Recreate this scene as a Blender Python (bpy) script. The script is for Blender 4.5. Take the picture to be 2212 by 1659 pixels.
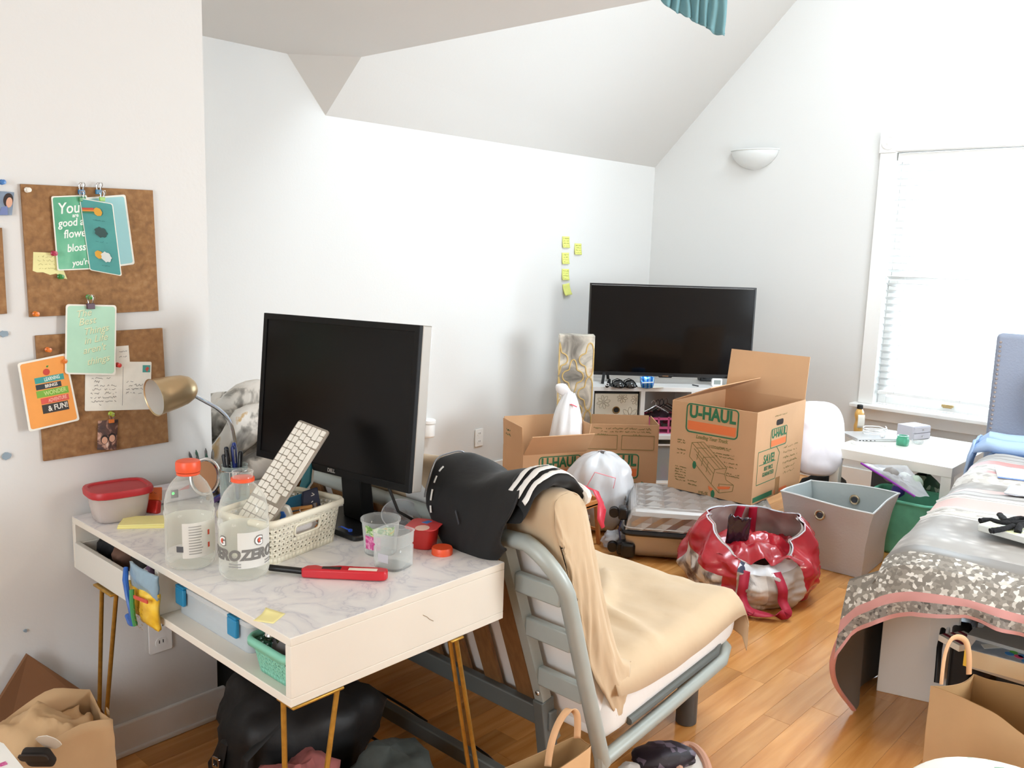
import bpy, math, random
from mathutils import Vector, Matrix, noise
random.seed(7)
for o in list(bpy.data.objects): bpy.data.objects.remove(o)
S = bpy.context.scene
COL = S.collection
PI = math.pi
# ------------------------------------------------------------------ camera
CAMZ = 1.52
FPX = 1890.2
_p, _r, _y = math.radians(8.844), math.radians(1.735), math.radians(47.84)
FW = Vector((math.cos(_p)*math.sin(_y), math.cos(_p)*math.cos(_y), -math.sin(_p)))
_r0 = Vector((math.cos(_y), -math.sin(_y), 0)); _u0 = _r0.cross(FW)
RT = _r0*math.cos(_r) + _u0*math.sin(_r)
UP = -_r0*math.sin(_r) + _u0*math.cos(_r)
cam = bpy.data.cameras.new('camera'); cam_o = bpy.data.objects.new('camera', cam); COL.objects.link(cam_o)
cam.sensor_width = 36; cam.lens = 36*FPX/2212; cam.clip_start = .05
M = Matrix((RT, UP, -FW)).transposed().to_4x4(); M.translation = (0, 0, CAMZ)
cam_o.matrix_world = M
S.camera = cam_o
def at(px, py, z=None, x=None, y=None, d=None):
    """where the sight line of a photo pixel meets a real plane (z, x or y constant) or lies at a depth"""
    r = FW + RT*((px-1106)/FPX) - UP*((py-829.5)/FPX)
    if z is not None: t = (z-CAMZ)/r.z
    elif x is not None: t = x/r.x
    elif y is not None: t = y/r.y
    else: t = d
    return Vector((0, 0, CAMZ)) + r*t
# ------------------------------------------------------------------ world, lights, exposure
w = bpy.data.worlds.new('sky'); S.world = w; w.use_nodes = True
bg = w.node_tree.nodes['Background']
sky = w.node_tree.nodes.new('ShaderNodeTexSky'); sky.sky_type = 'HOSEK_WILKIE'; sky.turbidity = 8; sky.ground_albedo = .6
sky.sun_direction = (-.5, .3, .8)
mixs = w.node_tree.nodes.new('ShaderNodeMix'); mixs.data_type = 'RGBA'; mixs.inputs[0].default_value = .75
w.node_tree.links.new(sky.outputs[0], mixs.inputs[6]); mixs.inputs[7].default_value = (.86, .94, 1, 1)
w.node_tree.links.new(mixs.outputs[2], bg.inputs[0])
bg.inputs[1].default_value = 6.0
XR, YL, YW, XW = 5.85, 3.876, 2.44, 1.33       # wall planes: right wall, back wall, left wall block and its end
ZK, ZC, XC = 2.165, 2.43, 2.82                 # knee height, flat ceiling, where the flat ceiling ends
def area(name, loc, direction, sx, sy, power, col):
    l = bpy.data.lights.new(name, 'AREA'); l.shape = 'RECTANGLE'; l.size = sx; l.size_y = sy; l.energy = power; l.color = col
    o = bpy.data.objects.new(name, l); COL.objects.link(o); o.location = loc
    o.rotation_euler = Vector(direction).to_track_quat('-Z', 'Y').to_euler(); return o
# daylight through the window of the right wall, through the roof window of the vault, through the rear window; the front one is added fill
area('window_daylight', (XR+.30, 1.55, 1.35), (-1, 0, -.05), 1.15, 1.65, 175, (.80, .91, 1))
area('roof_window_daylight', (4.1, 1.05, 4.35), (-.1, .25, -1), 1.6, 1.1, 120, (.80, .91, 1))
area('rear_window_daylight', (3.4, -2.15, 1.5), (0, 1, -.1), 1.6, 1.4, 180, (.84, .93, 1))
area('front_fill_light', (-1.72, .75, 1.5), (1, 0, -.08), 1.3, 1.4, 40, (.95, .97, 1))  # added fill for the right wall and carton fronts, its window made up
def bulb(name, loc, power, col, rad):
    l = bpy.data.lights.new(name, 'POINT'); l.energy = power; l.color = col; l.shadow_soft_size = rad
    o = bpy.data.objects.new(name, l); COL.objects.link(o); o.location = loc
bulb('ceiling_lamp_light', (2.45, -.55, 2.2), 43, (1, .87, .72), .10)
S.view_settings.view_transform = 'Standard'; S.view_settings.look = 'None'
S.view_settings.gamma = 1; S.view_settings.use_curve_mapping = False
S.view_settings.exposure = -0.40
cy = S.cycles
cy.use_denoising = True
cy.max_bounces = 10; cy.diffuse_bounces = 5; cy.glossy_bounces = 4; cy.transmission_bounces = 6; cy.transparent_max_bounces = 24
cy.sample_clamp_indirect = 6; cy.caustics_reflective = False; cy.caustics_refractive = False
# ------------------------------------------------------------------ materials
def lin(h):
    h = h.lstrip('#'); c = [int(h[i:i+2], 16)/255 for i in (0, 2, 4)]
    return tuple((x/12.92 if x <= .04045 else ((x+.055)/1.055)**2.4) for x in c)
_mats = {}
def mat(name, col='#888888', rough=.5, metal=0, var=0, vscale=8, bump=0, bscale=60, sheen=0, spec=.5, coat=0, col2=None, stretch=None, emit=0, trans=0):
    """a noise-varied principled material"""
    if name in _mats: return _mats[name]
    m = bpy.data.materials.new(name); m.use_nodes = True; nt = m.node_tree; N = nt.nodes; L = nt.links
    b = N['Principled BSDF']; c = lin(col)
    b.inputs['Base Color'].default_value = (*c, 1); b.inputs['Roughness'].default_value = rough; b.inputs['Metallic'].default_value = metal
    b.inputs['Specular IOR Level'].default_value = spec
    if sheen: b.inputs['Sheen Weight'].default_value = sheen
    if coat: b.inputs['Coat Weight'].default_value = coat
    if trans: b.inputs['Subsurface Weight'].default_value = trans; b.inputs['Subsurface Radius'].default_value = (.02, .02, .02)
    if emit: b.inputs['Emission Color'].default_value = (*c, 1); b.inputs['Emission Strength'].default_value = emit
    tc = N.new('ShaderNodeTexCoord'); mp = N.new('ShaderNodeMapping'); L.new(tc.outputs['Object'], mp.inputs[0])
    if stretch: mp.inputs['Scale'].default_value = stretch
    if var or col2:
        n = N.new('ShaderNodeTexNoise'); n.inputs['Scale'].default_value = vscale; n.inputs['Detail'].default_value = 4
        L.new(mp.outputs[0], n.inputs[0]); r = N.new('ShaderNodeValToRGB'); L.new(n.outputs[0], r.inputs[0])
        c2 = lin(col2) if col2 else tuple(x*(1-var) for x in c)
        c1 = c if col2 else tuple(min(1, x*(1+var*.6)) for x in c)
        r.color_ramp.elements[0].position = .35; r.color_ramp.elements[1].position = .65
        r.color_ramp.elements[0].color = (*c2, 1); r.color_ramp.elements[1].color = (*c1, 1)
        L.new(r.outputs[0], b.inputs['Base Color'])
    if bump:
        n2 = N.new('ShaderNodeTexNoise'); n2.inputs['Scale'].default_value = bscale; n2.inputs['Detail'].default_value = 3
        L.new(mp.outputs[0], n2.inputs[0]); bp = N.new('ShaderNodeBump'); bp.inputs['Strength'].default_value = bump; bp.inputs['Distance'].default_value = .01
        L.new(n2.outputs[0], bp.inputs['Height']); L.new(bp.outputs[0], b.inputs['Normal'])
    _mats[name] = m; return m
def clear(name, col='#ffffff', alpha=.12, rough=.06, edge=.55):
    """thin clear plastic or glass: see-through with a faint tint and glossy rims"""
    if name in _mats: return _mats[name]
    m = bpy.data.materials.new(name); m.use_nodes = True; nt = m.node_tree; N = nt.nodes; L = nt.links
    b = N['Principled BSDF']; b.inputs['Base Color'].default_value = (*lin(col), 1); b.inputs['Roughness'].default_value = rough
    t = N.new('ShaderNodeBsdfTransparent'); t.inputs[0].default_value = (*[.4+.6*x for x in lin(col)], 1)
    lw = N.new('ShaderNodeLayerWeight'); lw.inputs[0].default_value = .25
    ma = N.new('ShaderNodeMath'); ma.operation = 'MULTIPLY_ADD'; L.new(lw.outputs['Facing'], ma.inputs[0]); ma.inputs[1].default_value = edge; ma.inputs[2].default_value = alpha
    ma.use_clamp = True
    mx = N.new('ShaderNodeMixShader'); L.new(ma.outputs[0], mx.inputs[0]); L.new(t.outputs[0], mx.inputs[1]); L.new(b.outputs[0], mx.inputs[2])
    L.new(mx.outputs[0], N['Material Output'].inputs[0]); _mats[name] = m; return m
def ramp_mat(name, kind, cols, scale=5, rough=.5, metal=0, stretch=None, bump=0, dist=2, detail=4):
    """noise / voronoi / wave pattern through a colour ramp; cols = [(pos, hex), ...]"""
    if name in _mats: return _mats[name]
    m = bpy.data.materials.new(name); m.use_nodes = True; nt = m.node_tree; N = nt.nodes; L = nt.links; b = N['Principled BSDF']
    b.inputs['Roughness'].default_value = rough; b.inputs['Metallic'].default_value = metal
    tc = N.new('ShaderNodeTexCoord'); mp = N.new('ShaderNodeMapping'); L.new(tc.outputs['Object'], mp.inputs[0])
    if stretch: mp.inputs['Scale'].default_value = stretch
    if kind == 'noise':
        n = N.new('ShaderNodeTexNoise'); n.inputs['Detail'].default_value = detail; n.inputs['Distortion'].default_value = dist
    elif kind == 'voronoi': n = N.new('ShaderNodeTexVoronoi')
    elif kind == 'cells': n = N.new('ShaderNodeTexVoronoi')
    else:
        n = N.new('ShaderNodeTexWave'); n.inputs['Distortion'].default_value = dist; n.inputs['Detail'].default_value = detail
    n.inputs['Scale'].default_value = scale; L.new(mp.outputs[0], n.inputs[0])
    r = N.new('ShaderNodeValToRGB')
    if kind == 'cells':
        sp = N.new('ShaderNodeSeparateColor'); L.new(n.outputs['Color'], sp.inputs[0]); L.new(sp.outputs[0], r.inputs[0]); r.color_ramp.interpolation = 'CONSTANT'
    else: L.new(n.outputs[0], r.inputs[0])
    els = r.color_ramp.elements
    while len(els) < len(cols): els.new(.5)
    for e, (p, h) in zip(els, cols): e.position = p; e.color = (*lin(h), 1)
    L.new(r.outputs[0], b.inputs['Base Color'])
    if bump:
        bp = N.new('ShaderNodeBump'); bp.inputs['Strength'].default_value = bump; bp.inputs['Distance'].default_value = .01
        L.new(n.outputs[0], bp.inputs['Height']); L.new(bp.outputs[0], b.inputs['Normal'])
    _mats[name] = m; return m
# ------------------------------------------------------------------ mesh building
class MB:
    def __init__(s): s.v = []; s.f = []; s.mi = []
    def add(s, vs, fs, m=0):
        b = len(s.v); s.v += [Vector(p) for p in vs]; s.f += [[i+b for i in f] for f in fs]; s.mi += [m]*len(fs); return s
    def hexa(s, p, m=0):          # 8 corners: 4 bottom, 4 top (counter-clockwise)
        return s.add(p, [(3,2,1,0),(4,5,6,7),(0,1,5,4),(1,2,6,5),(2,3,7,6),(3,0,4,7)], m)
    def box(s, c, d, rz=0, m=0, mtx=None):
        x, y, z = d[0]/2, d[1]/2, d[2]/2
        ps = [Vector(q) for q in ((-x,-y,-z),(x,-y,-z),(x,y,-z),(-x,y,-z),(-x,-y,z),(x,-y,z),(x,y,z),(-x,y,z))]
        if rz: R = Matrix.Rotation(rz, 3, 'Z'); ps = [R@q for q in ps]
        if mtx: ps = [mtx@q for q in ps]
        return s.hexa([q+Vector(c) for q in ps], m)
    def bar(s, a, b, w, h, m=0, up=(0,0,1)):   # rectangular bar from a to b
        a = Vector(a); b = Vector(b); t = (b-a).normalized(); u = Vector(up); sd = t.cross(u)
        if sd.length < 1e-4: sd = t.cross(Vector((0, 1, 0)))
        sd.normalize(); u = sd.cross(t)
        ps = []
        for q in (a, b): ps += [q-sd*w/2-u*h/2, q+sd*w/2-u*h/2, q+sd*w/2+u*h/2, q-sd*w/2+u*h/2]
        return s.add(ps, [(0,1,2,3),(7,6,5,4),(0,4,5,1),(1,5,6,2),(2,6,7,3),(3,7,4,0)], m)
    def tube(s, pts, r, n=10, closed=False, m=0, flat=1):
        pts = [Vector(p) for p in pts]; k = len(pts); rs = r if isinstance(r, (list, tuple)) else [r]*k
        vs = []; prev = None
        for i, p in enumerate(pts):
            if closed: t = pts[(i+1) % k]-pts[i-1]
            else: t = pts[min(i+1, k-1)]-pts[max(i-1, 0)]
            t.normalize()
            if prev is None:
                a = Vector((0, 0, 1)) if abs(t.z) < .9 else Vector((1, 0, 0)); u = t.cross(a).normalized()
            else: u = (prev-t*prev.dot(t)).normalized()
            prev = u; w_ = t.cross(u)
            for j in range(n):
                an = 2*PI*j/n; vs.append(p+(u*math.cos(an)+w_*math.sin(an)*flat)*rs[i])
        fs = []
        for i in range(k if closed else k-1):
            i2 = (i+1) % k
            for j in range(n): fs.append((i*n+j, i*n+(j+1) % n, i2*n+(j+1) % n, i2*n+j))
        if not closed: fs += [tuple(range(n-1, -1, -1)), tuple((k-1)*n+j for j in range(n))]
        return s.add(vs, fs, m)
    def lathe(s, prof, n=24, c=(0,0,0), mtx=None, m=0, caps=(True, True), sx=1, sy=1, p=2):
        """profile [(r, z)]; p > 2 squares the section off"""
        vs = []; c = Vector(c)
        for r, z in prof:
            for j in range(n):
                a = 2*PI*j/n; ca, sa = math.cos(a), math.sin(a)
                q = 1 if p == 2 else (abs(ca)**p+abs(sa)**p)**(-1/p)
                v = Vector((r*ca*q*sx, r*sa*q*sy, z)); vs.append((mtx@v if mtx else v)+c)
        fs = []
        for i in range(len(prof)-1):
            for j in range(n): fs.append((i*n+j, i*n+(j+1) % n, (i+1)*n+(j+1) % n, (i+1)*n+j))
        if caps[0]: fs.append(tuple(range(n-1, -1, -1)))
        if caps[1]: fs.append(tuple((len(prof)-1)*n+j for j in range(n)))
        return s.add(vs, fs, m)
    def grid(s, fn, nu, nv, cu=False, cv=False, m=0, mfn=None):
        vs = [fn(i/(nu if cu else nu-1), j/(nv if cv else nv-1)) for j in range(nv) for i in range(nu)]
        b = len(s.v); s.v += [Vector(p) for p in vs]
        for j in range(nv if cv else nv-1):
            for i in range(nu if cu else nu-1):
                i2, j2 = (i+1) % nu, (j+1) % nv
                s.f.append([b+j*nu+i, b+j*nu+i2, b+j2*nu+i2, b+j2*nu+i]); s.mi.append(mfn(i/nu, j/nv) if mfn else m)
        return s
    def prism(s, poly, a, b, frame=None, m=0):      # 2D polygon extruded a..b along z, then framed
        n = len(poly); vs = [Vector((x, y, a)) for x, y in poly]+[Vector((x, y, b)) for x, y in poly]
        if frame: vs = [frame@v for v in vs]
        return s.add(vs, [tuple(range(n-1, -1, -1)), tuple(range(n, 2*n))]+[(i, (i+1) % n, n+(i+1) % n, n+i) for i in range(n)], m)
    def quad(s, a, b, c, d, m=0): return s.add([a, b, c, d], [(0, 1, 2, 3)], m)
    def jig(s, amp, sc=10, seed=0):
        for q in s.v: q += noise.noise_vector(q*sc+Vector((seed, seed*2.3, 0)))*amp
        return s
def fbm(x, y=0, z=0): return noise.fractal(Vector((x, y, z)), 1, 2, 3)
def nz(x, y=0, z=0): return noise.noise(Vector((x, y, z)))
def obj(name, mb, m, parent=None, smooth=True, bevel=0, solid=0, subs=0, ang=35, world=False, loc=None, rot=None, kind=None, label=None, offs=-1):
    me = bpy.data.meshes.new(name); o0 = Vector((0, 0, 0))
    if world and parent is not None: o0 = parent.location
    me.from_pydata([tuple(p-o0) for p in mb.v], [], mb.f)
    ms = m if isinstance(m, (list, tuple)) else [m]
    for q in ms: me.materials.append(q)
    if len(ms) > 1: me.polygons.foreach_set('material_index', mb.mi)
    if smooth:
        me.polygons.foreach_set('use_smooth', [True]*len(me.polygons)); me.set_sharp_from_angle(angle=math.radians(ang))
    me.update(); o = bpy.data.objects.new(name, me); COL.objects.link(o)
    if parent is not None: o.parent = parent
    if loc is not None: o.location = loc
    if rot is not None: o.rotation_euler = rot
    if solid: q = o.modifiers.new('thickness', 'SOLIDIFY'); q.thickness = solid; q.offset = offs
    if bevel: q = o.modifiers.new('soft edges', 'BEVEL'); q.width = bevel; q.segments = 2; q.limit_method = 'ANGLE'; q.angle_limit = math.radians(40)
    if subs: q = o.modifiers.new('smooth', 'SUBSURF'); q.levels = subs; q.render_levels = subs
    if kind: o['kind'] = kind
    if label: o['label'] = label
    return o
def tag(o, label, cat, group=None):
    o['label'] = label; o['category'] = cat
    if group: o['group'] = group
    return o
def thing(name, label, cat, loc=(0,0,0), rz=0, group=None, rot=None):
    o = bpy.data.objects.new(name, None); COL.objects.link(o); o.location = loc; o.empty_display_size = .05
    o.rotation_euler = rot if rot else (0, 0, rz)
    return tag(o, label, cat, group)
def struct(name, mb, m, **k): return obj(name, mb, m, kind='structure', **k)
def wrap(o, loc, rz=0):
    o.location = loc; o.rotation_euler = (0, 0, rz); return o
def frame(o, ex, ey):             # 4x4 with x along ex, y along ey (made square), z out
    ex = Vector(ex).normalized(); ey = Vector(ey); ez = ex.cross(ey).normalized(); ey = ez.cross(ex)
    m = Matrix((ex, ey, ez)).transposed().to_4x4(); m.translation = Vector(o); return m
def dup(o, **k):
    c = o.copy(); COL.objects.link(c)
    for ch in list(o.children):
        d = ch.copy(); COL.objects.link(d); d.parent = c
        for g in list(ch.children):
            e = g.copy(); COL.objects.link(e); e.parent = d
    for a, b in k.items(): setattr(c, a, b)
    return c
def text(s, size, m, parent, M4, align='CENTER', bold=0, name='lettering', shear=0, bend=None, sx=1, world=False, thick=.0004, spacing=1, line=1):
    """flat printed lettering on the surface M4 (x right, y up, z out); bend = radius wraps it round a cylinder about parent's z"""
    cu = bpy.data.curves.new('t', 'FONT'); cu.body = s; cu.size = size; cu.align_x = align; cu.align_y = 'CENTER'; cu.offset = bold
    cu.extrude = thick; cu.shear = shear; cu.resolution_u = 3; cu.space_character = spacing; cu.space_line = line
    t = bpy.data.objects.new('t', cu); COL.objects.link(t)
    me = bpy.data.meshes.new_from_object(t.evaluated_get(bpy.context.evaluated_depsgraph_get())) if False else bpy.data.meshes.new_from_object(t)
    bpy.data.objects.remove(t); bpy.data.curves.remove(cu)
    o0 = parent.location if world else Vector((0, 0, 0))
    for v in me.vertices:
        p = v.co.copy(); p.x *= sx
        if bend:
            R0, a0, z0 = bend; a = a0+p.x/R0; v.co = Vector(((R0+p.z+.0006)*math.cos(a), (R0+p.z+.0006)*math.sin(a), z0+p.y))
        else: v.co = (M4@p)-o0
    me.materials.clear(); me.materials.append(m); me.name = name
    o = bpy.data.objects.new(name, me); COL.objects.link(o); o.parent = parent; return o
def scribble(parent, M4, w_, h_, m, seed=None, lw=None, world=True, name='handwriting'):
    """one line of illegible small writing as a thin wavy ribbon"""
    rnd = random.Random(seed if seed is not None else int((M4.translation.x*7+M4.translation.z*13)*1e4)); n = max(8, int(w_/h_*3.2)); lw = lw or h_*.16
    mb = MB(); x = -w_/2; gap = 0; o0 = parent.location if world else Vector((0, 0, 0)); pp = None
    for k in range(n):
        x = -w_/2+w_*k/(n-1); y_ = rnd.uniform(-.5, .5)*h_ if k % 2 else rnd.uniform(-.5, .1)*h_
        if rnd.random() < .16: pp = None; continue
        p = Vector((x, y_, .0003))
        if pp is not None:
            d = (p-pp).normalized(); s_ = Vector((-d.y, d.x, 0))*lw/2
            mb.quad(*[(M4@q)-o0 for q in (pp-s_, p-s_, p+s_, pp+s_)])
        pp = p
    return obj(name, mb, m, parent, smooth=False, kind='stuff')
def rrect(w_, h_, r, n=4):        # rounded rectangle outline
    out = []
    for cx, cy_, a0 in ((w_/2-r, h_/2-r, 0), (-w_/2+r, h_/2-r, PI/2), (-w_/2+r, -h_/2+r, PI), (w_/2-r, -h_/2+r, 1.5*PI)):
        for k in range(n+1): a = a0+PI/2*k/n; out.append((cx+r*math.cos(a), cy_+r*math.sin(a)))
    return out
def ring(outer, inner, a, b, frame=None, m=0):
    """flat frame between two outlines of equal count"""
    mb = MB(); n = len(outer)
    vs = [Vector((x, y, z)) for z in (a, b) for lo in (outer, inner) for x, y in lo]
    if frame: vs = [frame@v for v in vs]
    fs = []
    for i in range(n):
        j = (i+1) % n
        fs += [(i, j, 2*n+j, 2*n+i), (n+j, n+i, 3*n+i, 3*n+j), (2*n+i, 2*n+j, 3*n+j, 3*n+i), (j, i, n+i, n+j)]
    return mb.add(vs, fs, m)
BLACK = mat('black_plastic', '#101012', .35); DARK = mat('dark_matte', '#161618', .7)
WHITE = mat('white_plastic', '#f2f1ee', .35); INK = mat('ink_grey', '#55565a', .8); CHROME = mat('chrome', '#d8d8d8', .12, 1)
INKW = mat('ink_white', '#f2f5f0', .8); GREENINK = mat('green_ink', '#1c6b3c', .8); ORANGEINK = mat('orange_ink', '#e8743a', .8)
# ================================================================== ROOM
WALL = mat('white_wall_paint', '#dddcd9', .75, bump=.04, bscale=90)
CEIL = mat('white_ceiling_paint', '#dad8d4', .8, bump=.03, bscale=70)
TRIM = mat('white_gloss_trim', '#f1f0ed', .4)
X0, Y0 = -1.5, -1.476
YR = 1.2                                        # ridge of the vault
def zs(y): return ZK+(YL-y) if y >= YR else ZK+(y-Y0)
# left block wall (cork boards) with its end face
struct('wall_left', MB().quad((X0,YW,0),(XW,YW,0),(XW,YW,ZC),(X0,YW,ZC)).quad((XW,YW,0),(XW,YL,0),(XW,YL,ZC),(XW,YW,ZC)), WALL, smooth=False)
xB, xA, yC = 2.786, 2.559, 3.625
struct('wall_back', MB().add([(XW,YL,0),(XR,YL,0),(XR,YL,ZK),(xB,YL,ZK),(xA,YL,ZC),(XW,YL,ZC)], [(0,1,2,3,4,5)]), WALL, smooth=False)
# window wall: gable with a hole
wy0, wy1, wz0, wz1 = 1.02, 2.06, .57, 2.19
mb = MB()
mb.quad((XR,YL,0),(XR,wy1,0),(XR,wy1,wz1),(XR,YL,wz1)).quad((XR,wy0,0),(XR,Y0,0),(XR,Y0,ZK),(XR,wy0,ZK))
mb.quad((XR,wy1,0),(XR,wy0,0),(XR,wy0,wz0),(XR,wy1,wz0))
mb.add([(XR,YL,wz1),(XR,wy1,wz1),(XR,wy0,wz1),(XR,wy0,ZK),(XR,Y0,ZK),(XR,YR,zs(YR)),(XR,YL-(wz1-ZK),wz1)], [(0,1,2,3,4,5,6)])
D = .14
mb.quad((XR,wy1,wz0),(XR+D,wy1,wz0),(XR+D,wy1,wz1),(XR,wy1,wz1)).quad((XR,wy0,wz0),(XR,wy0,wz1),(XR+D,wy0,wz1),(XR+D,wy0,wz0))
mb.quad((XR,wy0,wz1),(XR,wy1,wz1),(XR+D,wy1,wz1),(XR+D,wy0,wz1)).quad((XR,wy0,wz0),(XR+D,wy0,wz0),(XR+D,wy1,wz0),(XR,wy1,wz0))
struct('wall_right', mb, WALL, smooth=False)
# walls behind the camera, rear window out of view, front opening added for fill light
mb = MB(); rx0, rx1, rz0, rz1 = 2.6, 4.2, .8, 2.05
mb.quad((X0,Y0,0),(rx0,Y0,0),(rx0,Y0,ZC),(X0,Y0,ZC)).quad((rx1,Y0,0),(XR,Y0,0),(XR,Y0,ZK),(rx1,Y0,ZK))
mb.quad((rx0,Y0,0),(rx1,Y0,0),(rx1,Y0,rz0),(rx0,Y0,rz0)).quad((rx0,Y0,rz1),(rx1,Y0,rz1),(rx1,Y0,ZK+.3),(rx0,Y0,ZK+.3))
struct('wall_rear', mb, WALL, smooth=False)
struct('wall_front', MB().quad((X0,YW,0),(X0,1.45,0),(X0,1.45,ZC),(X0,YW,ZC)).quad((X0,.05,0),(X0,Y0,0),(X0,Y0,ZC),(X0,.05,ZC)).quad((X0,1.45,0),(X0,.05,0),(X0,.05,.75),(X0,1.45,.75)).quad((X0,1.45,2.2),(X0,.05,2.2),(X0,.05,ZC),(X0,1.45,ZC)), WALL, smooth=False)  # opening cut only to let the added fill light in
# flat ceiling, the small tilted facet at its corner, the vault
struct('ceiling', MB().add([(X0,Y0,ZC),(XC,Y0,ZC),(XC,yC,ZC),(xA,YL,ZC),(X0,YL,ZC)], [(0,1,2,3,4)]).add([(xA,YL,ZC),(xB,YL,ZK),(XC,yC,ZC)], [(0,2,1)]), CEIL, smooth=False)
mb = MB(); sx0, sx1, sy0, sy1 = 3.5, 4.8, 1.25, 2.05        # roof window opening, above the frame
q = lambda x, y: (x, y, zs(y))
mb.add([(xB,YL,ZK),(XR,YL,ZK),q(XR,sy1),q(XC,sy1),(XC,yC,ZC)], [(0,1,2,3,4)])
mb.quad(q(XC,sy1),q(sx0,sy1),q(sx0,sy0),q(XC,sy0)).quad(q(sx1,sy1),q(XR,sy1),q(XR,sy0),q(sx1,sy0)).quad(q(XC,sy0),q(XR,sy0),q(XR,YR),q(XC,YR))
mb.quad(q(XC,YR),q(XR,YR),(XR,Y0,ZK),(XC,Y0,ZK)).add([(XC,yC,ZC),(XC,YR,zs(YR)),(XC,Y0+.27,ZC)], [(0,1,2)])
struct('ceiling_vault', mb, CEIL, smooth=False)
# baseboards
struct('baseboard_left', MB().box(((X0+XW)/2+.01, YW-.008, .05), (XW-X0+.02, .016, .10)).box(((X0+XW)/2+.01, YW-.011, .008), (XW-X0+.02, .022, .016)), TRIM, bevel=.004)
struct('baseboard_back', MB().box(((XR+XW)/2, YL-.008, .06), (XR-XW, .016, .12)), TRIM, bevel=.004)
struct('baseboard_right', MB().box((XR-.008, (YL+Y0)/2, .06), (.016, YL-Y0, .12)), TRIM, bevel=.004)
# window: casing with corner blocks, sashes, glass, blind
win = MB()
cw = .10
win.box((XR-.012, wy1+cw/2, (wz0+wz1)/2), (.024, cw, wz1-wz0)).box((XR-.012, wy0-cw/2, (wz0+wz1)/2), (.024, cw, wz1-wz0))
WN = struct('window_1', win, TRIM, bevel=.004)
obj('head_casing', MB().box((XR-.012, (wy0+wy1)/2, wz1+.055), (.024, wy1-wy0, .11)).box((XR-.018, (wy0+wy1)/2, wz1+.012), (.034, wy1-wy0, .018)), TRIM, WN, bevel=.004)
for yy in (wy1+cw/2, wy0-cw/2):
    c = obj('corner_block', MB().box((XR-.015, yy, wz1+.06), (.032, cw+.012, .125)), TRIM, WN, bevel=.003)
    R = frame((XR-.031, yy, wz1+.06), (0, -1, 0), (0, 0, 1)); mb = MB()
    mb.lathe([(.043,0),(.043,.005),(.036,.007),(.030,.003),(.022,.003),(.016,.007),(.0,.009)], 24, (0,0,0), None, caps=(True, False)); mb.v = [R@v for v in mb.v]
    obj('rosette', mb, TRIM, c)
obj('window_sill', MB().box((XR-.04, (wy0+wy1)/2, wz0-.012), (.10, wy1-wy0+.26, .024)).box((XR-.012, (wy0+wy1)/2, wz0-.065), (.02, wy1-wy0+.18, .08)), TRIM, WN, bevel=.004)
def sash(z0, z1, x):
    mb = MB(); t = .05; y0, y1 = wy0+.004, wy1-.004
    for c, d in (((x, y0+t/2, (z0+z1)/2), (.035, t, z1-z0)), ((x, y1-t/2, (z0+z1)/2), (.035, t, z1-z0)), ((x, (y0+y1)/2, z0+t/2), (.035, y1-y0-2*t, t)), ((x, (y0+y1)/2, z1-t/2), (.035, y1-y0-2*t, t))): mb.box(c, d)
    s_ = obj('sash', mb, TRIM, WN, bevel=.003)
    obj('pane', MB().box((x, (y0+y1)/2, (z0+z1)/2), (.004, y1-y0-2*t, z1-z0-2*t)), clear('window_glass', '#f4fbff', .02, .02, .25), s_, smooth=False)
    return s_
zm = 1.36
sash(zm-.03, wz1-.01, XR+.11); ls = sash(wz0+.005, zm+.03, XR+.07)
obj('sash_lift', MB().box((XR+.046, 1.62, wz0+.045), (.016, .07, .018)).box((XR+.04, 1.62, wz0+.034), (.006, .055, .008)), mat('brass_lift', '#b9a071', .4, .8), ls, bevel=.003)
BL = mat('white_blind_slat', '#f7f7f5', .5, trans=.0)
hd = obj('blind_headrail', MB().box((XR+.02, (wy0+wy1)/2, wz1-.03), (.045, wy1-wy0-.012, .05)), BL, WN, bevel=.004)
sl = MB(); sl.grid(lambda u, v: ((v-.5)*.048, (u-.5)*(wy1-wy0-.010), .003*(1-(2*v-1)**2)), 2, 5)
slat0 = None
for k in range(33):
    z = wz1-.085-k*.044
    if slat0 is None:
        slat0 = obj('slat', sl, BL, WN, solid=.0022); s_ = slat0
    else: s_ = slat0.copy(); COL.objects.link(s_)
    s_.location = (XR+.022, (wy0+wy1)/2, z); s_.rotation_euler = (0, math.radians(24), 0)
obj('bottom_rail', MB().box((XR+.022, (wy0+wy1)/2, wz1-.085-33*.044), (.04, wy1-wy0-.03, .022)), BL, WN, bevel=.004)
for yy in (wy1-.12, wy0+.12, (wy0+wy1)/2):
    obj('ladder_cord', MB().tube([(XR+.0, yy, wz1-.05), (XR+.0, yy, wz1-.085-33*.044)], .0014, 5), mat('blind_cord', '#e9e9e6', .7), WN)
obj('tilt_wand', MB().tube([(XR-.008, wy1-.085, wz1-.05), (XR-.01, wy1-.08, wz1-.62)], .0035, 6), mat('blind_wand', '#dfe3e4', .3), WN)
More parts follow.
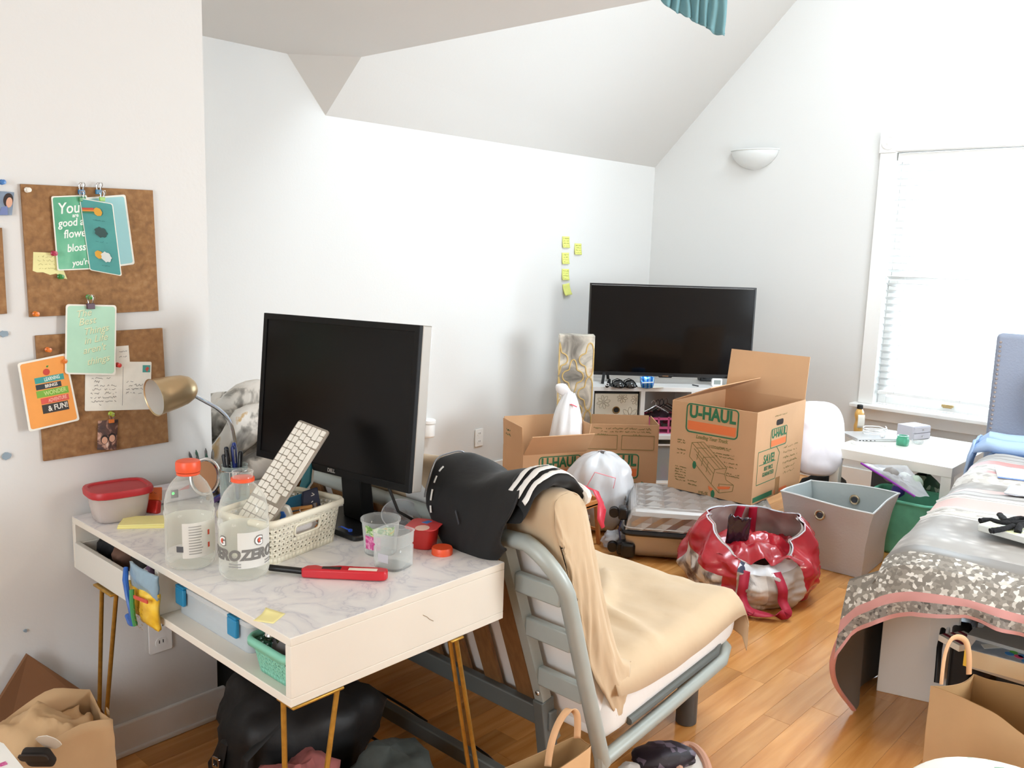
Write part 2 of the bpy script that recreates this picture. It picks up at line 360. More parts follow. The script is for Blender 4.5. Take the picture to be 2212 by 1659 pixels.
# floor: slab plus individually laid strips where the photograph shows them
FLO = bpy.data.materials.new('honey_oak_floor'); FLO.use_nodes = True
nt = FLO.node_tree; N = nt.nodes; L = nt.links; b = N['Principled BSDF']
b.inputs['Roughness'].default_value = .22; b.inputs['Coat Weight'].default_value = .35; b.inputs['Coat Roughness'].default_value = .12
tc = N.new('ShaderNodeTexCoord'); oi = N.new('ShaderNodeObjectInfo'); mp = N.new('ShaderNodeMapping'); mp.inputs['Scale'].default_value = (1.3, 16, 1)
ad = N.new('ShaderNodeVectorMath'); ad.operation = 'ADD'; mu = N.new('ShaderNodeVectorMath'); mu.operation = 'SCALE'; mu.inputs['Scale'].default_value = 37
cb_ = N.new('ShaderNodeCombineXYZ'); L.new(oi.outputs['Random'], cb_.inputs[0]); L.new(oi.outputs['Random'], cb_.inputs[1]); L.new(cb_.outputs[0], mu.inputs[0])
L.new(tc.outputs['Object'], mp.inputs[0]); L.new(mp.outputs[0], ad.inputs[0]); L.new(mu.outputs[0], ad.inputs[1])
n = N.new('ShaderNodeTexNoise'); n.inputs['Scale'].default_value = 1.6; n.inputs['Detail'].default_value = 5; n.inputs['Distortion'].default_value = .5; L.new(ad.outputs[0], n.inputs[0])
r = N.new('ShaderNodeValToRGB'); r.color_ramp.elements[0].position = .3; r.color_ramp.elements[1].position = .75
r.color_ramp.elements[0].color = (*lin('#c4823f'), 1); r.color_ramp.elements[1].color = (*lin('#e6a964'), 1); L.new(n.outputs[0], r.inputs[0])
hs = N.new('ShaderNodeHueSaturation'); L.new(r.outputs[0], hs.inputs['Color'])
mr = N.new('ShaderNodeMapRange'); mr.inputs[3].default_value = .80; mr.inputs[4].default_value = 1.16; L.new(oi.outputs['Random'], mr.inputs[0]); L.new(mr.outputs[0], hs.inputs['Value'])
L.new(hs.outputs[0], b.inputs['Base Color'])
SUB = ramp_mat('oak_floor_far', 'noise', [(.3, '#b98349'), (.7, '#d8a56e')], 2, .3, 0, (1.2, 14, 1), 0, .4)
fl = struct('floor', MB().box(((X0+XR)/2, (Y0+YL)/2, -.03), (XR-X0, YL-Y0, .058)), SUB, smooth=False)
random.seed(3); meshes = {}; PW = .095; npl = 0
y = -.62
while y < 2.95:
    x = .85-random.random()*.8
    while x < 5.6:
        Ln = random.choice((.7, .9, 1.1, 1.3, 1.5)); xe = x+Ln
        xs = max(x, .85)
        if xe-xs > .12 and npl < 298 and not (y > 2.44-PW and xs < XW) and not(y < .1 and xs < 1.2):
            k = round(xe-xs, 2)
            if k not in meshes:
                o_ = obj('plank', MB().box((0, 0, -.004), (k-.0012, PW-.0012, .008)), FLO, fl, smooth=False, bevel=0); meshes[k] = o_.data
            else:
                o_ = bpy.data.objects.new('plank', meshes[k]); COL.objects.link(o_); o_.parent = fl
            o_.location = (xs+k/2, y+PW/2, .0+random.uniform(-.0004, .0002)); npl += 1
        x = xe
    y += PW
# outlets, plug-in, sconce
def outlet(px, py, plane, n_, label):
    if plane == 'y': p = at(px, py, y=YL-.004); F = frame(p, (1,0,0), (0,0,1))
    else: p = at(px, py, y=YW-.003); F = frame(p, (1,0,0), (0,0,1))
    t = thing('wall_outlet', label, 'outlet', p); F2 = F.copy(); F2.translation = (0,0,0)
    mb = MB().prism(rrect(.072, .115, .006), 0, .006, F2); obj('cover_plate', mb, WHITE, t, bevel=.0015)
    for s_ in (-.026, .026):
        r_ = obj('receptacle', MB().prism([(x_, y_+s_) for x_, y_ in rrect(.034, .028, .012)], .006, .0085, F2), WHITE, t)
        mb = MB()
        for dx in (-.006, .006): mb.prism([(dx-.0012, s_-.002), (dx+.0012, s_-.002), (dx+.0012, s_+.008), (dx-.0012, s_+.008)], .0084, .0091, F2)
        obj('slot', mb, DARK, r_, smooth=False, kind='stuff')
    return t
outlet(1034, 945, 'y', 1, 'white double wall outlet low on the back wall beside the open carton')
outlet(345, 1368, 'w', 1, 'white double wall outlet under the desk')
p = at(919, 925, y=YL); t = thing('air_freshener', 'white plug-in air freshener on the back wall just right of the monitor', 'freshener', (p.x, p.y-.03, p.z))
obj('body', MB().lathe([(.030,-.05),(.038,-.04),(.038,.02),(.034,.032)], 20), WHITE, t)
obj('cap', MB().lathe([(.036,.034),(.042,.037),(.042,.055),(.034,.062),(0,.064)], 20, caps=(True, False)), WHITE, t)
obj('plug', MB().box((0,.02,-.02), (.03,.02,.04)), WHITE, t, bevel=.003)
SHD = mat('frosted_sconce_glass', '#e6e8e6', .35, trans=.15)
pc = at(1632, 326, x=XR); t = thing('wall_sconce', 'frosted white half-bowl wall sconce on the gable wall left of the window', 'sconce', (XR, pc.y, pc.z))
def bowl(u, v):
    a = -PI/2+PI*u; k = math.sin(v*PI/2); kk = 1-math.cos(v*PI/2)
    rr = .178*(max(0, 1-(1-v)**2.1))**.62
    return (-rr*.62*math.cos(a), -rr*math.sin(a), -.135*(1-v)**1.15)
obj('shade', MB().grid(bowl, 26, 14), SHD, t, solid=.006)
obj('rim', MB().tube([(-.178*.62*math.cos(-PI/2+PI*k/24), -.178*math.sin(-PI/2+PI*k/24), .002) for k in range(25)], .005, 6), SHD, t)
for s_ in (-1, 1): obj('screw', MB().lathe([(.005,-.004),(.005,.004),(0,.006)], 10, (-.018, s_*.160, -.014), Matrix.Rotation(-PI/2, 3, 'Y')), CHROME, t)
obj('wall_plate', MB().box((-.008, 0, -.05), (.014, .12, .09)), WHITE, t, bevel=.003)

SN = mat('lime_yellow_note', '#dfe27e', .8, var=.04, vscale=20); SNI = mat('note_ink', '#8a8f45', .9)
for k, (px, py, w_) in enumerate(((1222,523,'topmost sticky note of the column on the back wall left of the television'),(1221,558,'second sticky note from the top of the column on the back wall'),(1221,593,'third sticky note from the top of the column on the back wall'),(1223,625,'lowest sticky note of the column, curling and tilted, above the patterned panel'),(1248,538,'single sticky note set apart to the right of the note column'))):
    p = at(px, py, y=YL-.002); t = thing('sticky_note', w_, 'note', p, 0, 'lime sticky notes on the back wall'); an = (0,.02,-.02,.12,-.01)[k]; ca, sa = math.cos(an), math.sin(an)
    F = Matrix(((ca,0,-sa),(0,1,0),(sa,0,ca))); 
    obj('sheet', MB().grid(lambda u, v: F @ Vector(((u-.5)*.078, -.001-.014*(1-v)**2*(1.6 if k == 3 else .7), (v-.5)*.078)), 6, 8), SN, t, solid=.0006)
    for j in range(0 if k == 3 else 4): scribble(t, frame(F @ Vector((0,-.0035-.010*((j+.6)/4.4)**2*.75,.026-.017*j)), F @ Vector((1,0,0)), F @ Vector((0,-.12-.1*j/3,1)).normalized()), .058, .009, SNI, world=False, lw=.0022)
# ================================================================== CORK BOARDS AND PAPERS ON THE LEFT WALL
CORK = ramp_mat('cork', 'noise', [(.3, '#83603f'), (.55, '#997048'), (.8, '#ab865c')], 60, .9, 0, None, .25, .2, 5)
PAPER = mat('white_card', '#eeebe0', .7, var=.04, vscale=30)
def zp(x, y, k=2.552, ox=0, oy=370): return (ox+x/k, oy+y/k)
def wpts(px, off): return [at(a, b, y=YW-off) for a, b in px]      # TL, TR, BR, BL on the wall
def bil(c, u, v): return c[0].lerp(c[1], u).lerp(c[3].lerp(c[2], u), v)
class Sheet:
    """a card: four wall corners, thickness towards the room, rounded corners"""
    def __init__(s, px, off, th=.0015, r=.06, lift=(0,0,0,0)):
        s.c = [at(a, b, y=YW-off-l) for (a, b), l in zip(px, lift)]; s.th = th; s.r = r
        s.cen = bil(s.c, .5, .5); s.n = (s.c[1]-s.c[0]).cross(s.c[0]-s.c[3]).normalized()
        s.w = (s.c[1]-s.c[0]).length; s.h = (s.c[0]-s.c[3]).length
    def poly(s, pts, a, b):                     # pts in 0..1 from the top left
        n = len(pts); vs = [bil(s.c, u, v)+s.n*a for u, v in pts]+[bil(s.c, u, v)+s.n*b for u, v in pts]
        return MB().add(vs, [tuple(range(n-1, -1, -1)), tuple(range(n, 2*n))]+[(i, (i+1) % n, n+(i+1) % n, n+i) for i in range(n)])
    def body(s, a=0, b=None, ins=0):
        r_ = s.r; w_ = 1-2*ins; asp = s.w/s.h
        if r_ <= 0: pts = [(ins,1-ins),(1-ins,1-ins),(1-ins,ins),(ins,ins)]
        else: pts = [(.5+x, .5-y*1) for x, y in [(p_[0], p_[1]*asp) for p_ in rrect(w_, (1-2*ins*asp)/asp, r_)]]
        return s.poly(pts, a, s.th if b is None else b)
    def at(s, u, v, rot=0):
        F = frame(bil(s.c, u, v)+s.n*(s.th+.0004), s.c[1]-s.c[0], s.c[0]-s.c[3])
        return F @ Matrix.Rotation(rot, 4, 'Z')
    def disc(s, u, v, ru, rv=None, b=.0006, n=18, wob=0):
        rv = rv or ru*s.w/s.h
        return s.poly([(u+ru*(1+wob*math.cos(7*a))*math.cos(a), v-rv*(1+wob*math.cos(7*a))*math.sin(a)) for a in [2*PI*k/n for k in range(n)]], s.th, s.th+b)
def root(name, label, cat, loc, group=None): return thing(name, label, cat, loc, 0, group)
def corkboard(px, label):
    sh = Sheet(px, .001, .009, 0); o = obj('cork_board', sh.body(), CORK, bevel=.001); tag(o, label, 'cork board', 'cork tiles on the left wall'); return sh
B1 = corkboard([zp(108,70), zp(835,105), zp(868,768), zp(158,803)], 'upper cork tile with the green and teal cards clipped to it')
B2 = corkboard([zp(190,905), zp(888,863), zp(922,1490), zp(236,1596)], 'lower cork tile with postcards and the lamp in front of it')
corkboard([(-150, 484), (2, 492), (13, 677), (-140, 690)], 'cork tile mostly cut off at the edge of the wall beside the snapshot')
PINM = {}
def pin(x, y, col, word, off=.010, r=.0055):
    p = at(*zp(x, y), y=YW-off)
    m = mat('pin_'+word, col, .3); t = thing('push_pin', word, 'push pin', p, 0, 'push pins on the cork tiles')
    R = Matrix.Rotation(PI/2, 3, 'X')
    obj('head', MB().lathe([(r*1.25,.004),(r*1.25,.0055),(r*.7,.008),(r*.65,.014),(r*1.1,.018),(r*1.1,.020),(0,.021)], 12, (0,0,0), R, caps=(True, False)), m, t)
    obj('needle', MB().lathe([(.0006,-.006),(.0008,.005)], 6, (0,0,0), R), CHROME, t)
pin(145,103,'#e8e4d8','white push pin at the top left corner of the upper cork tile')
pin(190,785,'#e07a26','orange push pin at the bottom left corner of the upper cork tile')
pin(290,452,'#b03050','dark pink push pin holding the torn yellow note')
pin(326,580,'#2f7d35','green push pin below the torn yellow note')
pin(258,982,'#e0762a','orange push pin above the orange book card')
pin(343,1043,'#df7a30','orange push pin behind the corner of the mint card', .012)
pin(605,1335,'#a8bc3a','lime push pin above the small photo strip')
pin(642,1066,'#c23a34','red push pin between the postcards', .014)
pin(483,692,'#4a9a45','green push pin above the mint card clip')
pin(5,60,'#3f78b8','blue push pin above the snapshot at the wall edge', .002)
def clip(x, y, col, label, s=1, off=.012):
    p = at(*zp(x, y), y=YW-off); t = thing('binder_clip', label, 'clip', p, 0, 'small binder clips on the cards')
    w_ = .016*s; mb = MB().prism([(-w_/2,-.008*s),(w_/2,-.008*s),(w_/2,.004*s),(-w_/2,.004*s)], 0, .007*s, frame((0,0,0),(1,0,0),(0,0,1)))
    obj('spring', mb, mat('clip_'+col, col, .35), t, bevel=.001)
    for k in (0, 1):
        pts = [(-.004*s,-.002-.004*k,.004*s),(-.006*s,-.003-.012*k,.016*s),(-.003*s,-.004-.014*k,.022*s),(.003*s,-.004-.014*k,.022*s),(.006*s,-.003-.012*k,.016*s),(.004*s,-.002-.004*k,.004*s)]
        obj('wire_handle', MB().tube(pts, .0009, 6), CHROME, t)
# --- open greeting card: green page, pale blue page
GRN = ramp_mat('green_watercolour', 'noise', [(.35, '#4a9a78'), (.6, '#6fb894'), (.8, '#93cfae')], 9, .7, 0, None, 0, .5)
ga = Sheet([zp(281,138), zp(478,130), zp(505,540), zp(316,548)], .016, .0015, .05)
t = root('greeting_card', 'green watercolour greeting card with white brush lettering on the upper cork tile', 'card', ga.cen, 'greeting cards on the cork tiles')
obj('card_page', ga.body(), PAPER, t, world=True, smooth=False); obj('printed_face', ga.body(ga.th, ga.th+.0003, .035), GRN, t, world=True, smooth=False)
for k, (s_, sz, u, v) in enumerate((('You', .040, .44, .17), ('are', .014, .62, .265), ('good a', .028, .48, .36), ('flowe', .030, .56, .51), ('bloss', .028, .58, .70), ("you're", .022, .70, .90))):
    text(s_, sz, INKW, t, ga.at(u, v, .03), shear=.25, bold=.0004, world=True, sx=.85)
gb = Sheet([zp(450,146), zp(690,128), zp(742,512), zp(505,545)], .013, .0015, .05)
t = root('greeting_card', 'pale blue blank greeting card page behind the teal weather card', 'card', gb.cen, 'greeting cards on the cork tiles')
obj('card_page', gb.body(), PAPER, t, world=True, smooth=False); obj('printed_face', gb.body(gb.th, gb.th+.0003, .04), mat('pale_blue_card', '#9fcfd2', .7), t, world=True, smooth=False)
gc = Sheet([zp(438,146), zp(622,178), zp(672,578), zp(496,545)], .020, .0015, .06, (0, .05, .055, 0))
t = root('greeting_card', 'teal greeting card with rainbow, storm cloud and sun pictures sticking out from the tile', 'card', gc.cen, 'greeting cards on the cork tiles')
obj('card_page', gc.body(), PAPER, t, world=True, smooth=False); obj('printed_face', gc.body(gc.th, gc.th+.0003, .025), mat('teal_card', '#4e9c98', .65, var=.08, vscale=20), t, world=True, smooth=False)
gc.th += .0035
YEL = mat('sun_yellow', '#d9a33a', .7)
obj('printed_sun', gc.disc(.52,.15,.13,wob=.05), YEL, t, world=True, smooth=False)
for k, c_ in enumerate(('#c4503c', '#d98a3a', '#3f7f5a')):
    r0 = .30-.045*k
    obj('rainbow_stripe', gc.poly([(.05,.13+.025*k),(.40,.105+.025*k),(.42,.128+.025*k),(.05,.152+.025*k)], gc.th, gc.th+.0007), mat('rainbow_%d' % k, c_, .7), t, world=True, smooth=False)
obj('printed_cloud', gc.disc(.53,.43,.19,.07,wob=.12), mat('storm_grey', '#35504f', .7), t, world=True, smooth=False)
obj('printed_sun', gc.disc(.38,.75,.13,wob=.05), YEL, t, world=True, smooth=False)
obj('printed_cloud', gc.disc(.60,.765,.16,.07,.0009,wob=.12), mat('cloud_white', '#d5dcd8', .7), t, world=True, smooth=False)
for v in (.27, .56, .89): scribble(t, gc.at(.52, v), .03, .004, mat('card_caption', '#2f6a68', .7))
clip(445,110,'#2f6f9c','blue binder clip at the top of the green card'); clip(541,110,'#2f7aa0','blue binder clip on the pale blue card'); clip(560,150,'#8dbb45','lime binder clip gripping the teal card', .9, .03); clip(448,152,'#3f8a4c','green binder clip under the blue clip on the green card', .9, .02)
# torn yellow note
nt_ = Sheet([zp(183,445), zp(310,450), zp(372,595), zp(180,552)], .0105, .0006, 0)
NOTE = mat('yellow_note_paper', '#e9e3a4', .8, var=.05, vscale=20)
o = obj('torn_note', nt_.poly([(0,0),(1,0),(1.0,.55),(.99,1),(.85,1.0),(.7,.86),(.5,.98),(.3,.93),(.12,1.0),(0,.97)][::-1], 0, .0006), NOTE, smooth=False)
o2 = thing('torn_note', 'torn yellow scribbled note pinned low on the upper cork tile', 'note', nt_.cen)
me = o.data; [setattr(v, 'co', v.co-nt_.cen) for v in me.vertices]; o.parent = o2; o.name = 'sheet'
for k in range(4): scribble(o2, nt_.at(.45, .18+.17*k), .04, .006, mat('pencil_line', '#b9b377', .9))
# mint card
mc = Sheet([zp(362,732), zp(641,738), zp(636,1123), zp(357,1118)], .024, .0015, .06, (0,0,.004,.004))
t = root('greeting_card', 'pale mint greeting card with cream script clipped between the two cork tiles', 'card', mc.cen, 'greeting cards on the cork tiles')
obj('card_page', mc.body(), PAPER, t, world=True, smooth=False); obj('printed_face', mc.body(mc.th, mc.th+.0003, .03), mat('mint_card', '#b3dcc2', .65, var=.05, vscale=14), t, world=True, smooth=False)
GOLDINK = mat('cream_script', '#e3e6bf', .5); SHINK = mat('script_edge', '#8fae93', .6)
for k, (s_, u, v) in enumerate((('The', .33, .13), ('Best', .40, .24), ('Things', .58, .36), ('in Life', .58, .49), ("aren't", .55, .63), ('things', .63, .79))):
    text(s_, .026, SHINK, t, mc.at(u+.008, v+.006, .2), shear=.4, world=True, thick=.0003); text(s_, .026, GOLDINK, t, mc.at(u, v, .2), shear=.4, world=True, thick=.0006)
clip(496,738,'#4a2338','dark plum binder clip holding the mint card', 1.25, .026)
# orange card
oc = Sheet([zp(95,1058), zp(362,1003), zp(438,1372), zp(160,1437)], .022, .0015, .05, (.004,0,0,.006))
t = root('greeting_card', 'orange greeting card with a stack of colourful books and an apple', 'card', oc.cen, 'greeting cards on the cork tiles')
obj('card_page', oc.body(), PAPER, t, world=True, smooth=False); obj('printed_face', oc.body(oc.th, oc.th+.0003, .04), mat('orange_card', '#f0a04e', .65, var=.06, vscale=12), t, world=True, smooth=False)
def rc(u0, v0, u1, v1, c_, nm): return obj('printed_book', oc.poly([(u0,v1),(u1,v1+.012),(u1,v0+.012),(u0,v0)], oc.th, oc.th+.0007), mat(nm, c_, .7), t, world=True, smooth=False)
rows = (('LEARNING', '#3f9c97', .27, .86, .26, .345, '#d9efe6'), ('BRINGS', '#333b40', .27, .78, .36, .435, '#e8e4da'), ('WONDER', '#7db043', .26, .90, .45, .55, '#c9e08f'), ('ADVENTURE', '#dc5a4e', .32, .88, .565, .65, '#f3b5a5'), ('& FUN!', '#3a3533', .32, .84, .66, .79, '#efe9de'))
for s_, c_, u0, u1, v0, v1, tc_ in rows:
    rc(u0, v0, u1, v1, c_, 'book_'+s_.lower().strip('&! '))
    text(s_, (v1-v0)*oc.h*.86, mat('booktext_'+s_.lower().strip('&! '), tc_, .7), t, oc.at((u0+u1)/2+.05, (v0+v1)/2+.006, 0), bold=.0003, sx=.62 if len(s_) > 7 else .8, world=True, thick=.0011)
obj('printed_apple', oc.disc(.53,.205,.07), mat('apple_red', '#c8402f', .6), t, world=True, smooth=False)
obj('printed_leaf', oc.poly([(.54,.135),(.56,.115),(.60,.12),(.57,.145)][::-1], oc.th, oc.th+.0007), mat('leaf_green', '#4d8a3a', .7), t, world=True, smooth=False)
# postcards
p2 = Sheet([zp(640,965), zp(708,960), zp(716,1060), zp(640,1060)], .0105, .0006, 0)
t = root('postcard', 'small white card peeking out above the written postcard', 'postcard', p2.cen); obj('sheet', p2.body(), PAPER, t, world=True, smooth=False)
for k in range(2): scribble(t, p2.at(.55, .3+.3*k), .024, .005, INK)
p1 = Sheet([zp(470,1050), zp(835,1050), zp(828,1312), zp(467,1322)], .012, .0008, .02)
t = root('postcard', 'cream handwritten postcard with a small stamp on the lower cork tile', 'postcard', p1.cen); obj('sheet', p1.body(), PAPER, t, world=True, smooth=False)
HAND = mat('handwriting', '#8d8b88', .9)
for k in range(8): scribble(t, p1.at(.27-(.1 if k in (1, 7) else 0), .32+.08*k), .07-(.045 if k in (1, 7) else 0), .0075, HAND)
for k in range(4): scribble(t, p1.at(.76-(.08 if k == 0 else 0), .40+.08*k), .055-(.03 if k == 0 else 0), .0075, HAND)
obj('divider_line', p1.poly([(.555,.9),(.56,.9),(.56,.1),(.555,.1)], p1.th, p1.th+.0003), HAND, t, world=True, smooth=False)
st = obj('stamp', p1.poly([(.86,.22),(.98,.22),(.98,.07),(.86,.07)], p1.th, p1.th+.0004), mat('stamp_teal', '#4f9c94', .7), t, world=True, smooth=False)
obj('stamp_picture', p1.poly([(.90,.15),(.93,.21),(.965,.13),(.93,.10)], p1.th+.0003, p1.th+.0007), mat('stamp_red', '#c85548', .7), st, smooth=False).location = -p1.cen
st.children[0].location = -p1.cen
PH = ramp_mat('dark_photo_print', 'noise', [(.3, '#2b1d1a'), (.5, '#5c3a30'), (.62, '#c79a84'), (.75, '#efe2d4')], 34, .35, 0, None, 0, 1)
ps = Sheet([zp(540,1376), zp(651,1368), zp(641,1535), zp(535,1535)], .012, .0006, 0, (0,0,.008,.008))
t = root('photo', 'small dark photo strip of two people hanging low on the lower cork tile', 'photo', ps.cen); obj('print', ps.body(), PH, t, world=True, smooth=False)
SKIN = mat('photo_skin', '#d9a78c', .6); HAIR = mat('photo_hair', '#2a1a16', .6)
for u, v in ((.36,.68),(.74,.62)):
    obj('printed_hair', ps.disc(u, v-.03, .2, .16), HAIR, t, world=True, smooth=False); obj('printed_face', ps.disc(u, v, .15, .12, .0009), SKIN, t, world=True, smooth=False)
clip(612,1372,'#dd7a35','orange binder clip on the small photo strip', .9, .014)
pe = Sheet([(-34, 410), zp(78,116), zp(66,242), (-36, 466)], .004, .0006, 0, (0,.006,.006,0))
t = root('photo', 'colour snapshot of a person in a blue top at the cut-off edge of the wall', 'photo', pe.cen); obj('print', pe.body(), mat('snapshot_background', '#7d8ea2', .4, var=.3, vscale=30), t, world=True, smooth=False)
obj('printed_hair', pe.disc(.82,.35,.17,.3), HAIR, t, world=True, smooth=False); obj('printed_face', pe.disc(.86,.45,.11,.22,.0009), SKIN, t, world=True, smooth=False); obj('printed_shirt', pe.poly([(.55,.98),(.85,.98),(.80,.6),(.6,.66)], pe.th, pe.th+.0011), mat('snapshot_shirt', '#6f7fae', .6), t, world=True, smooth=False)
for px_, py_, s_ in ((8, 721, 1), (14, 985, 1.1), (54, 1362, .45)):
    p = at(px_, py_, y=YW-.002); mb = MB().prism([(.010*s_*(1+.4*nz(k*1.7, px_))*math.cos(k*PI/5), .009*s_*(1+.5*nz(px_, k*1.3))*math.sin(k*PI/5)) for k in range(10)], 0, .004, frame((0,0,0),(1,0,0),(0,0,1)))
    o = obj('putty_blob', mb, mat('grey_blue_putty', '#8fa0ac', .8)); o.location = p
    tag(o, {8: 'grey-blue putty blob on the wall left of the mint card', 14: 'grey-blue putty blob on the wall below the orange card', 54: 'tiny dark speck of putty low on the wall under the desk side'}[px_], 'putty')
# ================================================================== DESK
LAM = mat('white_laminate', '#e3dccf', .45, var=.02, vscale=6)
GOLDLEG = mat('gold_leg', '#b98f3f', .38, .75, var=.15, vscale=60)
MARBLE = bpy.data.materials.new('marble_film'); MARBLE.use_nodes = True
nt = MARBLE.node_tree; N = nt.nodes; L = nt.links; b = N['Principled BSDF']; b.inputs['Roughness'].default_value = .32
tc = N.new('ShaderNodeTexCoord'); n1 = N.new('ShaderNodeTexNoise'); n1.inputs['Scale'].default_value = 7; n1.inputs['Detail'].default_value = 7; n1.inputs['Distortion'].default_value = 1.6
L.new(tc.outputs['Object'], n1.inputs[0]); r = N.new('ShaderNodeValToRGB'); L.new(n1.outputs[0], r.inputs[0])
e = r.color_ramp.elements; e[0].position = .40; e[0].color = (*lin('#ece9e6'), 1); e[1].position = .62; e[1].color = (*lin('#efedea'), 1)
x = e.new(.49); x.color = (*lin('#e2e0e0'), 1); x = e.new(.505); x.color = (*lin('#cfced2'), 1); x = e.new(.522); x.color = (*lin('#e3e1e1'), 1)
L.new(r.outputs[0], b.inputs['Base Color'])
dx0, dx1, dy0, dy1, dzt, dzb = .905, 1.515, 1.378, 2.425, .76, .615
desk = thing('desk', 'white writing desk with marble film top, open front cubbies and gold hairpin legs', 'desk', (1.21, 1.9, 0))
T = .018
def dbox(n_, x0, x1, y0, y1, z0, z1, m=LAM, par=desk, bevel=.0015):
    o0 = par.location if par is desk else desk.location
    return obj(n_, MB().box(((x0+x1)/2-1.21, (y0+y1)/2-1.9, (z0+z1)/2), (x1-x0, y1-y0, z1-z0)), m, par, bevel=bevel)
dbox('top_panel', dx0, dx1, dy0, dy1, dzt-T, dzt-.0008)
dbox('marble_top', dx0+.001, dx1-.001, dy0+.001, dy1-.001, dzt-.0008, dzt, MARBLE, bevel=0)
dbox('bottom_panel', dx0, dx1, dy0, dy1, dzb, dzb+T)
dbox('side_panel', dx0, dx1, dy0, dy0+T, dzb+T, dzt-T); dbox('side_panel', dx0, dx1, dy1-T, dy1, dzb+T, dzt-T)
dbox('back_panel', dx1-.012, dx1, dy0+T, dy1-T, dzb+T, dzt-T); dbox('divider', dx0, dx1-.012, 1.925, 1.943, dzb+T, dzt-T)
dr = dbox('drawer', dx0-.004, dx0+.010, 1.946, dy1-T-.002, dzb+.003, .692, mat('frosted_drawer_front', '#d9d6cd', .5))
dbox('drawer_bottom', dx0+.01, dx1-.05, 1.95, dy1-T-.006, dzb+T+.001, dzb+T+.006, LAM, dr); dbox('drawer_side', dx0+.01, dx1-.05, 1.946, 1.952, dzb+T+.006, .690, LAM, dr); dbox('drawer_side', dx0+.01, dx1-.05, dy1-T-.01, dy1-T-.004, dzb+T+.006, .690, LAM, dr)
# faint scratch on the end panel
p = at(928, 1334, y=dy0-.0006); obj('scratch', MB().tube([p-desk.location+Vector(q) for q in ((-.02,0,.012),(-.008,0,.004),(0,0,-.004),(.012,0,-.012))], .0007, 4), mat('scratch_brown', '#a08c72', .8), desk)
for (tx, ty), (ax, ay), (bx_, by_) in (((.93,1.41),(.918,1.425),(1.022,1.385)), ((1.49,1.41),(1.36,1.386),(1.352,1.40)), ((.93,2.38),(.912,2.262),(.912,2.175)), ((1.49,2.38),(1.40,2.40),(1.49,2.30))):
    ex = .03 if tx > 1.2 else -.0
    foot = Vector((tx+ex-1.21, ty-1.9+(.02 if (tx > 1.2 and ty < 2) else 0), .006))
    if tx > 1.2 and ty < 2: foot = Vector((1.505-1.21, 1.415-1.9, .006))
    a = Vector((ax-1.21, ay-1.9, dzb)); c = Vector((bx_-1.21, by_-1.9, dzb)); s_ = (a-c).normalized()*.012
    lg = obj('leg', MB().tube([a, a.lerp(foot+s_, .97), foot+s_, foot, foot-s_, c.lerp(foot-s_, .97), c], .0058, 8), GOLDLEG, desk)
    m_ = (a+c)/2; obj('mounting_plate', MB().box((m_.x, m_.y, dzb-.003), (max(.04, abs(a.x-c.x)+.02), max(.04, abs(a.y-c.y)+.02), .006)), GOLDLEG, lg, bevel=.002)
# ---- things in the cubbies
def blob(name, label, cat, loc, size, m, seed=1, amp=.25, n=14, group=None, rz=0, sc=1.6, sq=2.6):
    """a soft crumpled lump resting on its base"""
    t = thing(name, label, cat, loc, rz, group); mb = MB()
    def f(u, v):
        a, e_ = 2*PI*u, PI*(v-.5); ca, sa, ce, se = math.cos(a), math.sin(a), math.cos(e_), math.sin(e_)
        q = lambda c_: math.copysign(abs(c_)**(2/sq), c_)
        d = Vector((q(ca)*q(ce), q(sa)*q(ce), q(se))); k = 1+amp*noise.fractal(d*sc+Vector((seed*3.1, seed, 0)), 1, 2, 3)
        return Vector((d.x*k*size[0]/2, d.y*k*size[1]/2, max(0, (d.z*k*.98+1)*size[2]/2)))
    mb.grid(f, n*2, n, cu=True); obj('body', mb, m, t, ang=80); return t
DB = dzb+T+.007
blob('pouch', 'black soft pouch at the wall end of the desk drawer', 'pouch', (1.01, 2.34, DB), (.13,.09,.085), mat('black_fabric', '#17181a', .8, bump=.2, bscale=80), 2, .2)
blob('pouch', 'brown fabric pouch in the middle of the desk drawer', 'pouch', (1.0, 2.24, DB), (.13,.075,.082), mat('brown_fabric', '#6a4c3d', .8, bump=.2, bscale=80), 3, .2)
blob('sock', 'dark olive knitted sock in the desk drawer beside the white ruler', 'sock', (1.01, 2.155, DB), (.12,.07,.082), mat('dark_olive', '#2b2620', .85, var=.3, vscale=40), 4, .3)
t = thing('ruler', 'white plastic ruler sticking out of the desk drawer', 'ruler', (.945, 2.10, .70), 0); obj('blade', MB().bar((-.02,-.035,-.01),(.16,.05,.018), .022, .003), WHITE, t, bevel=.0008); obj('tick_marks', MB().bar((.0,-.022,-.004),(.15,.047,.019), .004, .0008), INK, t, smooth=False)
blob('pencil_case', 'purple pencil case in the desk drawer near the divider', 'pencil case', (1.0, 2.06, DB), (.12,.065,.08), mat('purple_cloth', '#6d5570', .7), 5, .15)
blob('cable_bundle', 'black cable bundle at the divider end of the desk drawer', 'cable', (1.07, 1.99, DB), (.13,.06,.09), mat('black_cable', '#131313', .5), 6, .35)
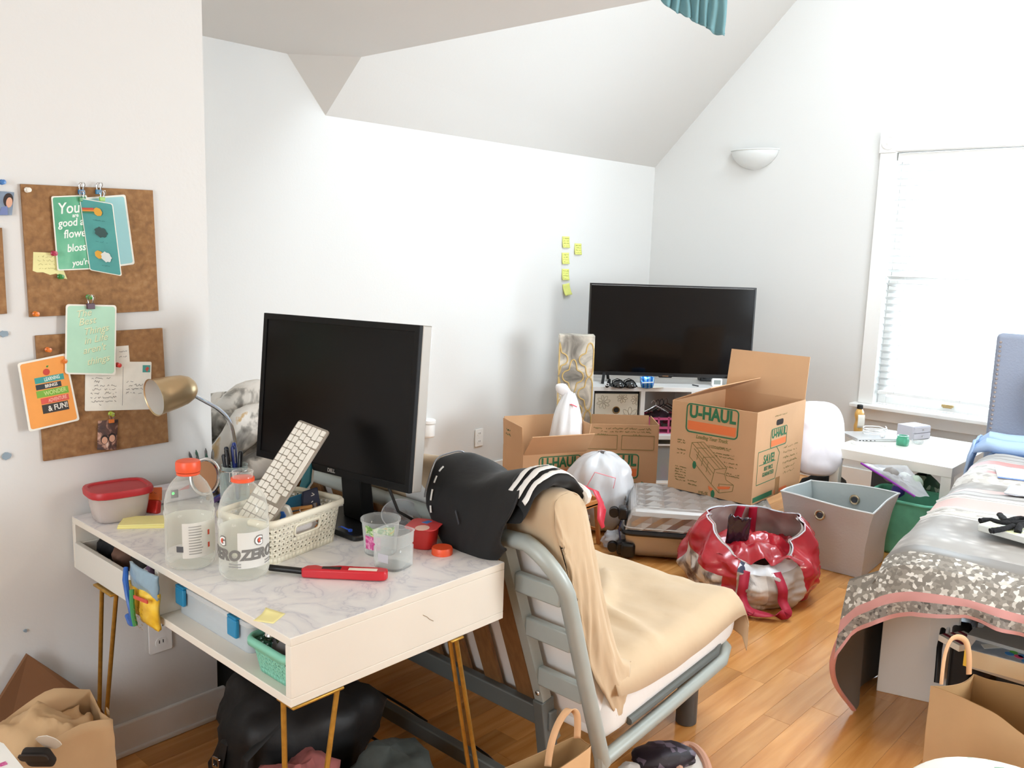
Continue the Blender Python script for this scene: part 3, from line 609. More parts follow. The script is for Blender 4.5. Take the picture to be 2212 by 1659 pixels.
# snack pouch over the drawer edge
t = thing('snack_pouch', 'yellow and blue tortilla snack pouch tucked over the drawer front', 'snack', (.885, 1.975, .60))
YL_ = ramp_mat('yellow_snack_print', 'noise', [(.35, '#d9a51f'), (.55, '#f0c63a'), (.75, '#f5d764')], 22, .3, 0, None, .15, .6)
BLU = mat('blue_snack_print', '#2b5fae', .3, var=.2, vscale=30); GRB = mat('grey_blue_film', '#8aa5b5', .2, bump=.3, bscale=40)
def pouch(y0, y1, z0, z1, seed, th=.014, lean=.0):
    def f(u, v):
        y_ = y0+(y1-y0)*u; z_ = z0+(z1-z0)*v; b_ = math.sin(PI*min(1, max(0, u)))**.6*math.sin(PI*min(1, max(0, v)))**.5
        return (-th*b_+.004*nz(u*3, v*3, seed)-lean*(1-v), y_, z_+.002*nz(u*9, seed))
    return MB().grid(f, 12, 12)
bd = obj('pouch_front', pouch(-.085, .005, .01, .10, 1), YL_, t, solid=.010, offs=1)
obj('film_top', pouch(-.085, .055, .085, .145, 2, .010), GRB, t, solid=.006, offs=1)
obj('pouch_back', pouch(.01, .072, .018, .092, 3, .012), YL_, t, solid=.008, offs=1)
obj('seam', MB().tube([(-.006,.062,.128),(-.016,.045,.105),(-.02,.026,.07),(-.02,.012,.04),(-.016,.008,.005),(-.012,.03,0),(-.012,.052,.012)], [.006,.007,.006,.006,.009,.009,.006], 8), BLU, t)
obj('green_band', MB().tube([(-.016,.012,.09),(-.02,.004,.06),(-.02,.0,.03),(-.016,.0,.004)], .006, 8), mat('green_snack_print', '#3f8f55', .35), t)
obj('red_band', MB().bar((-.021,-.08,.088),(-.021,-.01,.080), .003, .008), mat('red_snack_print', '#cf4a35', .4), t)
for k in range(5): scribble(t, frame((-.0265, -.042, .066-.012*k), (0,-1,0), (0,0,1)), .05, .006, mat('snack_print_ink', '#8a5f1c', .6), world=False)
# latched bin with two blue clips
t = thing('storage_bin', 'shallow clear storage bin with two blue latches in the desk cubby', 'storage bin', (1.13, 1.76, dzb+T))
CLR = clear('clear_bin_plastic', '#e9eef0', .30, .2, .5)
mb = ring(rrect(.36,.325,.02), rrect(.355,.32,.018), 0, .058); mb.prism(rrect(.35,.315,.018), 0, .002); obj('tub', mb, CLR, t)
obj('lid', MB().prism(rrect(.365,.33,.02), .058, .070), clear('frosted_lid', '#eef2f3', .55, .3, .3), t, bevel=.002)
CB = mat('bright_blue_latch', '#1e86b4', .35)
for y_ in (.13, -.105): obj('latch', MB().box((-.188, y_, .048), (.010,.038,.042)).box((-.176, y_, .072), (.034,.038,.006)), CB, t, bevel=.003)
for k in range(4): obj('sheet', MB().box((.0, 0, .008+.009*k), (.31-.01*k,.28,.006)), mat('binned_paper_%d' % k, ('#dfe4ea','#9fb4c2','#e8e2d2','#7f93a4')[k], .8), t, smooth=False)
# ---- woven-look plastic baskets
def basket_mesh(w0, d0, w1, d1, h, rc_, nper, nrow, slot=None, holerow=(1, 99)):
    def P(u, z):
        k = z/h; w_, d_ = w0+(w1-w0)*k, d0+(d1-d0)*k
        pts = rrect(w_, d_, rc_, 5); n_ = len(pts); Ls = [0]
        for i in range(n_): Ls.append(Ls[-1]+math.dist(pts[i], pts[(i+1) % n_]))
        s_ = (u % 1)*Ls[-1]
        for i in range(n_):
            if s_ <= Ls[i+1]+1e-9:
                f_ = (s_-Ls[i])/max(1e-9, Ls[i+1]-Ls[i]); a, c = pts[i], pts[(i+1) % n_]; return Vector((a[0]+(c[0]-a[0])*f_, a[1]+(c[1]-a[1])*f_, z))
        return Vector((*pts[0], z))
    mb = MB(); zr = [h*(.03+.90*j/nrow) for j in range(nrow+1)]; zr[0] = 0
    for j in range(nrow):
        for i in range(nper):
            u0, u1 = i/nper, (i+1)/nper; z0, z1 = zr[j], zr[j+1]
            c = [P(u0,z0), P(u1,z0), P(u1,z1), P(u0,z1)]
            mid = P((u0+u1)/2, (z0+z1)/2)
            if slot and abs(mid.y)*0+mid.x*0 == 0 and slot(mid): continue
            if j < holerow[0] or j > holerow[1] or (slot and slot(mid, 1)): mb.add(c, [(0,1,2,3)]); continue
            k = (i+j) % 4; L_ = lambda a, b_: c[0].lerp(c[1], a).lerp(c[3].lerp(c[2], a), b_)
            tri = ([(.14,.16),(.82,.5),(.14,.84)], [(.16,.14),(.84,.14),(.5,.82)], [(.86,.16),(.86,.84),(.18,.5)], [(.5,.18),(.84,.86),(.16,.86)])[k]
            I = [L_(.5+(q_[0]-.5)*.78, .5+(q_[1]-.5)*.78) for q_ in tri]
            if k == 0: F = [(0,1,5,4),(1,2,5),(2,3,6,5),(3,0,4,6)]
            elif k == 1: F = [(0,1,5,4),(1,2,6,5),(2,3,6),(3,0,4,6)]
            elif k == 2: F = [(0,1,4),(1,2,5,4),(2,3,6,5),(3,0,4,6)][0:1]+[(1,2,5,4),(2,3,6,5),(3,0,4,6),(0,4,6)][0:3]
            else: F = [(0,1,4),(1,2,5,4),(2,3,6,5),(3,0,4,6)]
            if k == 2: F = [(0,1,4,6),(1,2,5,4),(2,3,6,5),(3,0,6)]
            mb.add(c+I, F)
    return mb, P
def basket(label, loc, rz, dims, m, nper, nrow, slotd=None, name='plastic_basket'):
    w0, d0, w1, d1, h, rc_ = dims; t = thing(name, label, 'basket', loc, rz)
    slot = None
    if slotd:
        sx_, sz0, sz1 = slotd
        def slot(p_, near=0):
            e = .012*near
            return abs(p_.y) > d0/2-.004 and abs(p_.x) < sx_+e and sz0-e < p_.z < sz1+e
    mb, P = basket_mesh(w0, d0, w1, d1, h*.97, rc_, nper, nrow, slot)
    obj('perforated_wall', mb, m, t, solid=.0022, ang=60)
    obj('base', MB().prism(rrect(w0, d0, rc_), 0, .0025), m, t)
    pts = rrect(w1+.004, d1+.004, rc_+.004, 6); zt = h*.90
    top = MB()
    def rimf(u, v):
        i = int(u*len(pts)) % len(pts); x_, y_ = pts[i]; prof = ((0,-.0),(.0,.007),(.003,.012),(.008,.012),(.011,.008),(.011,-.002))[int(round(v*5))]
        nrm = Vector((x_, y_)).normalized(); return (x_-nrm.x*.004+nrm.x*prof[0]*1, y_-nrm.y*.004+nrm.y*prof[0], zt+prof[1]-.001)
    top.grid(rimf, len(pts), 6, cu=True); obj('rim', top, m, t, solid=.0016, ang=60)
    if slotd:
        for s_ in (-1, 1):
            zc = (sz0+sz1)/2; yy = d0/2+(d1-d0)/2*zc/h
            pp = [(x_, s_*(yy+(d1-d0)/2*y_/h), zc+y_) for x_, y_ in rrect(2*sx_+.006, sz1-sz0+.006, (sz1-sz0)/2, 6)]
            obj('handle_rim', MB().tube(pp, .0032, 6, True), m, t)
    return t
TEAL = mat('teal_plastic', '#7fc2a9', .5)
CREAM = mat('cream_plastic', '#ece5d0', .5)
tb = basket('small teal perforated basket of odds and ends in the end of the desk cubby', (.990, 1.475, dzb+T), PI/2, (.125,.125,.148,.148,.070,.02), TEAL, 44, 7)
for k, (x_, y_, r_) in enumerate(((-.045,.035,.014),(-.036,.008,.013),(-.020,.030,.013))):
    p = tb.location; o = thing('silver_ball', ['largest shiny silver ball, at the front left of the small teal basket','small silver ball behind the largest one in the teal basket','silver ball tucked beside the largest ball at the basket rim'][k], 'ball', (p.x+x_, p.y+y_, dzb+T+.062), 0, 'silver balls in the teal basket'); mb = MB().lathe([(r_*math.sin(PI*j/10), r_*(1-math.cos(PI*j/10))) for j in range(11)], 16, caps=(False, False)); obj('ball', mb, CHROME, o); obj('hanging_cap', MB().lathe([(.003,2*r_-.001),(.003,2*r_+.003),(0,2*r_+.003)], 8), CHROME, o)
p = tb.location
blob('cloth_scrap', 'crumpled grey cloth scrap in the small teal basket', 'cloth', (p.x-.005, p.y-.005, p.z+.003), (.09,.08,.088), mat('grey_scrap', '#6b6765', .8), 8, .3)
blob('black_bag', 'small black bag at the back of the teal basket', 'bag', (p.x+.035, p.y-.02, p.z+.003), (.05,.09,.098), DARK, 9, .3)
# ---- things on the desk top
ZT = dzt
# lidded tub
t = thing('food_tub', 'clear plastic food tub with a red lid by the cork board wall', 'food tub', (.995, 2.335, ZT), -.12)
TUBC = clear('cloudy_tub_plastic', '#ede4de', .42, .25, .35)
def sqp(pr, m_, c=(0,0,0), n=32, **k): return MB().lathe(pr, n, c, p=4, **k)
obj('tub', sqp([(.050,.001),(.056,.004),(.062,.04),(.066,.075),(.068,.078),(.065,.076),(.060,.04),(.054,.006),(0,.005)], 0, caps=(True, False), sx=1.12, sy=.92), TUBC, t, ang=60)
RED = mat('red_lid', '#b5242b', .4)
obj('lid', sqp([(.070,.070),(.0735,.072),(.0745,.084),(.072,.090),(.064,.090),(.061,.086),(.03,.086),(0,.0865)], 0, caps=(True, False), sx=1.12, sy=.92), RED, t, ang=40)
# power strip
ps_ = thing('power_strip', 'white power strip with red and green lights along the wall', 'power strip', (1.135, 2.392, ZT), -.03)
obj('housing', MB().prism(rrect(.24,.05,.012), 0, .046, Matrix.Translation((0,0,.001))), mat('power_strip_white', '#ece9f0', .35), ps_, bevel=.006)
RS = mat('red_switch', '#5a0d10', .3)
sw = obj('switch', MB().box((-.07,-.0262,.026), (.026,.003,.022)), RS, ps_, bevel=.001)
obj('red_light', MB().box((-.068,-.0285,.022), (.008,.002,.009)), mat('red_glow', '#ff2a20', .4, emit=3), sw, smooth=False)
for k, x_ in enumerate((-.012, .03)):
    o = obj('green_light', MB().lathe([(.004,0),(.004,.002),(0,.0025)], 10, (x_,-.0255,.028), Matrix.Rotation(PI/2, 3, 'X')), mat('green_glow', '#3dff6a', .4, emit=2.5), ps_)
obj('socket', MB().box((.035,-.026,.026), (.022,.002,.024)), DARK, ps_, bevel=.001); obj('sticker', MB().prism([(0,0),(.035,.012),(.035,.0)], 0, .0008, frame((.045,-.0256,.034),(1,0,0),(0,0,1))), mat('pink_sticker', '#e38d8f', .6), ps_, smooth=False)
# red orange sweets packet and crinkled wrapper
p0, p1_, p2_, p3 = at(292,1104,z=ZT+.002), at(338,1110,z=ZT+.002), at(349,1052,z=ZT+.062), at(301,1054,z=ZT+.062)
t = thing('sweets_packet', 'red and orange sweets packet standing near the clear tub', 'packet', (p0+p1_)/2)
n_ = (p1_-p0).cross(p3-p0).normalized()*-.014
if n_.y < 0: n_ = -n_
RP = mat('red_packet', '#c22a22', .3, bump=.3, bscale=30, var=.15, vscale=30); OP = mat('orange_packet', '#dd6a2e', .3, bump=.2, bscale=30)
mid0, mid1 = p0.lerp(p3, .5), p1_.lerp(p2_, .5)
obj('packet_body', MB().hexa([p0,p1_,p1_+n_*1.5,p0+n_*1.5,mid0-n_*.4,mid1-n_*.4,mid1+n_,mid0+n_]), RP, t, world=True, bevel=.004)
obj('packet_top', MB().hexa([mid0-n_*.4,mid1-n_*.4,mid1+n_,mid0+n_,p3,p2_,p2_+n_*.3,p3+n_*.3]), OP, t, world=True, bevel=.003)
for k in range(2): scribble(t, frame(mid0.lerp(mid1,.28+.45*k).lerp(p3.lerp(p2_,.28+.45*k),.55)-n_*.35, p1_-p0, p3-p0), .022, .006, mat('packet_ink', '#7c2c12', .6))
blob('crinkled_wrapper', 'crinkled brown gold sweet wrapper beside the red packet', 'wrapper', at(286,1112,z=ZT), (.065,.04,.022), mat('gold_brown_foil', '#7a4a2a', .25, .5, var=.5, vscale=60, bump=.6, bscale=90), 12, .5, sc=4)
# yellow notepad
pc = at(312,1132,z=ZT); t = thing('sticky_pad', 'thin pad of yellow sticky notes on the front edge of the desk', 'notepad', (pc.x, pc.y, ZT), -.66)
for k in range(4): obj('leaf', MB().box((0,0,.0015+.0028*k), (.118-.001*k,.076,.0026)), mat('yellow_pad_%d' % (k % 2), ('#e9dd86','#f1e79c')[k % 2], .8), t, rot=(0,0,.012*(k-1)), smooth=False)
p = at(582,1334,z=ZT); t = thing('sticky_note', 'single yellow sticky note on the desk top near its front corner', 'note', (p.x, p.y, ZT), .5)
obj('sheet', MB().grid(lambda u, v: ((u-.5)*.05, (v-.5)*.045, .001+.006*max(0, u-.6)**2*8*v), 8, 8), mat('pale_yellow_note', '#f1e6a0', .8), t, solid=.0004)
# bottles
BOT = clear('clear_bottle', '#f6f7f2', .08, .05, .60); CAPO = mat('orange_cap', '#ee5a33', .4)
prof = [(.030,.004),(.047,.002),(.054,.008),(.0565,.018),(.0565,.026),(.0555,.030),(.0555,.118),(.0570,.122),(.0570,.132),(.0545,.138),(.0555,.146),(.0545,.160),(.050,.178),(.041,.197),(.030,.210),(.0245,.215),(.0235,.220)]
LAB = clear('frosted_label', '#eae8e2', .72, .5, .2); LGREY = mat('label_grey', '#77746f', .7); LRED = mat('label_red', '#d9533a', .6)
LTX = mat('label_text_grey', '#9b9a96', .8)
def bottle(label, loc, rz, cap):
    t = thing('drink_bottle', label, 'bottle', loc, rz)
    obj('body', MB().lathe(prof, 40, caps=(True, False)), BOT, t, ang=50)
    nk = [(.0235,.220),(.0235,.226),(.0225,.228),(.0225,.240),(.0235,.241),(.0235,.244),(.0205,.244)]
    obj('neck', MB().lathe(nk, 28, caps=(False, False)), BOT, t)
    rg = [(.0245,.221),(.0262,.222),(.0262,.229),(.0245,.230)] if not cap else [(.0245,.218),(.0262,.219),(.0262,.224),(.0245,.225)]
    obj('tamper_ring', MB().lathe(rg, 28), CAPO, t)
    if cap:
        c = MB()
        def f(u, v):
            j = int(round(v*6)); r_, z_ = ((.0268,.226),(.0275,.229),(.0275,.246),(.0262,.250),(.022,.2515),(.012,.2515),(0,.2515))[j]
            return (r_*(1+(.018 if int(u*60) % 2 and j in (1,2) else 0))*math.cos(2*PI*u), r_*(1+(.018 if int(u*60) % 2 and j in (1,2) else 0))*math.sin(2*PI*u), z_)
        c.grid(f, 60, 7, cu=True); obj('cap', c, CAPO, t)
    obj('label', MB().grid(lambda u, v: (.0562*math.cos(-2.35+4.7*u), .0562*math.sin(-2.35+4.7*u), .033+.083*v), 40, 2), LAB, t, kind=None)
    return t
def bolt(parent, a0, z0, s_):      # the lightning letter mark
    text('G', .036*s_, LGREY, parent, None, bend=(.0566, a0, z0), bold=.0028*s_); text('G', .034*s_, WHITE, parent, None, bend=(.0571, a0, z0), bold=.0006)
    pl = [(-.002,.009),(.005,.009),(.002,.002),(.006,.002),(-.003,-.009),(-.001,-.001),(-.005,-.001)]
    obj('printed_bolt', MB().add([((.0586)*math.cos(a0+x_*s_/.0586), .0586*math.sin(a0+x_*s_/.0586), z0+y_*s_) for x_, y_ in pl], [tuple(range(7))]), LRED, parent, smooth=False)
bp = at(528,1240,z=ZT); va = math.atan2(-bp.y, -bp.x)           # side facing the viewpoint
b2 = bottle('open clear drink bottle with an orange neck ring and ZERO label', (bp.x, bp.y, ZT), 0, False)
for da in (-.92, .60):
    bolt(b2, va+da, .094, .78); text('ZERO', .033, LGREY, b2, None, bend=(.0566, va+da+.02, .063), bold=.0016, shear=.12, sx=1.0)
    for k in range(2):
        mbx = MB(); zz = .042-.006*k
        mbx.grid(lambda u, v: (.0568*math.cos(va+da+.3+.5*u), .0568*math.sin(va+da+.3+.5*u), zz+.003*v), 10, 2); obj('small_print', mbx, LTX, b2)
bp = at(412,1218,z=ZT); va = math.atan2(-bp.y, -bp.x)
b1 = bottle('capped clear drink bottle with the back of its label facing out', (bp.x, bp.y, ZT), 0, True)
mb = MB()
for k in range(11):
    a0, a1 = va-.05, va+.46-(.12*nz(k*2.3) if k % 3 else 0); z_ = .106-.0064*k
    mb.grid(lambda u, v: (.0566*math.cos(a0+(a1-a0)*u), .0566*math.sin(a0+(a1-a0)*u), z_+.0022*v), 8, 2)
obj('nutrition_print', mb, LTX, b1, kind='stuff')
mb = MB().grid(lambda u, v: (.0566*math.cos(va-.55+.28*u), .0566*math.sin(va-.55+.28*u), .048+.014*v), 6, 2); obj('barcode', mb, INK, b1)
for k in range(2): obj('red_print', MB().grid(lambda u, v: (.0566*math.cos(va+.75+.1*u), .0566*math.sin(va+.75+.1*u), .052+.03*k+.012*v), 6, 2), LRED, b1)
# cream basket and what it holds
cbk = basket('cream perforated basket holding the keyboard end and small packets', (1.185, 1.835, ZT), .21, (.235,.155,.26,.178,.112,.025), CREAM, 60, 8, (.040,.058,.080))
def inb(x_, y_, z_=.004): return cbk.matrix_basis @ Vector((x_, y_, z_))
bpy.context.view_layer.update()
def slabthing(name, label, cat, px4, depths, th, m, bev=.002, bodyname='body', group=None):
    """flat thing whose four corners stand at the given depths from the lens plane; th goes away from the viewer"""
    c = [at(a, b_, d=d_) for (a, b_), d_ in zip(px4, depths)]
    n_ = (c[1]-c[0]).cross(c[3]-c[0]).normalized()
    if n_.dot(FW) < 0: n_ = -n_
    cen = sum(c, Vector())/4; t = thing(name, label, cat, (cen.x, cen.y, min(q_.z for q_ in c)), 0, group)
    obj(bodyname, MB().hexa(c+[q_+n_*th for q_ in c]), m, t, world=True, bevel=bev); return t, c, n_
BC = mat('blue_packet', '#2f97cf', .35); NV = mat('navy_packet', '#1c2545', .4)
t, c, n_ = slabthing('blue_packet', 'bright blue packet with a rainbow edge standing in the cream basket', 'packet', ((590,1140),(668,1140),(664,1062),(594,1085)), (2.24,2.26,2.27,2.25), .010, BC)
for k, cc in enumerate(('#e8c23f','#e07c3a','#c2478a')):
    a = c[1].lerp(c[2], .98).lerp(c[0].lerp(c[3], .98), .10+.03*k); b_ = c[1].lerp(c[2], .3).lerp(c[0].lerp(c[3], .3), .03+.03*k); obj('rainbow_edge', MB().tube([a-n_*.001, a.lerp(b_, .5)-n_*.001+(c[0]-c[1])*.04, b_-n_*.001], .0016, 6), mat('rainbow_edge_%d' % k, cc, .5), t, world=True)
t, c, n_ = slabthing('navy_box', 'dark navy snack box with white lettering in the cream basket', 'box', ((650,1140),(700,1128),(686,1052),(655,1062)), (2.215,2.24,2.25,2.23), .022, NV)
scribble(t, frame(sum(c, Vector())/4+(c[3]-c[0])*.15-n_*.0005, c[3]-c[0], c[0]-c[1]), .045, .012, WHITE)
t, c, n_ = slabthing('snack_sachet', 'green sachet leaning at the left rim of the cream basket', 'packet', ((572,1130),(615,1125),(612,1077),(574,1082)), (2.22,2.22,2.24,2.24), .006, mat('green_sachet', '#9bc25a', .4, var=.3, vscale=40))
t = thing('correction_roller', 'white tape dispenser with a blue button in the cream basket', 'dispenser', at(605,1105,d=2.16)); mb = MB()
F = frame((0,0,0), RT, UP); obj('shell', MB().prism([(-.028,-.045),(.026,-.045),(.030,-.005),(.022,.014),(.004,.020),(-.030,.014)], -.011, .011, F), mat('ivory_plastic', '#f0ecdf', .35), t, bevel=.004)
obj('button', MB().prism([(.002,-.018),(.014,-.02),(.018,-.008),(.012,.002),(.004,.002),(.006,-.006)], -.0145, -.010, F @ Matrix.Rotation(PI, 4, 'Y') @ Matrix.Scale(-1, 4, (1,0,0))), mat('blue_button', '#2f6fd0', .35), t, bevel=.001)
for k in range(3): scribble(t, frame(UP*(-.012-.006*k)-RT*.012-FW*.0118, RT, UP), .02, .003, INK, world=False)
t = thing('clothes_peg', 'wooden clothes peg at the rim of the cream basket', 'peg', at(652,1100,d=2.2)); PEG = mat('peg_wood', '#c98f4f', .6)
for s_ in (-1, 1): obj('jaw', MB().bar(F@Vector((-.028, s_*.006-.006, 0)), F@Vector((.026, s_*.0035+.004, 0)), .009, .007), PEG, t, bevel=.001)
obj('spring', MB().tube([F@Vector((.008*math.cos(k*.9)*.6, .006*math.sin(k*.9), -.006+.012*k/20)) for k in range(21)], .0011, 5), CHROME, t)
t, c, n_ = slabthing('orange_marker', 'short orange marker upright at the right end of the cream basket', 'marker', ((676,1140),(685,1138),(683,1085),(676,1087)), (2.20,2.20,2.21,2.21), .008, mat('orange_marker_plastic', '#e28a35', .4), .002); obj('cap', MB().hexa([c[3].lerp(c[0], .3)-n_*.0008, c[2].lerp(c[1], .3)-n_*.0008, c[2].lerp(c[1], .3)+n_*.009, c[3].lerp(c[0], .3)+n_*.009, c[3]-n_*.0008, c[2]-n_*.0008, c[2]+n_*.009, c[3]+n_*.009]), mat('marker_cap', '#4a3b35', .4), t, world=True, bevel=.001)
blob('tissue_wad', 'white tissue wad low in the cream basket behind its handle slot', 'tissue', inb(.02, -.03, .006), (.13,.07,.075), mat('tissue_white', '#e9e4e4', .9, bump=.3), 22, .3)
# keyboard leaning on the screen
TL = at(646,906,x=1.27)
BLc = None
BLc = at(517,1106,d=2.165)
t = thing('keyboard', 'white slim keyboard standing on end against the monitor', 'keyboard', BLc)
def pix(p_):
    v_ = p_-Vector((0, 0, CAMZ)); z_ = v_.dot(FW); return 1106+FPX*v_.dot(RT)/z_, 829.5-FPX*v_.dot(UP)/z_
_ey = (TL-BLc).normalized(); _a = _ey.cross(FW).normalized(); _b = _ey.cross(_a); best = None
for k in range(360):
    ex_ = _a*math.cos(k*PI/180)+_b*math.sin(k*PI/180)
    if ex_.cross(_ey).dot(FW) > 0: continue
    px_, py_ = pix(TL+ex_*.118); e_ = (px_-724)**2+(py_-915)**2
    if best is None or e_ < best[0]: best = (e_, ex_)
F = frame(TL, best[1], _ey); W_, H_ = .118, .285
F0 = F.copy(); F0.translation = F.translation-BLc
ALU = mat('keyboard_aluminium', '#9d9488', .45, .2); KEYM = mat('white_key', '#f1ede2', .45)
def rr(x0, y0, x1, y1, r_=.004): return [((x0+x1)/2+a, (y0+y1)/2+b_) for a, b_ in rrect(x1-x0, y1-y0, r_, 3)]
obj('case', MB().prism(rr(0,-H_,W_,0,.008), -.006, 0, F0), ALU, t, bevel=.001)
kmesh = {}
def key(x0, y0, x1, y1):
    sz = (round(x1-x0, 4), round(y1-y0, 4))
    if sz not in kmesh:
        o = obj('key', MB().prism(rrect(sz[0], sz[1], .0022, 2), 0, .0032), KEYM, t, bevel=0); kmesh[sz] = o.data
    else: o = bpy.data.objects.new('key', kmesh[sz]); COL.objects.link(o); o.parent = t
    o.matrix_local = F0 @ Matrix.Translation(((x0+x1)/2, (y0+y1)/2, 0))
rowsx = [.006, .0235, .0425, .0615, .0805, .0995]; wid = [.0150, .0165, .0165, .0165, .0165, .0135]
for j, (x0, w_) in enumerate(zip(rowsx, wid)):
    x1 = x0+w_; yoff = (0, 0, .005, .009, .013, .0)[j]
    if j == 5:
        ks = [(.006,.02),(.022,.036),(.038,.056),(.060,.155),(.159,.175),(.178,.192)]
    else:
        ks = []; pos = .006
        first = (.0165, .0165, .022, .026, .031)[j]
        ks.append((pos, pos+first)); pos += first+.0026
        while pos+.0165 < .205: ks.append((pos, pos+.0165)); pos += .0191
        ks.append((pos-.0, max(pos+.008, .216)))
    for a, b_ in ks: key(x0, -b_, x1, -a)
for j, (x0, w_) in enumerate(zip(rowsx, wid)):
    for k in range(3):
        y0 = .224+k*.0195
        key(x0, -(y0+.0170), x0+w_, -y0)
t, c, n_ = slabthing('notebook', 'small teal notebook leaning behind the keyboard', 'notebook', ((636,1085),(668,1040),(672,1000),(664,992)), (2.33,2.33,2.36,2.37), .008, mat('teal_notebook_cover', '#1f6f7d', .5)); obj('page_block', MB().hexa([q_+n_*.008 for q_ in c]+[q_+n_*.014 for q_ in c]), PAPER, t, world=True)
blob('glasses_case', 'black soft case wedged behind the keyboard', 'case', at(690,1015,d=2.40), (.07,.08,.12), DARK, 31, .1)
# monitor
A_ = [at(560,676,d=2.500), at(893,702,d=2.12), at(897,1070,d=2.12), at(563,986,d=2.500)]
mcen = sum(A_, Vector())/4
MF = frame(mcen, (A_[1]-A_[0])+(A_[2]-A_[3]), (A_[0]-A_[3])+(A_[1]-A_[2])); mw = ((A_[1]-A_[0]).length+(A_[2]-A_[3]).length)/2; mh = ((A_[0]-A_[3]).length+(A_[1]-A_[2]).length)/2
t = thing('computer_monitor', 'large black desktop monitor with silver sides, switched off, on the desk', 'monitor', (1.43, 1.86, ZT)); L0 = Matrix.Translation(-t.location) @ MF
SCR = mat('monitor_screen', '#060607', .30, spec=.22); BEZ = mat('monitor_bezel', '#0a0a0b', .5, spec=.25); SLV = mat('monitor_silver_edge', '#b0aba4', .35, .5)
def rct(x0, y0, x1, y1): return [(x0,y0),(x1,y0),(x1,y1),(x0,y1)]
hw, hh = mw/2, mh/2; bz = .017
obj('bezel', ring(rct(-hw,-hh,hw,hh), rct(-hw+bz,-hh+bz*1.15,hw-bz,hh-bz), -.012, 0, L0), BEZ, t, bevel=.0015, smooth=False)
obj('screen', MB().prism(rct(-hw+bz*.9,-hh+bz,hw-bz*.9,hh-bz*.9), -.010, -.003, L0), SCR, t, smooth=False)
bk = obj('back_shell', MB().prism(rct(-hw,-hh,hw,hh), -.045, -.012, L0), SLV, t, bevel=.003, smooth=False)
obj('rear_bulge', MB().prism(rct(-hw*.7,-hh*.7,hw*.7,hh*.7), -.065, -.045, L0), BEZ, bk, bevel=.006)
text('DELL', .0135, mat('logo_silver', '#b9b9b9', .35, .6), t, L0 @ Matrix.Translation((.02,-hh+bz*.62,.0005)), bold=.0004)
base = Vector((.005, 0, 0))
obj('stand_base', MB().prism(rrect(.19,.25,.02), 0, .014, Matrix.Translation((0,0,.0))), BLACK, t, bevel=.004)
nb = L0 @ Vector((.0, -hh+.06, -.05))
st = obj('stand_neck', MB().hexa([(-.005,-.045,.014),(.035,-.045,.014),(.035,.045,.014),(-.005,.045,.014),(nb.x-.002,-.04,nb.z+.07),(nb.x+.035,-.04,nb.z+.07),(nb.x+.035,.04,nb.z+.07),(nb.x-.002,.04,nb.z+.07)]), BEZ, t, bevel=.004)
obj('cable_ring', MB().lathe([(.010,0),(.013,.002),(.010,.004)], 16, (-.006, -.006, .085), Matrix.Rotation(-PI/2, 3, 'Y')), CHROME, st)
obj('video_cable', MB().tube([(.03,-.09,.20),(.02,-.115,.13),(.035,-.14,.06),(.09,-.17,.02),(.13,-.2,.0)], .0042, 8), BLACK, t)
t = thing('bracket_strap', 'blue cable tie on the monitor base', 'cable tie', (1.352, 1.80, ZT+.015)); obj('strap', MB().tube([(0,-.02,.004),(-.012,0,.012),(-.004,.02,.004)], .0035, 6, flat=.4), mat('blue_strap', '#2a55c0', .5), t); obj('clasp', MB().box((0,-.022,.004), (.008,.008,.006)), mat('blue_strap', '#2a55c0', .5), t)
# desk lamp
LG = mat('brushed_gold_shade', '#cbb088', .36, .7); LI = mat('lamp_inner_white', '#d9d4cc', .5)
pl = [at(512,1010,y=2.335), at(508,960,y=2.335), at(497,912,y=2.332), at(472,884,y=2.325), at(441,866,y=2.315), at(417,853,y=2.300)]
lamp = thing('desk_lamp', 'gooseneck desk lamp with a brushed gold shade and chrome arm', 'lamp', (pl[0].x+.005, 2.335, ZT))
lp = lamp.location
obj('base', MB().lathe([(.062,0),(.064,.004),(.062,.012),(.05,.017),(.012,.019),(.010,.03)], 28), LG, lamp)
cr = [Vector((0,0,.02))]+[q_-lp for q_ in pl]
def smoothp(P_, k=5):
    out = []
    for i in range(len(P_)-1):
        a, b_, c, d_ = P_[max(i-1,0)], P_[i], P_[i+1], P_[min(i+2,len(P_)-1)]
        for j in range(k):
            t_ = j/k; out.append(.5*((2*b_)+(c-a)*t_+(2*a-5*b_+4*c-d_)*t_*t_+(3*b_-a-3*c+d_)*t_**3))
    return out+[P_[-1]]
obj('arm', MB().tube(smoothp(cr), .0058, 10), CHROME, lamp)
axis = (RT*-.64+UP*-.24-FW*.73).normalized(); back = at(418,836,y=2.30)
Q = axis.to_track_quat('Z', 'Y').to_matrix()
sh = obj('lamp_shade', MB().lathe([(.010,-.006),(.022,.0),(.034,.012),(.042,.032),(.046,.06),(.049,.095),(.0515,.118),(.0525,.12),(.050,.118),(.0475,.095),(.044,.06),(.040,.034),(.030,.014),(0,.006)], 36, back-lp, Q, caps=(True, False)), LG, lamp, ang=60)
obj('inner_lining', MB().lathe([(.0495,.117),(.0470,.095),(.0435,.06),(.0395,.034),(.029,.015),(0,.0075)], 36, back-lp, Q, caps=(False, False)), LI, sh)
obj('bulb', MB().lathe([(.008,.01),(.009,.03),(.018,.05),(.020,.062),(.015,.075),(0,.08)], 20, back-lp, Q, caps=(True, False)), mat('unlit_bulb', '#efece4', .3), sh)
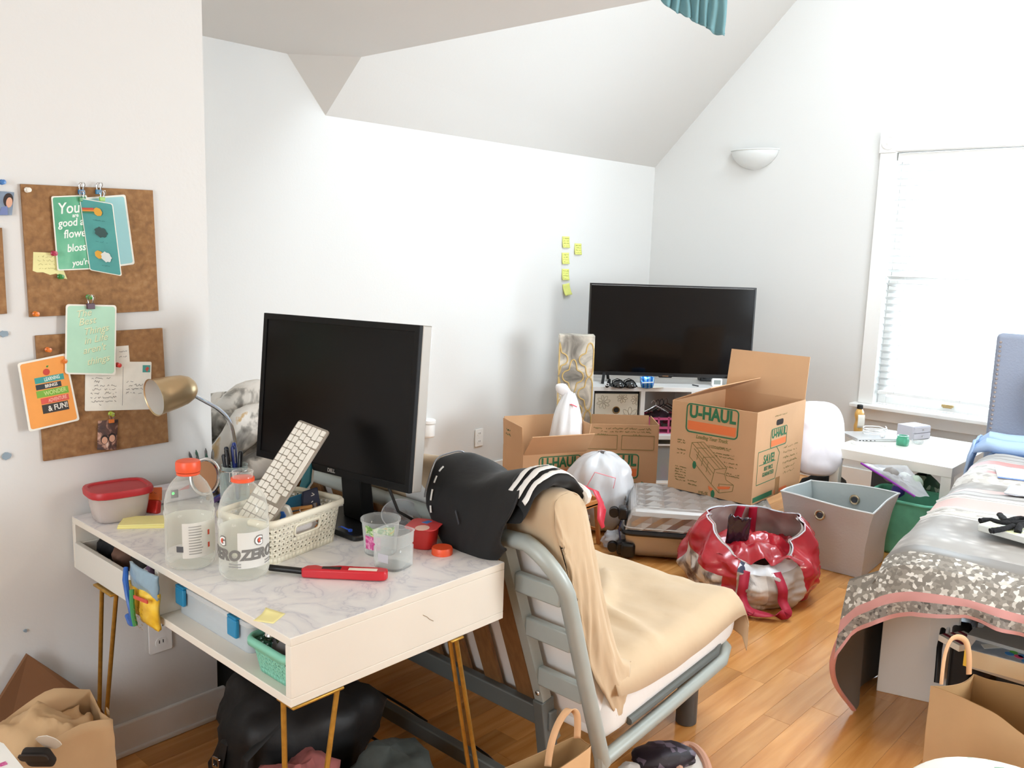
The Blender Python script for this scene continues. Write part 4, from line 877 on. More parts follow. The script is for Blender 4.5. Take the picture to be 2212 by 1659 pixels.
# round silver-rimmed desk mirror, the cork's brown reflection painted on its face
mp_ = at(443,1030,y=2.335); t = thing('desk_mirror', 'small round silver-rimmed disc with a brown face standing behind the capped bottle', 'mirror', (mp_.x, mp_.y, ZT)); zc = mp_.z-ZT
nr = Vector((-.55,-.8,.25)).normalized(); Q = nr.to_track_quat('Z','Y').to_matrix()
obj('face', MB().lathe([(.046,0),(.046,.004),(0,.0045)], 32, (0,0,zc), Q, caps=(True, False), sx=.72), mat('cork_reflection_brown', '#b07a4c', .5), t); obj('rim', MB().tube([Vector((0,0,zc))+Q@Vector((.040*math.cos(2*PI*k/36), .052*math.sin(2*PI*k/36), .002)) for k in range(36)], .0055, 8, True), CHROME, t)
obj('stand', MB().bar((.01,.012,0),(.0,.004,zc), .012,.006), CHROME, t)
# pens in a jar, loose markers
jl = at(507,1030,y=2.25); jar = thing('pen_jar', 'clear glass clip jar crammed with pens in front of the lamp arm', 'jar', (jl.x, 2.25, ZT)); obj('glass', MB().lathe([(.034,0),(.040,.003),(.042,.01),(.042,.085),(.036,.095),(.036,.112),(.038,.114),(.035,.112),(.034,.095),(.039,.084),(.039,.012),(0,.008)], 28, caps=(True, False)), clear('jar_glass', '#e4efec', .14, .04, .6), jar, ang=60)
obj('wire_clasp', MB().tube([(.038*math.cos(a), .038*math.sin(a), .1) for a in [2*PI*k/24 for k in range(24)]], .0018, 6, True), CHROME, jar); obj('clasp_lever', MB().tube([(-.03,-.026,.1),(-.036,-.034,.075),(-.022,-.046,.07),(-.016,-.036,.1)], .0018, 6), CHROME, jar)
random.seed(11)
def pen(label, base, tip, col, r_=.0045, group='pens and markers by the lamp'):
    base = Vector(base); tip = Vector(tip); t = thing('pen', label, 'pen', base, 0, group); d_ = tip-base; Q_ = d_.to_track_quat('Z','Y').to_matrix(); l_ = d_.length
    obj('barrel', MB().lathe([(r_*.5,0),(r_,.006),(r_,l_*.62)], 10, (0,0,0), Q_), mat('pen_'+col, col, .35), t); obj('cap', MB().lathe([(r_*1.15,l_*.6),(r_*1.2,l_*.97),(r_*.7,l_)], 10, (0,0,0), Q_), mat('pen_'+col, col, .35), t)
    obj('clip', MB().box(Q_@Vector((r_*1.5,0,l_*.82)), (.002,.003,l_*.26), 0, 0, Q_), CHROME, t)
for k, (dx_, dy_, lx, ly, h_, c_, w_) in enumerate(((-.018,-.01,-.045,-.008,.165,'#16171a','thick black pen leaning left in the glass jar'),(-.008,.012,-.030,.02,.168,'#14202f','dark blue-black pen at the back of the glass jar'),(.006,-.014,-.012,-.01,.172,'#1d2c6e','tall dark blue pen in the middle of the glass jar'),(.016,.002,.006,.012,.178,'#2a3f8c','tallest blue pen in the glass jar'),(.012,-.012,.022,-.02,.155,'#101216','shorter black pen at the right of the glass jar'),(-.02,.004,-.055,.0,.150,'#20242a','black pen at the far left of the glass jar'))):
    b_ = Vector((jl.x+dx_*.6, 2.25+dy_*.6, ZT+.011)); pen(w_, b_, (jl.x+lx*.62, 2.25+ly*.6, ZT+h_), c_, .0055)
for k, (pa, pb, c_, w_) in enumerate((((470,1078),(522,1030),'#a9b53f','lime marker lying at the foot of the pen jar'),((462,1080),(505,1050),'#2b3f8f','blue marker lying beside the lime marker'),((455,1086),(498,1064),'#5b3d74','purple marker lying nearest the capped bottle'),((470,1084),(520,1062),'#1c2748','navy marker lying in front of the others'),((448,1078),(478,1040),'#8a6a3c','tan marker lying against the silver-rimmed disc'))):
    a, b_ = at(*pa, z=ZT+.006+.004*(k % 3)), at(*pb, z=ZT+.006+.004*(k % 3)+.006); d_ = (b_-a); b_ = a+d_.normalized()*min(.15, d_.length); pen(w_, a, b_, c_, .006)
# grey claw of pencils standing left of the jar
t = thing('brush_cup', 'cup of grey pencils and brushes behind the round disc', 'cup', (at(446,1030,y=2.385).x, 2.385, ZT)); obj('cup', MB().lathe([(.028,0),(.031,.005),(.034,.085),(.032,.085),(.029,.006),(0,.005)], 20, caps=(True, False)), mat('mauve_cup', '#8d8790', .5), t)
for k in range(8):
    a = 2*PI*k/8; e = Vector((.022*math.cos(a), .022*math.sin(a), .01)); f_ = Vector((.036*math.cos(a)-.014, .03*math.sin(a), .125+.012*nz(k*2.1)))
    obj('pencil', MB().tube([e*.5+Vector((0,0,.006)), f_, f_+(f_-e).normalized()*.01], [.0038,.0038,.001], 6), mat('pencil_%d' % (k % 4), ('#4b4a4c','#6a6866','#39604f','#8a847c')[k % 4], .5), t)
# clear cups, foil-top pudding, cap, grill lighter
CUPC = clear('clear_cup_plastic', '#eef0ee', .10, .05, .6)
p = at(822,1192,z=ZT); t = thing('deli_cup', 'clear plastic cup with a green and pink leftover label', 'cup', (p.x, p.y, ZT)); obj('cup', MB().lathe([(.038,0),(.040,.003),(.047,.082),(.050,.083),(.050,.088),(.0465,.086),(.039,.005),(0,.004)], 32, caps=(True, False)), CUPC, t, ang=60)
va = math.atan2(-p.y, -p.x); obj('green_label', MB().grid(lambda u, v: ((.0445+.0035*v)*math.cos(va-.9+1.7*u), (.0445+.0035*v)*math.sin(va-.9+1.7*u), .055+.022*v+.006*nz(u*5)), 20, 4), ramp_mat('green_white_print', 'noise', [(.4, '#6fa04a'), (.55, '#cfe0b8'), (.7, '#e8b43c')], 60, .4), t); obj('pink_label', MB().grid(lambda u, v: ((.0425+.002*v)*math.cos(va-1.0+1.0*u), (.0425+.002*v)*math.sin(va-1.0+1.0*u), .018+.034*v), 16, 4), ramp_mat('pink_print', 'noise', [(.45, '#c23a83'), (.6, '#e79cc0')], 40, .4), t)
p = at(850,1222,z=ZT); t = thing('square_jar', 'empty clear square jar standing behind the lighter handle', 'jar', (p.x, p.y, ZT), .2); obj('jar', MB().lathe([(.036,0),(.039,.003),(.040,.05),(.037,.056),(.040,.06),(.041,.085),(.043,.088),(.040,.088),(.038,.06),(.036,.056),(.038,.05),(.037,.006),(0,.005)], 40, p=4, caps=(True, False)), CUPC, t, ang=50); obj('paper_label', MB().box((-.0395,.0,.03), (.001,.03,.02)), clear('jar_label', '#e8e6ec', .5, .5, .1), t, smooth=False)
p = at(866,1135,z=ZT+.004); t = thing('cup_lid', 'clear round plastic lid propped up behind the cups', 'lid', p); Q = Vector((-.35,-.42,.83)).to_track_quat('Z','Y').to_matrix(); obj('lid', MB().lathe([(.052,0),(.053,.004),(.050,.007),(.030,.007),(.026,.003),(.018,.003),(.016,.006),(0,.006)], 32, (0,0,.03), Q, caps=(False, False)), clear('clear_lid', '#edeef2', .16, .05, .5), t, ang=60); obj('rim', MB().tube([Vector((0,0,.03))+Q@Vector((.0525*math.cos(2*PI*k/36), .0525*math.sin(2*PI*k/36), .003)) for k in range(36)], .0018, 6, True), clear('lid_rim', '#f5f5f7', .4, .1, .4), t)
p = at(916,1180,z=ZT); t = thing('pudding_cup', 'red pudding cup with a printed foil lid', 'cup', (p.x, p.y, ZT), .5); PR = mat('red_pudding_cup', '#c62f2d', .3)
obj('cup', MB().lathe([(.027,0),(.030,.003),(.035,.050),(.036,.056)], 32, p=3), PR, t); ld = obj('foil_lid', MB().prism(rrect(.09,.085,.018), .056, .0585), mat('red_foil_lid', '#d8484a', .3), t, bevel=.0008)
obj('printed_swirl', MB().prism([(-.03+.012*nz(k)+.022*math.cos(k*PI/6), -.005+.018*math.sin(k*PI/6)) for k in range(12)], .0585, .059), mat('cream_print', '#f0c9b8', .5), ld, smooth=False); obj('printed_mark', MB().prism([(.005,-.005),(.028,-.012),(.032,.0),(.012,.012)], .0585, .0591), mat('blue_print', '#4a86d0', .5), ld, smooth=False)
p = at(955,1196,z=ZT); t = thing('bottle_cap', 'loose orange screw cap on the desk beside the pudding cup', 'cap', (p.x, p.y, ZT)); c = MB()
c.grid(lambda u, v: tuple((lambda r_, z_, g: (r_*(1+g*(int(u*48) % 2)*.02)*math.cos(2*PI*u), r_*(1+g*(int(u*48) % 2)*.02)*math.sin(2*PI*u), z_))(*((.0255,0,1),(.026,.002,1),(.026,.014,1),(.0245,.018,0),(.016,.0175,0),(0,.0172,0))[int(round(v*5))])), 48, 6, cu=True); obj('cap', c, CAPO, t); obj('knurled_band', MB().lathe([(.0262,.001),(.0268,.002),(.0262,.004)], 32), CAPO, t)
la, lb, lc = at(583,1226,z=ZT+.012), at(652,1234,z=ZT+.012), at(838,1241,z=ZT+.013)
t = thing('grill_lighter', 'long red utility lighter with a black nozzle lying on the desk', 'lighter', (lb.x, lb.y, ZT)); RL = mat('red_lighter_plastic', '#c2202b', .32); o0 = t.location
d_ = (lc-lb); F = frame(lb-o0, d_, Vector((0,0,1)).cross(d_)); ll = d_.length
obj('nozzle', MB().tube([la-o0, lb-o0+d_*.03], .0075, 12), mat('black_nozzle', '#15120f', .35, .3), t)
outl = [(0,-.008),(.006,-.013),(.05,-.016),(.10,-.016),(ll-.02,-.018),(ll-.004,-.014),(ll,-.002),(ll-.002,.012),(ll-.02,.017),(ll*.6,.018),(ll*.42,.020),(ll*.30,.013),(ll*.22,.011),(ll*.18,.016),(ll*.13,.018),(.008,.012)]
obj('handle', MB().prism(outl, -.011, .011, F), RL, t, bevel=.004); obj('trigger', MB().prism([(ll*.24,-.008),(ll*.46,-.010),(ll*.46,.006),(ll*.24,.004)], .0105, .0125, F), mat('dark_trigger', '#2a1512', .4), t, bevel=.001); obj('warning_label', MB().prism([(ll*.55,-.010),(ll*.88,-.011),(ll*.88,.003),(ll*.55,.003)], .0108, .0116, F), mat('cream_label', '#efe4d2', .6), t, smooth=False); scribble(t, F @ Matrix.Translation((ll*.62,.011,.0112)), .04, .006, mat('pink_print_line', '#e0837e', .6), world=False)
# ================================================================== FUTON
GREYM = mat('grey_futon_metal', '#aab1ac', .42, .12, var=.04, vscale=12)
DGREY = mat('dark_grey_futon_metal', '#6c716f', .5, .3)
fy0, fy1 = 1.25, 3.05
def xr(z): return 1.56+(.80-z)*.36
fut = thing('futon', 'grey metal futon with ladder end frame, upright back and white mattress', 'futon', (2.0, 2.1, 0))
O = fut.location
def fo(n_, mb, m, **k): return obj(n_, mb, m, k.pop('parent', fut), world=k.pop('world', True), **k)
arch = [Vector((xr(.80), y_, .80)) for y_ in (3.03, 2.4, 1.8, 1.46)]
for k in range(1, 9):
    a = PI/2*k/8; arch.append(Vector((xr(.80-.12*(1-math.cos(a)))-.01*math.sin(a*2), 1.37-.12*math.sin(a), .81-.12*(1-math.cos(a)))))
arch += [Vector((xr(.45), fy0, .45)), Vector((xr(.16), fy0, .16))]
fo('back_frame', MB().tube(arch, .0215, 12), GREYM)
fo('back_post', MB().bar((xr(.80), 1.425, .80), (xr(.16), 1.425, .16), .034, .03, up=(0,1,0)), GREYM)
fo('back_post', MB().bar((xr(.80), fy1-.03, .80), (xr(.16), fy1-.03, .16), .034, .03, up=(0,1,0)), GREYM)
for z in (.68, .545, .385): fo('rung', MB().bar((xr(z)-.002, fy0+.012, z), (xr(z)-.002, 1.412, z), .024, .052), GREYM, bevel=.005)
fo('lower_back_rail', MB().bar((xr(.235)-.004, 1.40, .235), (xr(.235)-.004, fy1, .235), .03, .055), DGREY, bevel=.004)
fo('base_rail', MB().bar((1.66, 1.3, .07), (1.66, fy1, .07), .03, .045), DGREY, bevel=.004)
SLW = mat('brown_slat_wood', '#8a633c', .6, var=.15, vscale=5, stretch=(14,14,1))
k = 0; y_ = 1.515
while y_ < 2.95:
    fo('slat', MB().bar((xr(.79)+.022, y_, .79), (xr(.21)+.022, y_, .21), .066, .012, up=(1,0,.36)), SLW, bevel=.002); y_ += .128
rail = [Vector((xr(.16)+.01, fy0+.004, .165)), Vector((2.10, fy0, .20)), Vector((2.42, fy0, .238)), Vector((2.475, fy0+.02, .255)), Vector((2.50, fy0+.06, .262)), Vector((2.50, fy0+.3, .262)), Vector((2.50, fy1, .262))]
fo('seat_rail', MB().tube(rail, .0205, 12), GREYM)
fo('upper_seat_rail', MB().tube([Vector((1.92, fy0+.012, .225)), Vector((2.40, fy0+.012, .268)), Vector((2.455, fy0+.03, .282)), Vector((2.455, fy0+.25, .282))], .012, 10), DGREY)
for k in range(9): fo('seat_slat', MB().bar((1.84, fy0+.12+k*.2, .20), (2.47, fy0+.12+k*.2, .245), .07, .012), DGREY)
for (lx, ly) in ((2.385, 1.345), (2.385, 2.93), (1.86, 2.93)): 
    l_ = fo('leg', MB().lathe([(.030,.0),(.034,.004),(.034,.205)], 24, (lx, ly, 0)), mat('dark_leg', '#55585a', .45, .2)); 
fo('leg', MB().tube([(xr(.22), fy0+.0, .22), (1.80, fy0-.005, .0)], .0165, 10), GREYM)
fo('leg', MB().bar((xr(.30)+.0, 1.425, .30), (1.79, 1.425, .0), .05, .035, up=(0,1,0)), DGREY, bevel=.003)
for (yy, z_) in ((1.405, .33), (1.405, .25)): fo('bolt', MB().lathe([(.007,0),(.007,.003),(.004,.005),(0,.005)], 12, (xr(z_)-.022, yy+.012, z_), Matrix.Rotation(-PI/2, 3, 'Y')), CHROME)
MATW = mat('white_mattress_sheet', '#ebe8e4', .85, bump=.25, bscale=14, trans=0)
def slabgrid(fn, prof, y0, y1, ny, endbulge=.012):
    """closed soft slab: profile ring (x,z) swept along y, ends pulled in"""
    mb = MB(); n_ = len(prof); cx = sum(p_[0] for p_ in prof)/n_; cz = sum(p_[1] for p_ in prof)/n_
    rows = [(0, .0), (0, .55), (.003, .86), (.012, .97), (.03, 1)]; ys = []
    for d_, s_ in rows: ys.append((y0+d_, s_))
    for j in range(1, ny): ys.append((y0+.03+(y1-y0-.06)*j/ny, 1))
    for d_, s_ in reversed(rows): ys.append((y1-d_, s_))
    vs = []
    for yy, s_ in ys:
        for (x_, z_) in prof:
            p_ = Vector((cx+(x_-cx)*max(s_, .001), yy, cz+(z_-cz)*max(s_, .001))); vs.append(p_+fn(p_)*(1 if s_ > .5 else 0))
    fs = [(j*n_+i, j*n_+(i+1) % n_, (j+1)*n_+(i+1) % n_, (j+1)*n_+i) for j in range(len(ys)-1) for i in range(n_)]
    return mb.add(vs, fs)
def rprof(pts, r_=.04, n=4, sub=3):
    out = []; k = len(pts)
    for i in range(k):
        a, b_, c = Vector(pts[i-1]), Vector(pts[i]), Vector(pts[(i+1) % k]); d1, d2 = (a-b_).normalized()*r_, (c-b_).normalized()*r_
        for j in range(n+1): t_ = j/n; out.append(tuple((b_+d1)*(1-t_)**2+b_*2*t_*(1-t_)+(b_+d2)*t_*t_))
        nx = Vector(pts[(i+1) % k]); e = b_+d2; f_ = nx+(b_-nx).normalized()*r_
        for j in range(1, sub): out.append(tuple(e.lerp(f_, j/sub)))
    return out
wr = lambda p_: Vector((0, 0, .006*fbm(p_.x*5, p_.y*3, p_.z*5)))
seatp = rprof([(1.80,.200),(2.545,.275),(2.555,.380),(2.2,.362),(1.83,.345)], .035)
fo('seat_mattress', slabgrid(wr, seatp, fy0+.015, fy1-.02, 26), MATW, ang=80)
backp = rprof([(xr(.22)+.045,.22),(xr(.22)+.125,.25),(1.648,.85),(1.62,.905),(1.578,.905),(1.575,.86)], .02)
fo('back_mattress', slabgrid(lambda p_: Vector((.003*fbm(p_.y*6, p_.z*5), 0, .005*fbm(p_.y*4, p_.x*3))), backp, fy0+.035, fy1-.02, 26), MATW, ang=80)
# tan sheet over back and seat
TAN = mat('tan_cotton_sheet', '#cdb493', .9, var=.05, vscale=5, bump=.3, bscale=7, sheen=.15)
sheet = thing('tan_sheet', 'rumpled tan sheet spread over the futon seat and hung over its back', 'sheet', (2.0, 2.1, .3))
def catm(P_, t_):
    n_ = len(P_)-1; s_ = min(max(t_, 0), .99999)*n_; i = int(s_); f_ = s_-i
    a, b_, c, d_ = [Vector(P_[max(0, min(n_, i+k))]) for k in (-1, 0, 1, 2)]
    return .5*((2*b_)+(c-a)*f_+(2*a-5*b_+4*c-d_)*f_*f_+(3*b_-a-3*c+d_)*f_**3)
BPROF = [(1.650,.66),(1.620,.74),(1.582,.83),(1.566,.895),(1.580,.934),(1.645,.934),(1.692,.880),(1.740,.750),(1.805,.570),(1.872,.435),(1.93,.397)]
def backcloth(u, v):
    y_ = fy0+.020+(fy1-fy0-.03)*u; hem = .05*nz(y_*3, 1)-(.06 if u < .06 else 0)
    t_ = v if v > .12 else .12-(.12-v)*(1-hem*6); x_, z_ = catm(BPROF, t_)
    w_ = .010*fbm(y_*5, v*4, 3)+.012*max(0, math.sin(y_*21+v*9))*math.exp(-((v-.55)/.35)**2)
    fold = .018*math.exp(-((y_-1.36-.10*(v-.4))/.022)**2)*math.exp(-((v-.62)/.25)**2)
    ee = min(1, u/.045); w_ *= ee; fold *= ee
    return (x_+w_+fold, y_, z_+.5*w_+.008*ee*fbm(y_*4, 7)-(.02*max(0, 2.0-y_)*0))
obj('back_drape', MB().grid(backcloth, 110, 50), TAN, sheet, world=True, solid=.003, ang=80, offs=1)
# near end of the back drape: falls over the mattress end, longer towards the front
def endcloth(u, v):
    t_ = .18+.80*u; x_, z_ = catm(BPROF, t_)
    pass; cx, cz = xr(.55)+.10+.25*(.62-z_)*(.4 if z_ < .62 else 0), .62
    front = max(0, (u-.45)/.55)
    tx, tz = x_-.10*(1-front*.62), z_-.10-.16*math.sin(PI*min(1, u*1.1))*(1-front)-.02
    tx, tz = catm([(1.60,.80),(1.655,.67),(1.70,.56),(1.75,.43),(1.825,.32),(1.885,.238)], u); k = v**.85; p_ = Vector((x_+(tx-x_)*k, fy0+.020-.010*math.sin(PI*min(1, v*1.2))+.006*fbm(u*9, v*5), z_+(tz-z_)*k))
    return p_+Vector((.003*nz(u*20, v*3), -.008*abs(nz(u*7, v*3, 5)), 0))
obj('end_drape', MB().grid(endcloth, 60, 14), TAN, sheet, world=True, solid=.003, ang=80, offs=1)
# pointed corner hanging at the foot of the back
def corner(u, v):
    a = Vector((1.745, fy0+.012, .61)); c = Vector((1.775, fy0-.012, .30)); d_ = Vector((1.90, fy0+.012, .37)); e = Vector((1.845, fy0-.02, .255))
    top = a.lerp(d_, u) if u < .5 else a.lerp(d_, u); bot = Vector((1.735,fy0+.01,.58)).lerp(c, min(1, u*1.6)) if u < .625 else c.lerp(e, (u-.625)/.375)
    p_ = top.lerp(bot, v); p_.y += .014*math.sin(u*11+v*2)*v; return p_
# seat part, with front overhang
SP = [(1.845,.405),(2.00,.392),(2.15,.394),(2.30,.398),(2.48,.408),(2.555,.402),(2.582,.375),(2.588,.33),(2.586,.27)]
def seatcloth(u, v):
    y_ = fy0+.02+(fy1-fy0-.03)*u; vv = v
    x_, z_ = catm(SP, vv)
    near = math.exp(-((u)/.012)**2)
    w_ = .010*fbm(x_*6, y_*4, 1)+.016*max(0, nz(x_*3.1+y_*2.2, y_*2.7-x_*2, 4))+.020*math.exp(-((y_-1.62-.55*(x_-2.2)+.05*math.sin(x_*9))/.03)**2)*(1 if 1.95 < x_ < 2.42 else 0)+.016*math.exp(-((x_-2.12-.25*(y_-1.4))/.028)**2)*math.exp(-((y_-1.5)/.3)**2)
    if x_ > 2.57: w_ *= .2
    return (x_+(.012*nz(y_*9, 3) if v > .8 else 0), y_-.012*near, z_+abs(w_)*1.3*(1-near)+.004-.035*near*(1-.6*v))
def seatfix(u, v):
    if u < .001: 
        p_ = Vector(seatcloth(.004, v)); return Vector((p_.x, fy0-.003-.004*nz(v*9), p_.z-.045-.02*math.sin(v*7)*(1-v)))
    return Vector(seatcloth(u, v))
us = [0, .004, .01, .02]+[.035+.965*k/64 for k in range(65)]
def seatg(i, j): return seatfix(us[int(round(i*(len(us)-1)))], j)
obj('seat_drape', MB().grid(seatg, len(us), 56), TAN, sheet, world=True, solid=.003, ang=80, offs=1)
# black track jacket over the back
JK = mat('black_jersey', '#070708', .75, var=.25, vscale=6, sheen=.10, bump=.15, bscale=18)
jt = thing('jacket', 'black track jacket with three white sleeve stripes draped over the futon back', 'jacket', (1.62, 1.55, .9))
JP = [(1.520,.762),(1.500,.80),(1.495,.86),(1.515,.92),(1.560,.952),(1.640,.960),(1.702,.915),(1.738,.84)]
def jbody(u, v):
    y_ = 1.345+.315*u; x_, z_ = catm(JP, v)
    lo = (1-v)**2; hem = -.055*math.sin(PI*min(1, u*1.05))*lo+.05*lo*(u > .8)*(u-.8)*5+.03*lo*max(0, .25-u)*4
    w_ = .010*fbm(y_*7, v*3, 2)+.013*math.sin(y_*34+v*5+2*nz(v*3, y_*4))*(.35+.65*v)
    y_ += .05*lo*(.5-u)*1.2+.02*nz(v*4, u*3)
    return (x_-.02*math.sin(PI*u)*lo+w_*.5, y_, z_+hem+w_*.8)
jb = obj('jacket_body', MB().grid(jbody, 64, 48), JK, jt, world=True, solid=.007, ang=80, offs=1)
ZIP = mat('white_zip_tape', '#dcdcd8', .5)
obj('zip', MB().tube([Vector(jbody(.985, .25+.5*k/20))+Vector((-.004,.003,.004)) for k in range(21)], .0022, 6), mat('zip_grey', '#8a8c90', .35, .6), jb, world=False).location = -jt.location
for a, b_ in ((.16,.24),(.30,.37),(.43,.52),(.56,.62)): obj('piping', MB().tube([Vector(jbody(.88-.5*(t_-.3)**2, .06+.55*(1-t_)))+Vector((-.0085,.002,.002)) for t_ in [a+(b_-a)*k/6 for k in range(7)]], .0024, 6), ZIP, jt, world=True)
def slv(u, v):       # sleeve: flattened tube lying across the top at the near side
    ctr = catm([(1.515,.885),(1.55,.940),(1.60,.966),(1.655,.955),(1.695,.915)], v); a = 2*PI*u; yc = 1.372-.055*v
    r_ = .052*(1+.10*nz(v*6, u*2)); return Vector((ctr.x+.012*math.sin(a)*(.5-v), yc+r_*math.cos(a)*.95, ctr.y+.024*math.sin(a)+.006*fbm(v*6, u*4)))
sv = obj('sleeve', MB().grid(slv, 32, 26, cu=True), JK, jt, world=True, ang=80)
for k in range(3):
    ua = .17+.095*k
    obj('stripe', MB().grid(lambda u, v: slv(ua+.055*u, .06+.90*v)+Vector((-.0025,-.001,.0045)), 4, 26), mat('white_stripe', '#f1efea', .7), sv, solid=.001).location = -jt.location
obj('cuff', MB().tube([slv(k/16, .985) for k in range(16)], .010, 8, True), mat('cuff_rib', '#e8e6e0', .8), sv).location = -jt.location
obj('emblem', MB().add([tuple(Vector(jbody(.52+a, .28+b_))+Vector((-.0095,0,.003))) for a, b_ in ((0,0),(.05,.06),(.055,.05),(.01,-.01))], [(0,1,2,3)]), mat('dark_emblem', '#3a3c42', .5), jb, smooth=False).location = -jt.location
# marbled blanket heap on the far end
BLK = ramp_mat('marbled_fleece', 'noise', [(.34, '#6d6a66'), (.44, '#a9a49c'), (.5, '#e3ddd4'), (.66, '#efeae3'), (.72, '#d9b98a')], 6.5, .95, 0, None, .3, 1.5, 4)
bt = thing('fleece_blanket', 'heaped grey, white and gold marbled fleece blanket at the far end of the futon', 'blanket', (1.66, 2.74, .74))
def heap(u, v):
    a = 2*PI*u; e = PI/2*v; k = 1+.20*fbm(math.cos(a)*1.6, math.sin(a)*1.6, v*2.5)+.07*math.sin(5*a+4*v+3*nz(v*3, a))
    return (1.66+.27*k*math.cos(a)*math.cos(e)**.6, 2.74+.28*k*math.sin(a)*math.cos(e)**.6, .66+.30*math.sin(e)*(1+.15*nz(math.cos(a)*2, math.sin(a)*2, v*2)))
obj('heap', MB().grid(heap, 72, 26, cu=True), BLK, bt, world=True, ang=80)
for k, (a, b_, c, r_) in enumerate((((1.42,2.60,.78),(1.52,2.52,.93),(1.68,2.50,.90),.055),((1.45,2.72,.86),(1.56,2.60,1.00),(1.72,2.58,.97),.05),((1.44,2.52,.74),(1.56,2.46,.80),(1.70,2.45,.76),.05))):
    pts = [catm([a, Vector(a).lerp(Vector(b_), .55)+Vector((0,-.02,.02)), b_, Vector(b_).lerp(Vector(c), .5)+Vector((0,-.02,.01)), c], t_/14) for t_ in range(15)]
    obj('fold', MB().tube(pts, [r_*(.75+.35*math.sin(PI*j/14)+.15*nz(j*.6, k)) for j in range(15)], 14), BLK, bt, world=True, ang=80)
# ================================================================== UNDER THE DESK
BKF = mat('black_nylon', '#0a0a0b', .6, bump=.15, bscale=30)
t = thing('upright_case', 'tall black case standing on the floor behind the desk by the wall end', 'case', (1.43, 2.37, 0)); obj('body', MB().box((0,0,.26), (.155,.30,.52)), BKF, t, bevel=.02); obj('handle', MB().tube([(0,-.05,.515),(0,-.045,.54),(0,.045,.54),(0,.05,.515)], .007, 8), BLACK, t); obj('zip', MB().tube([(-.076,-.12,.05),(-.077,-.12,.47),(-.077,.12,.47),(-.076,.12,.05)], .003, 5), INK, t)
bp_ = blob('backpack', 'black backpack slumped on the floor under the desk', 'backpack', (1.28, 1.93, 0), (.42,.36,.36), BKF, 41, .22, 20)
bp_.location.z = 0
for s_ in (-1, 1):
    st_ = obj('strap', MB().tube([(-.12,.06*s_-.05,.30),(-.22,.05*s_-.06,.24),(-.235,.06*s_-.05,.12),(-.17,.08*s_-.04,.04)], .014, 8, flat=.35), BKF, bp_); obj('buckle', ring(rrect(.035,.028,.004), rrect(.022,.016,.003), 0, .004, frame((-.235,.055*s_-.055,.19),(0,-1,.2),(.1,.2,1))), CHROME, st_)
blob('cloth', 'dull red crumpled cloth on the floor under the desk near the front leg', 'cloth', (1.15, 1.72, 0), (.20,.17,.24), mat('dull_red_cloth', '#8b4f4c', .85, var=.3, vscale=14), 43, .3, 16)
blob('cloth', 'dark grey-green crumpled cloth on the floor under the desk', 'cloth', (1.36, 1.62, 0), (.24,.20,.22), mat('dark_green_cloth', '#3c423f', .85, var=.3, vscale=14), 44, .3, 16)
t = thing('power_adapter', 'grey power adapter hanging by its cord below the front of the desk', 'adapter', (1.42, 2.12, .40)); obj('brick', MB().box((0,0,0), (.04,.10,.10)), mat('dark_grey_plastic', '#5a5b5c', .5), t, bevel=.006); obj('cord', MB().tube([(0,0,.05),(.02,-.03,.12),(.06,-.04,.20)], .004, 6), BLACK, t)
t = thing('cable', 'long black cable looped across the floor under the futon back', 'cable', (1.66, 1.9, .02)); obj('loop', MB().tube([Vector((.30*math.cos(a)*.35-.02, .42*math.sin(a), .012+.03*abs(math.sin(a*1.5)))) for a in [k*.22 for k in range(27)]], .0045, 6), BLACK, t)
# bottom left: cardboard, paper bag, scraps
CARD = mat('cardboard', '#c79c74', .85, var=.05, vscale=4, bump=.05, bscale=30); CARDIN = mat('cardboard_inside', '#c2946a', .9, var=.05, vscale=4)
KRAFT = mat('kraft_paper', '#c7a47a', .8, var=.06, vscale=6, bump=.15, bscale=12)
def sheetobj(n_, pts, th, m, par): 
    n2 = (pts[1]-pts[0]).cross(pts[2]-pts[0]).normalized()*th; return obj(n_, MB().hexa([pts[0],pts[1],pts[2],pts[3],pts[0]+n2,pts[1]+n2,pts[2]+n2,pts[3]+n2]), m, par, world=True)
t = thing('cardboard_box', 'flattened brown cardboard carton standing in the corner below the cork wall', 'box', (.70, 2.30, 0))
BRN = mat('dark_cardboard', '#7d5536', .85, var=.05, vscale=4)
c4 = [at(-40,1575,y=2.40), at(60,1414,y=2.40), at(208,1512,y=2.37), at(236,1560,y=2.35)]
bt_ = [Vector((c4[0].x-.02, 2.41, .02)), Vector((c4[3].x+.0, 2.37, .02))]
q_ = [c4[0], c4[1], c4[2], c4[3], Vector((c4[3].x-.025, 2.35, .12)), Vector((c4[3].x-.05, 2.36, .0)), Vector((c4[0].x, 2.41, 0))]
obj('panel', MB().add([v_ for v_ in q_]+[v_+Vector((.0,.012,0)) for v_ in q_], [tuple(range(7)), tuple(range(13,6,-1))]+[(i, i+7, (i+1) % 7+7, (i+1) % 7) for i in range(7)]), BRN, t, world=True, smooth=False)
fl_ = [c4[2]+Vector((-.14,-.012,-.05)), c4[2]+Vector((.0,-.012,-.01)), c4[3]+Vector((-.01,-.012,-.16)), c4[2]+Vector((-.14,-.012,-.24))]
sheetobj('flap', fl_, .004, BRN, t)
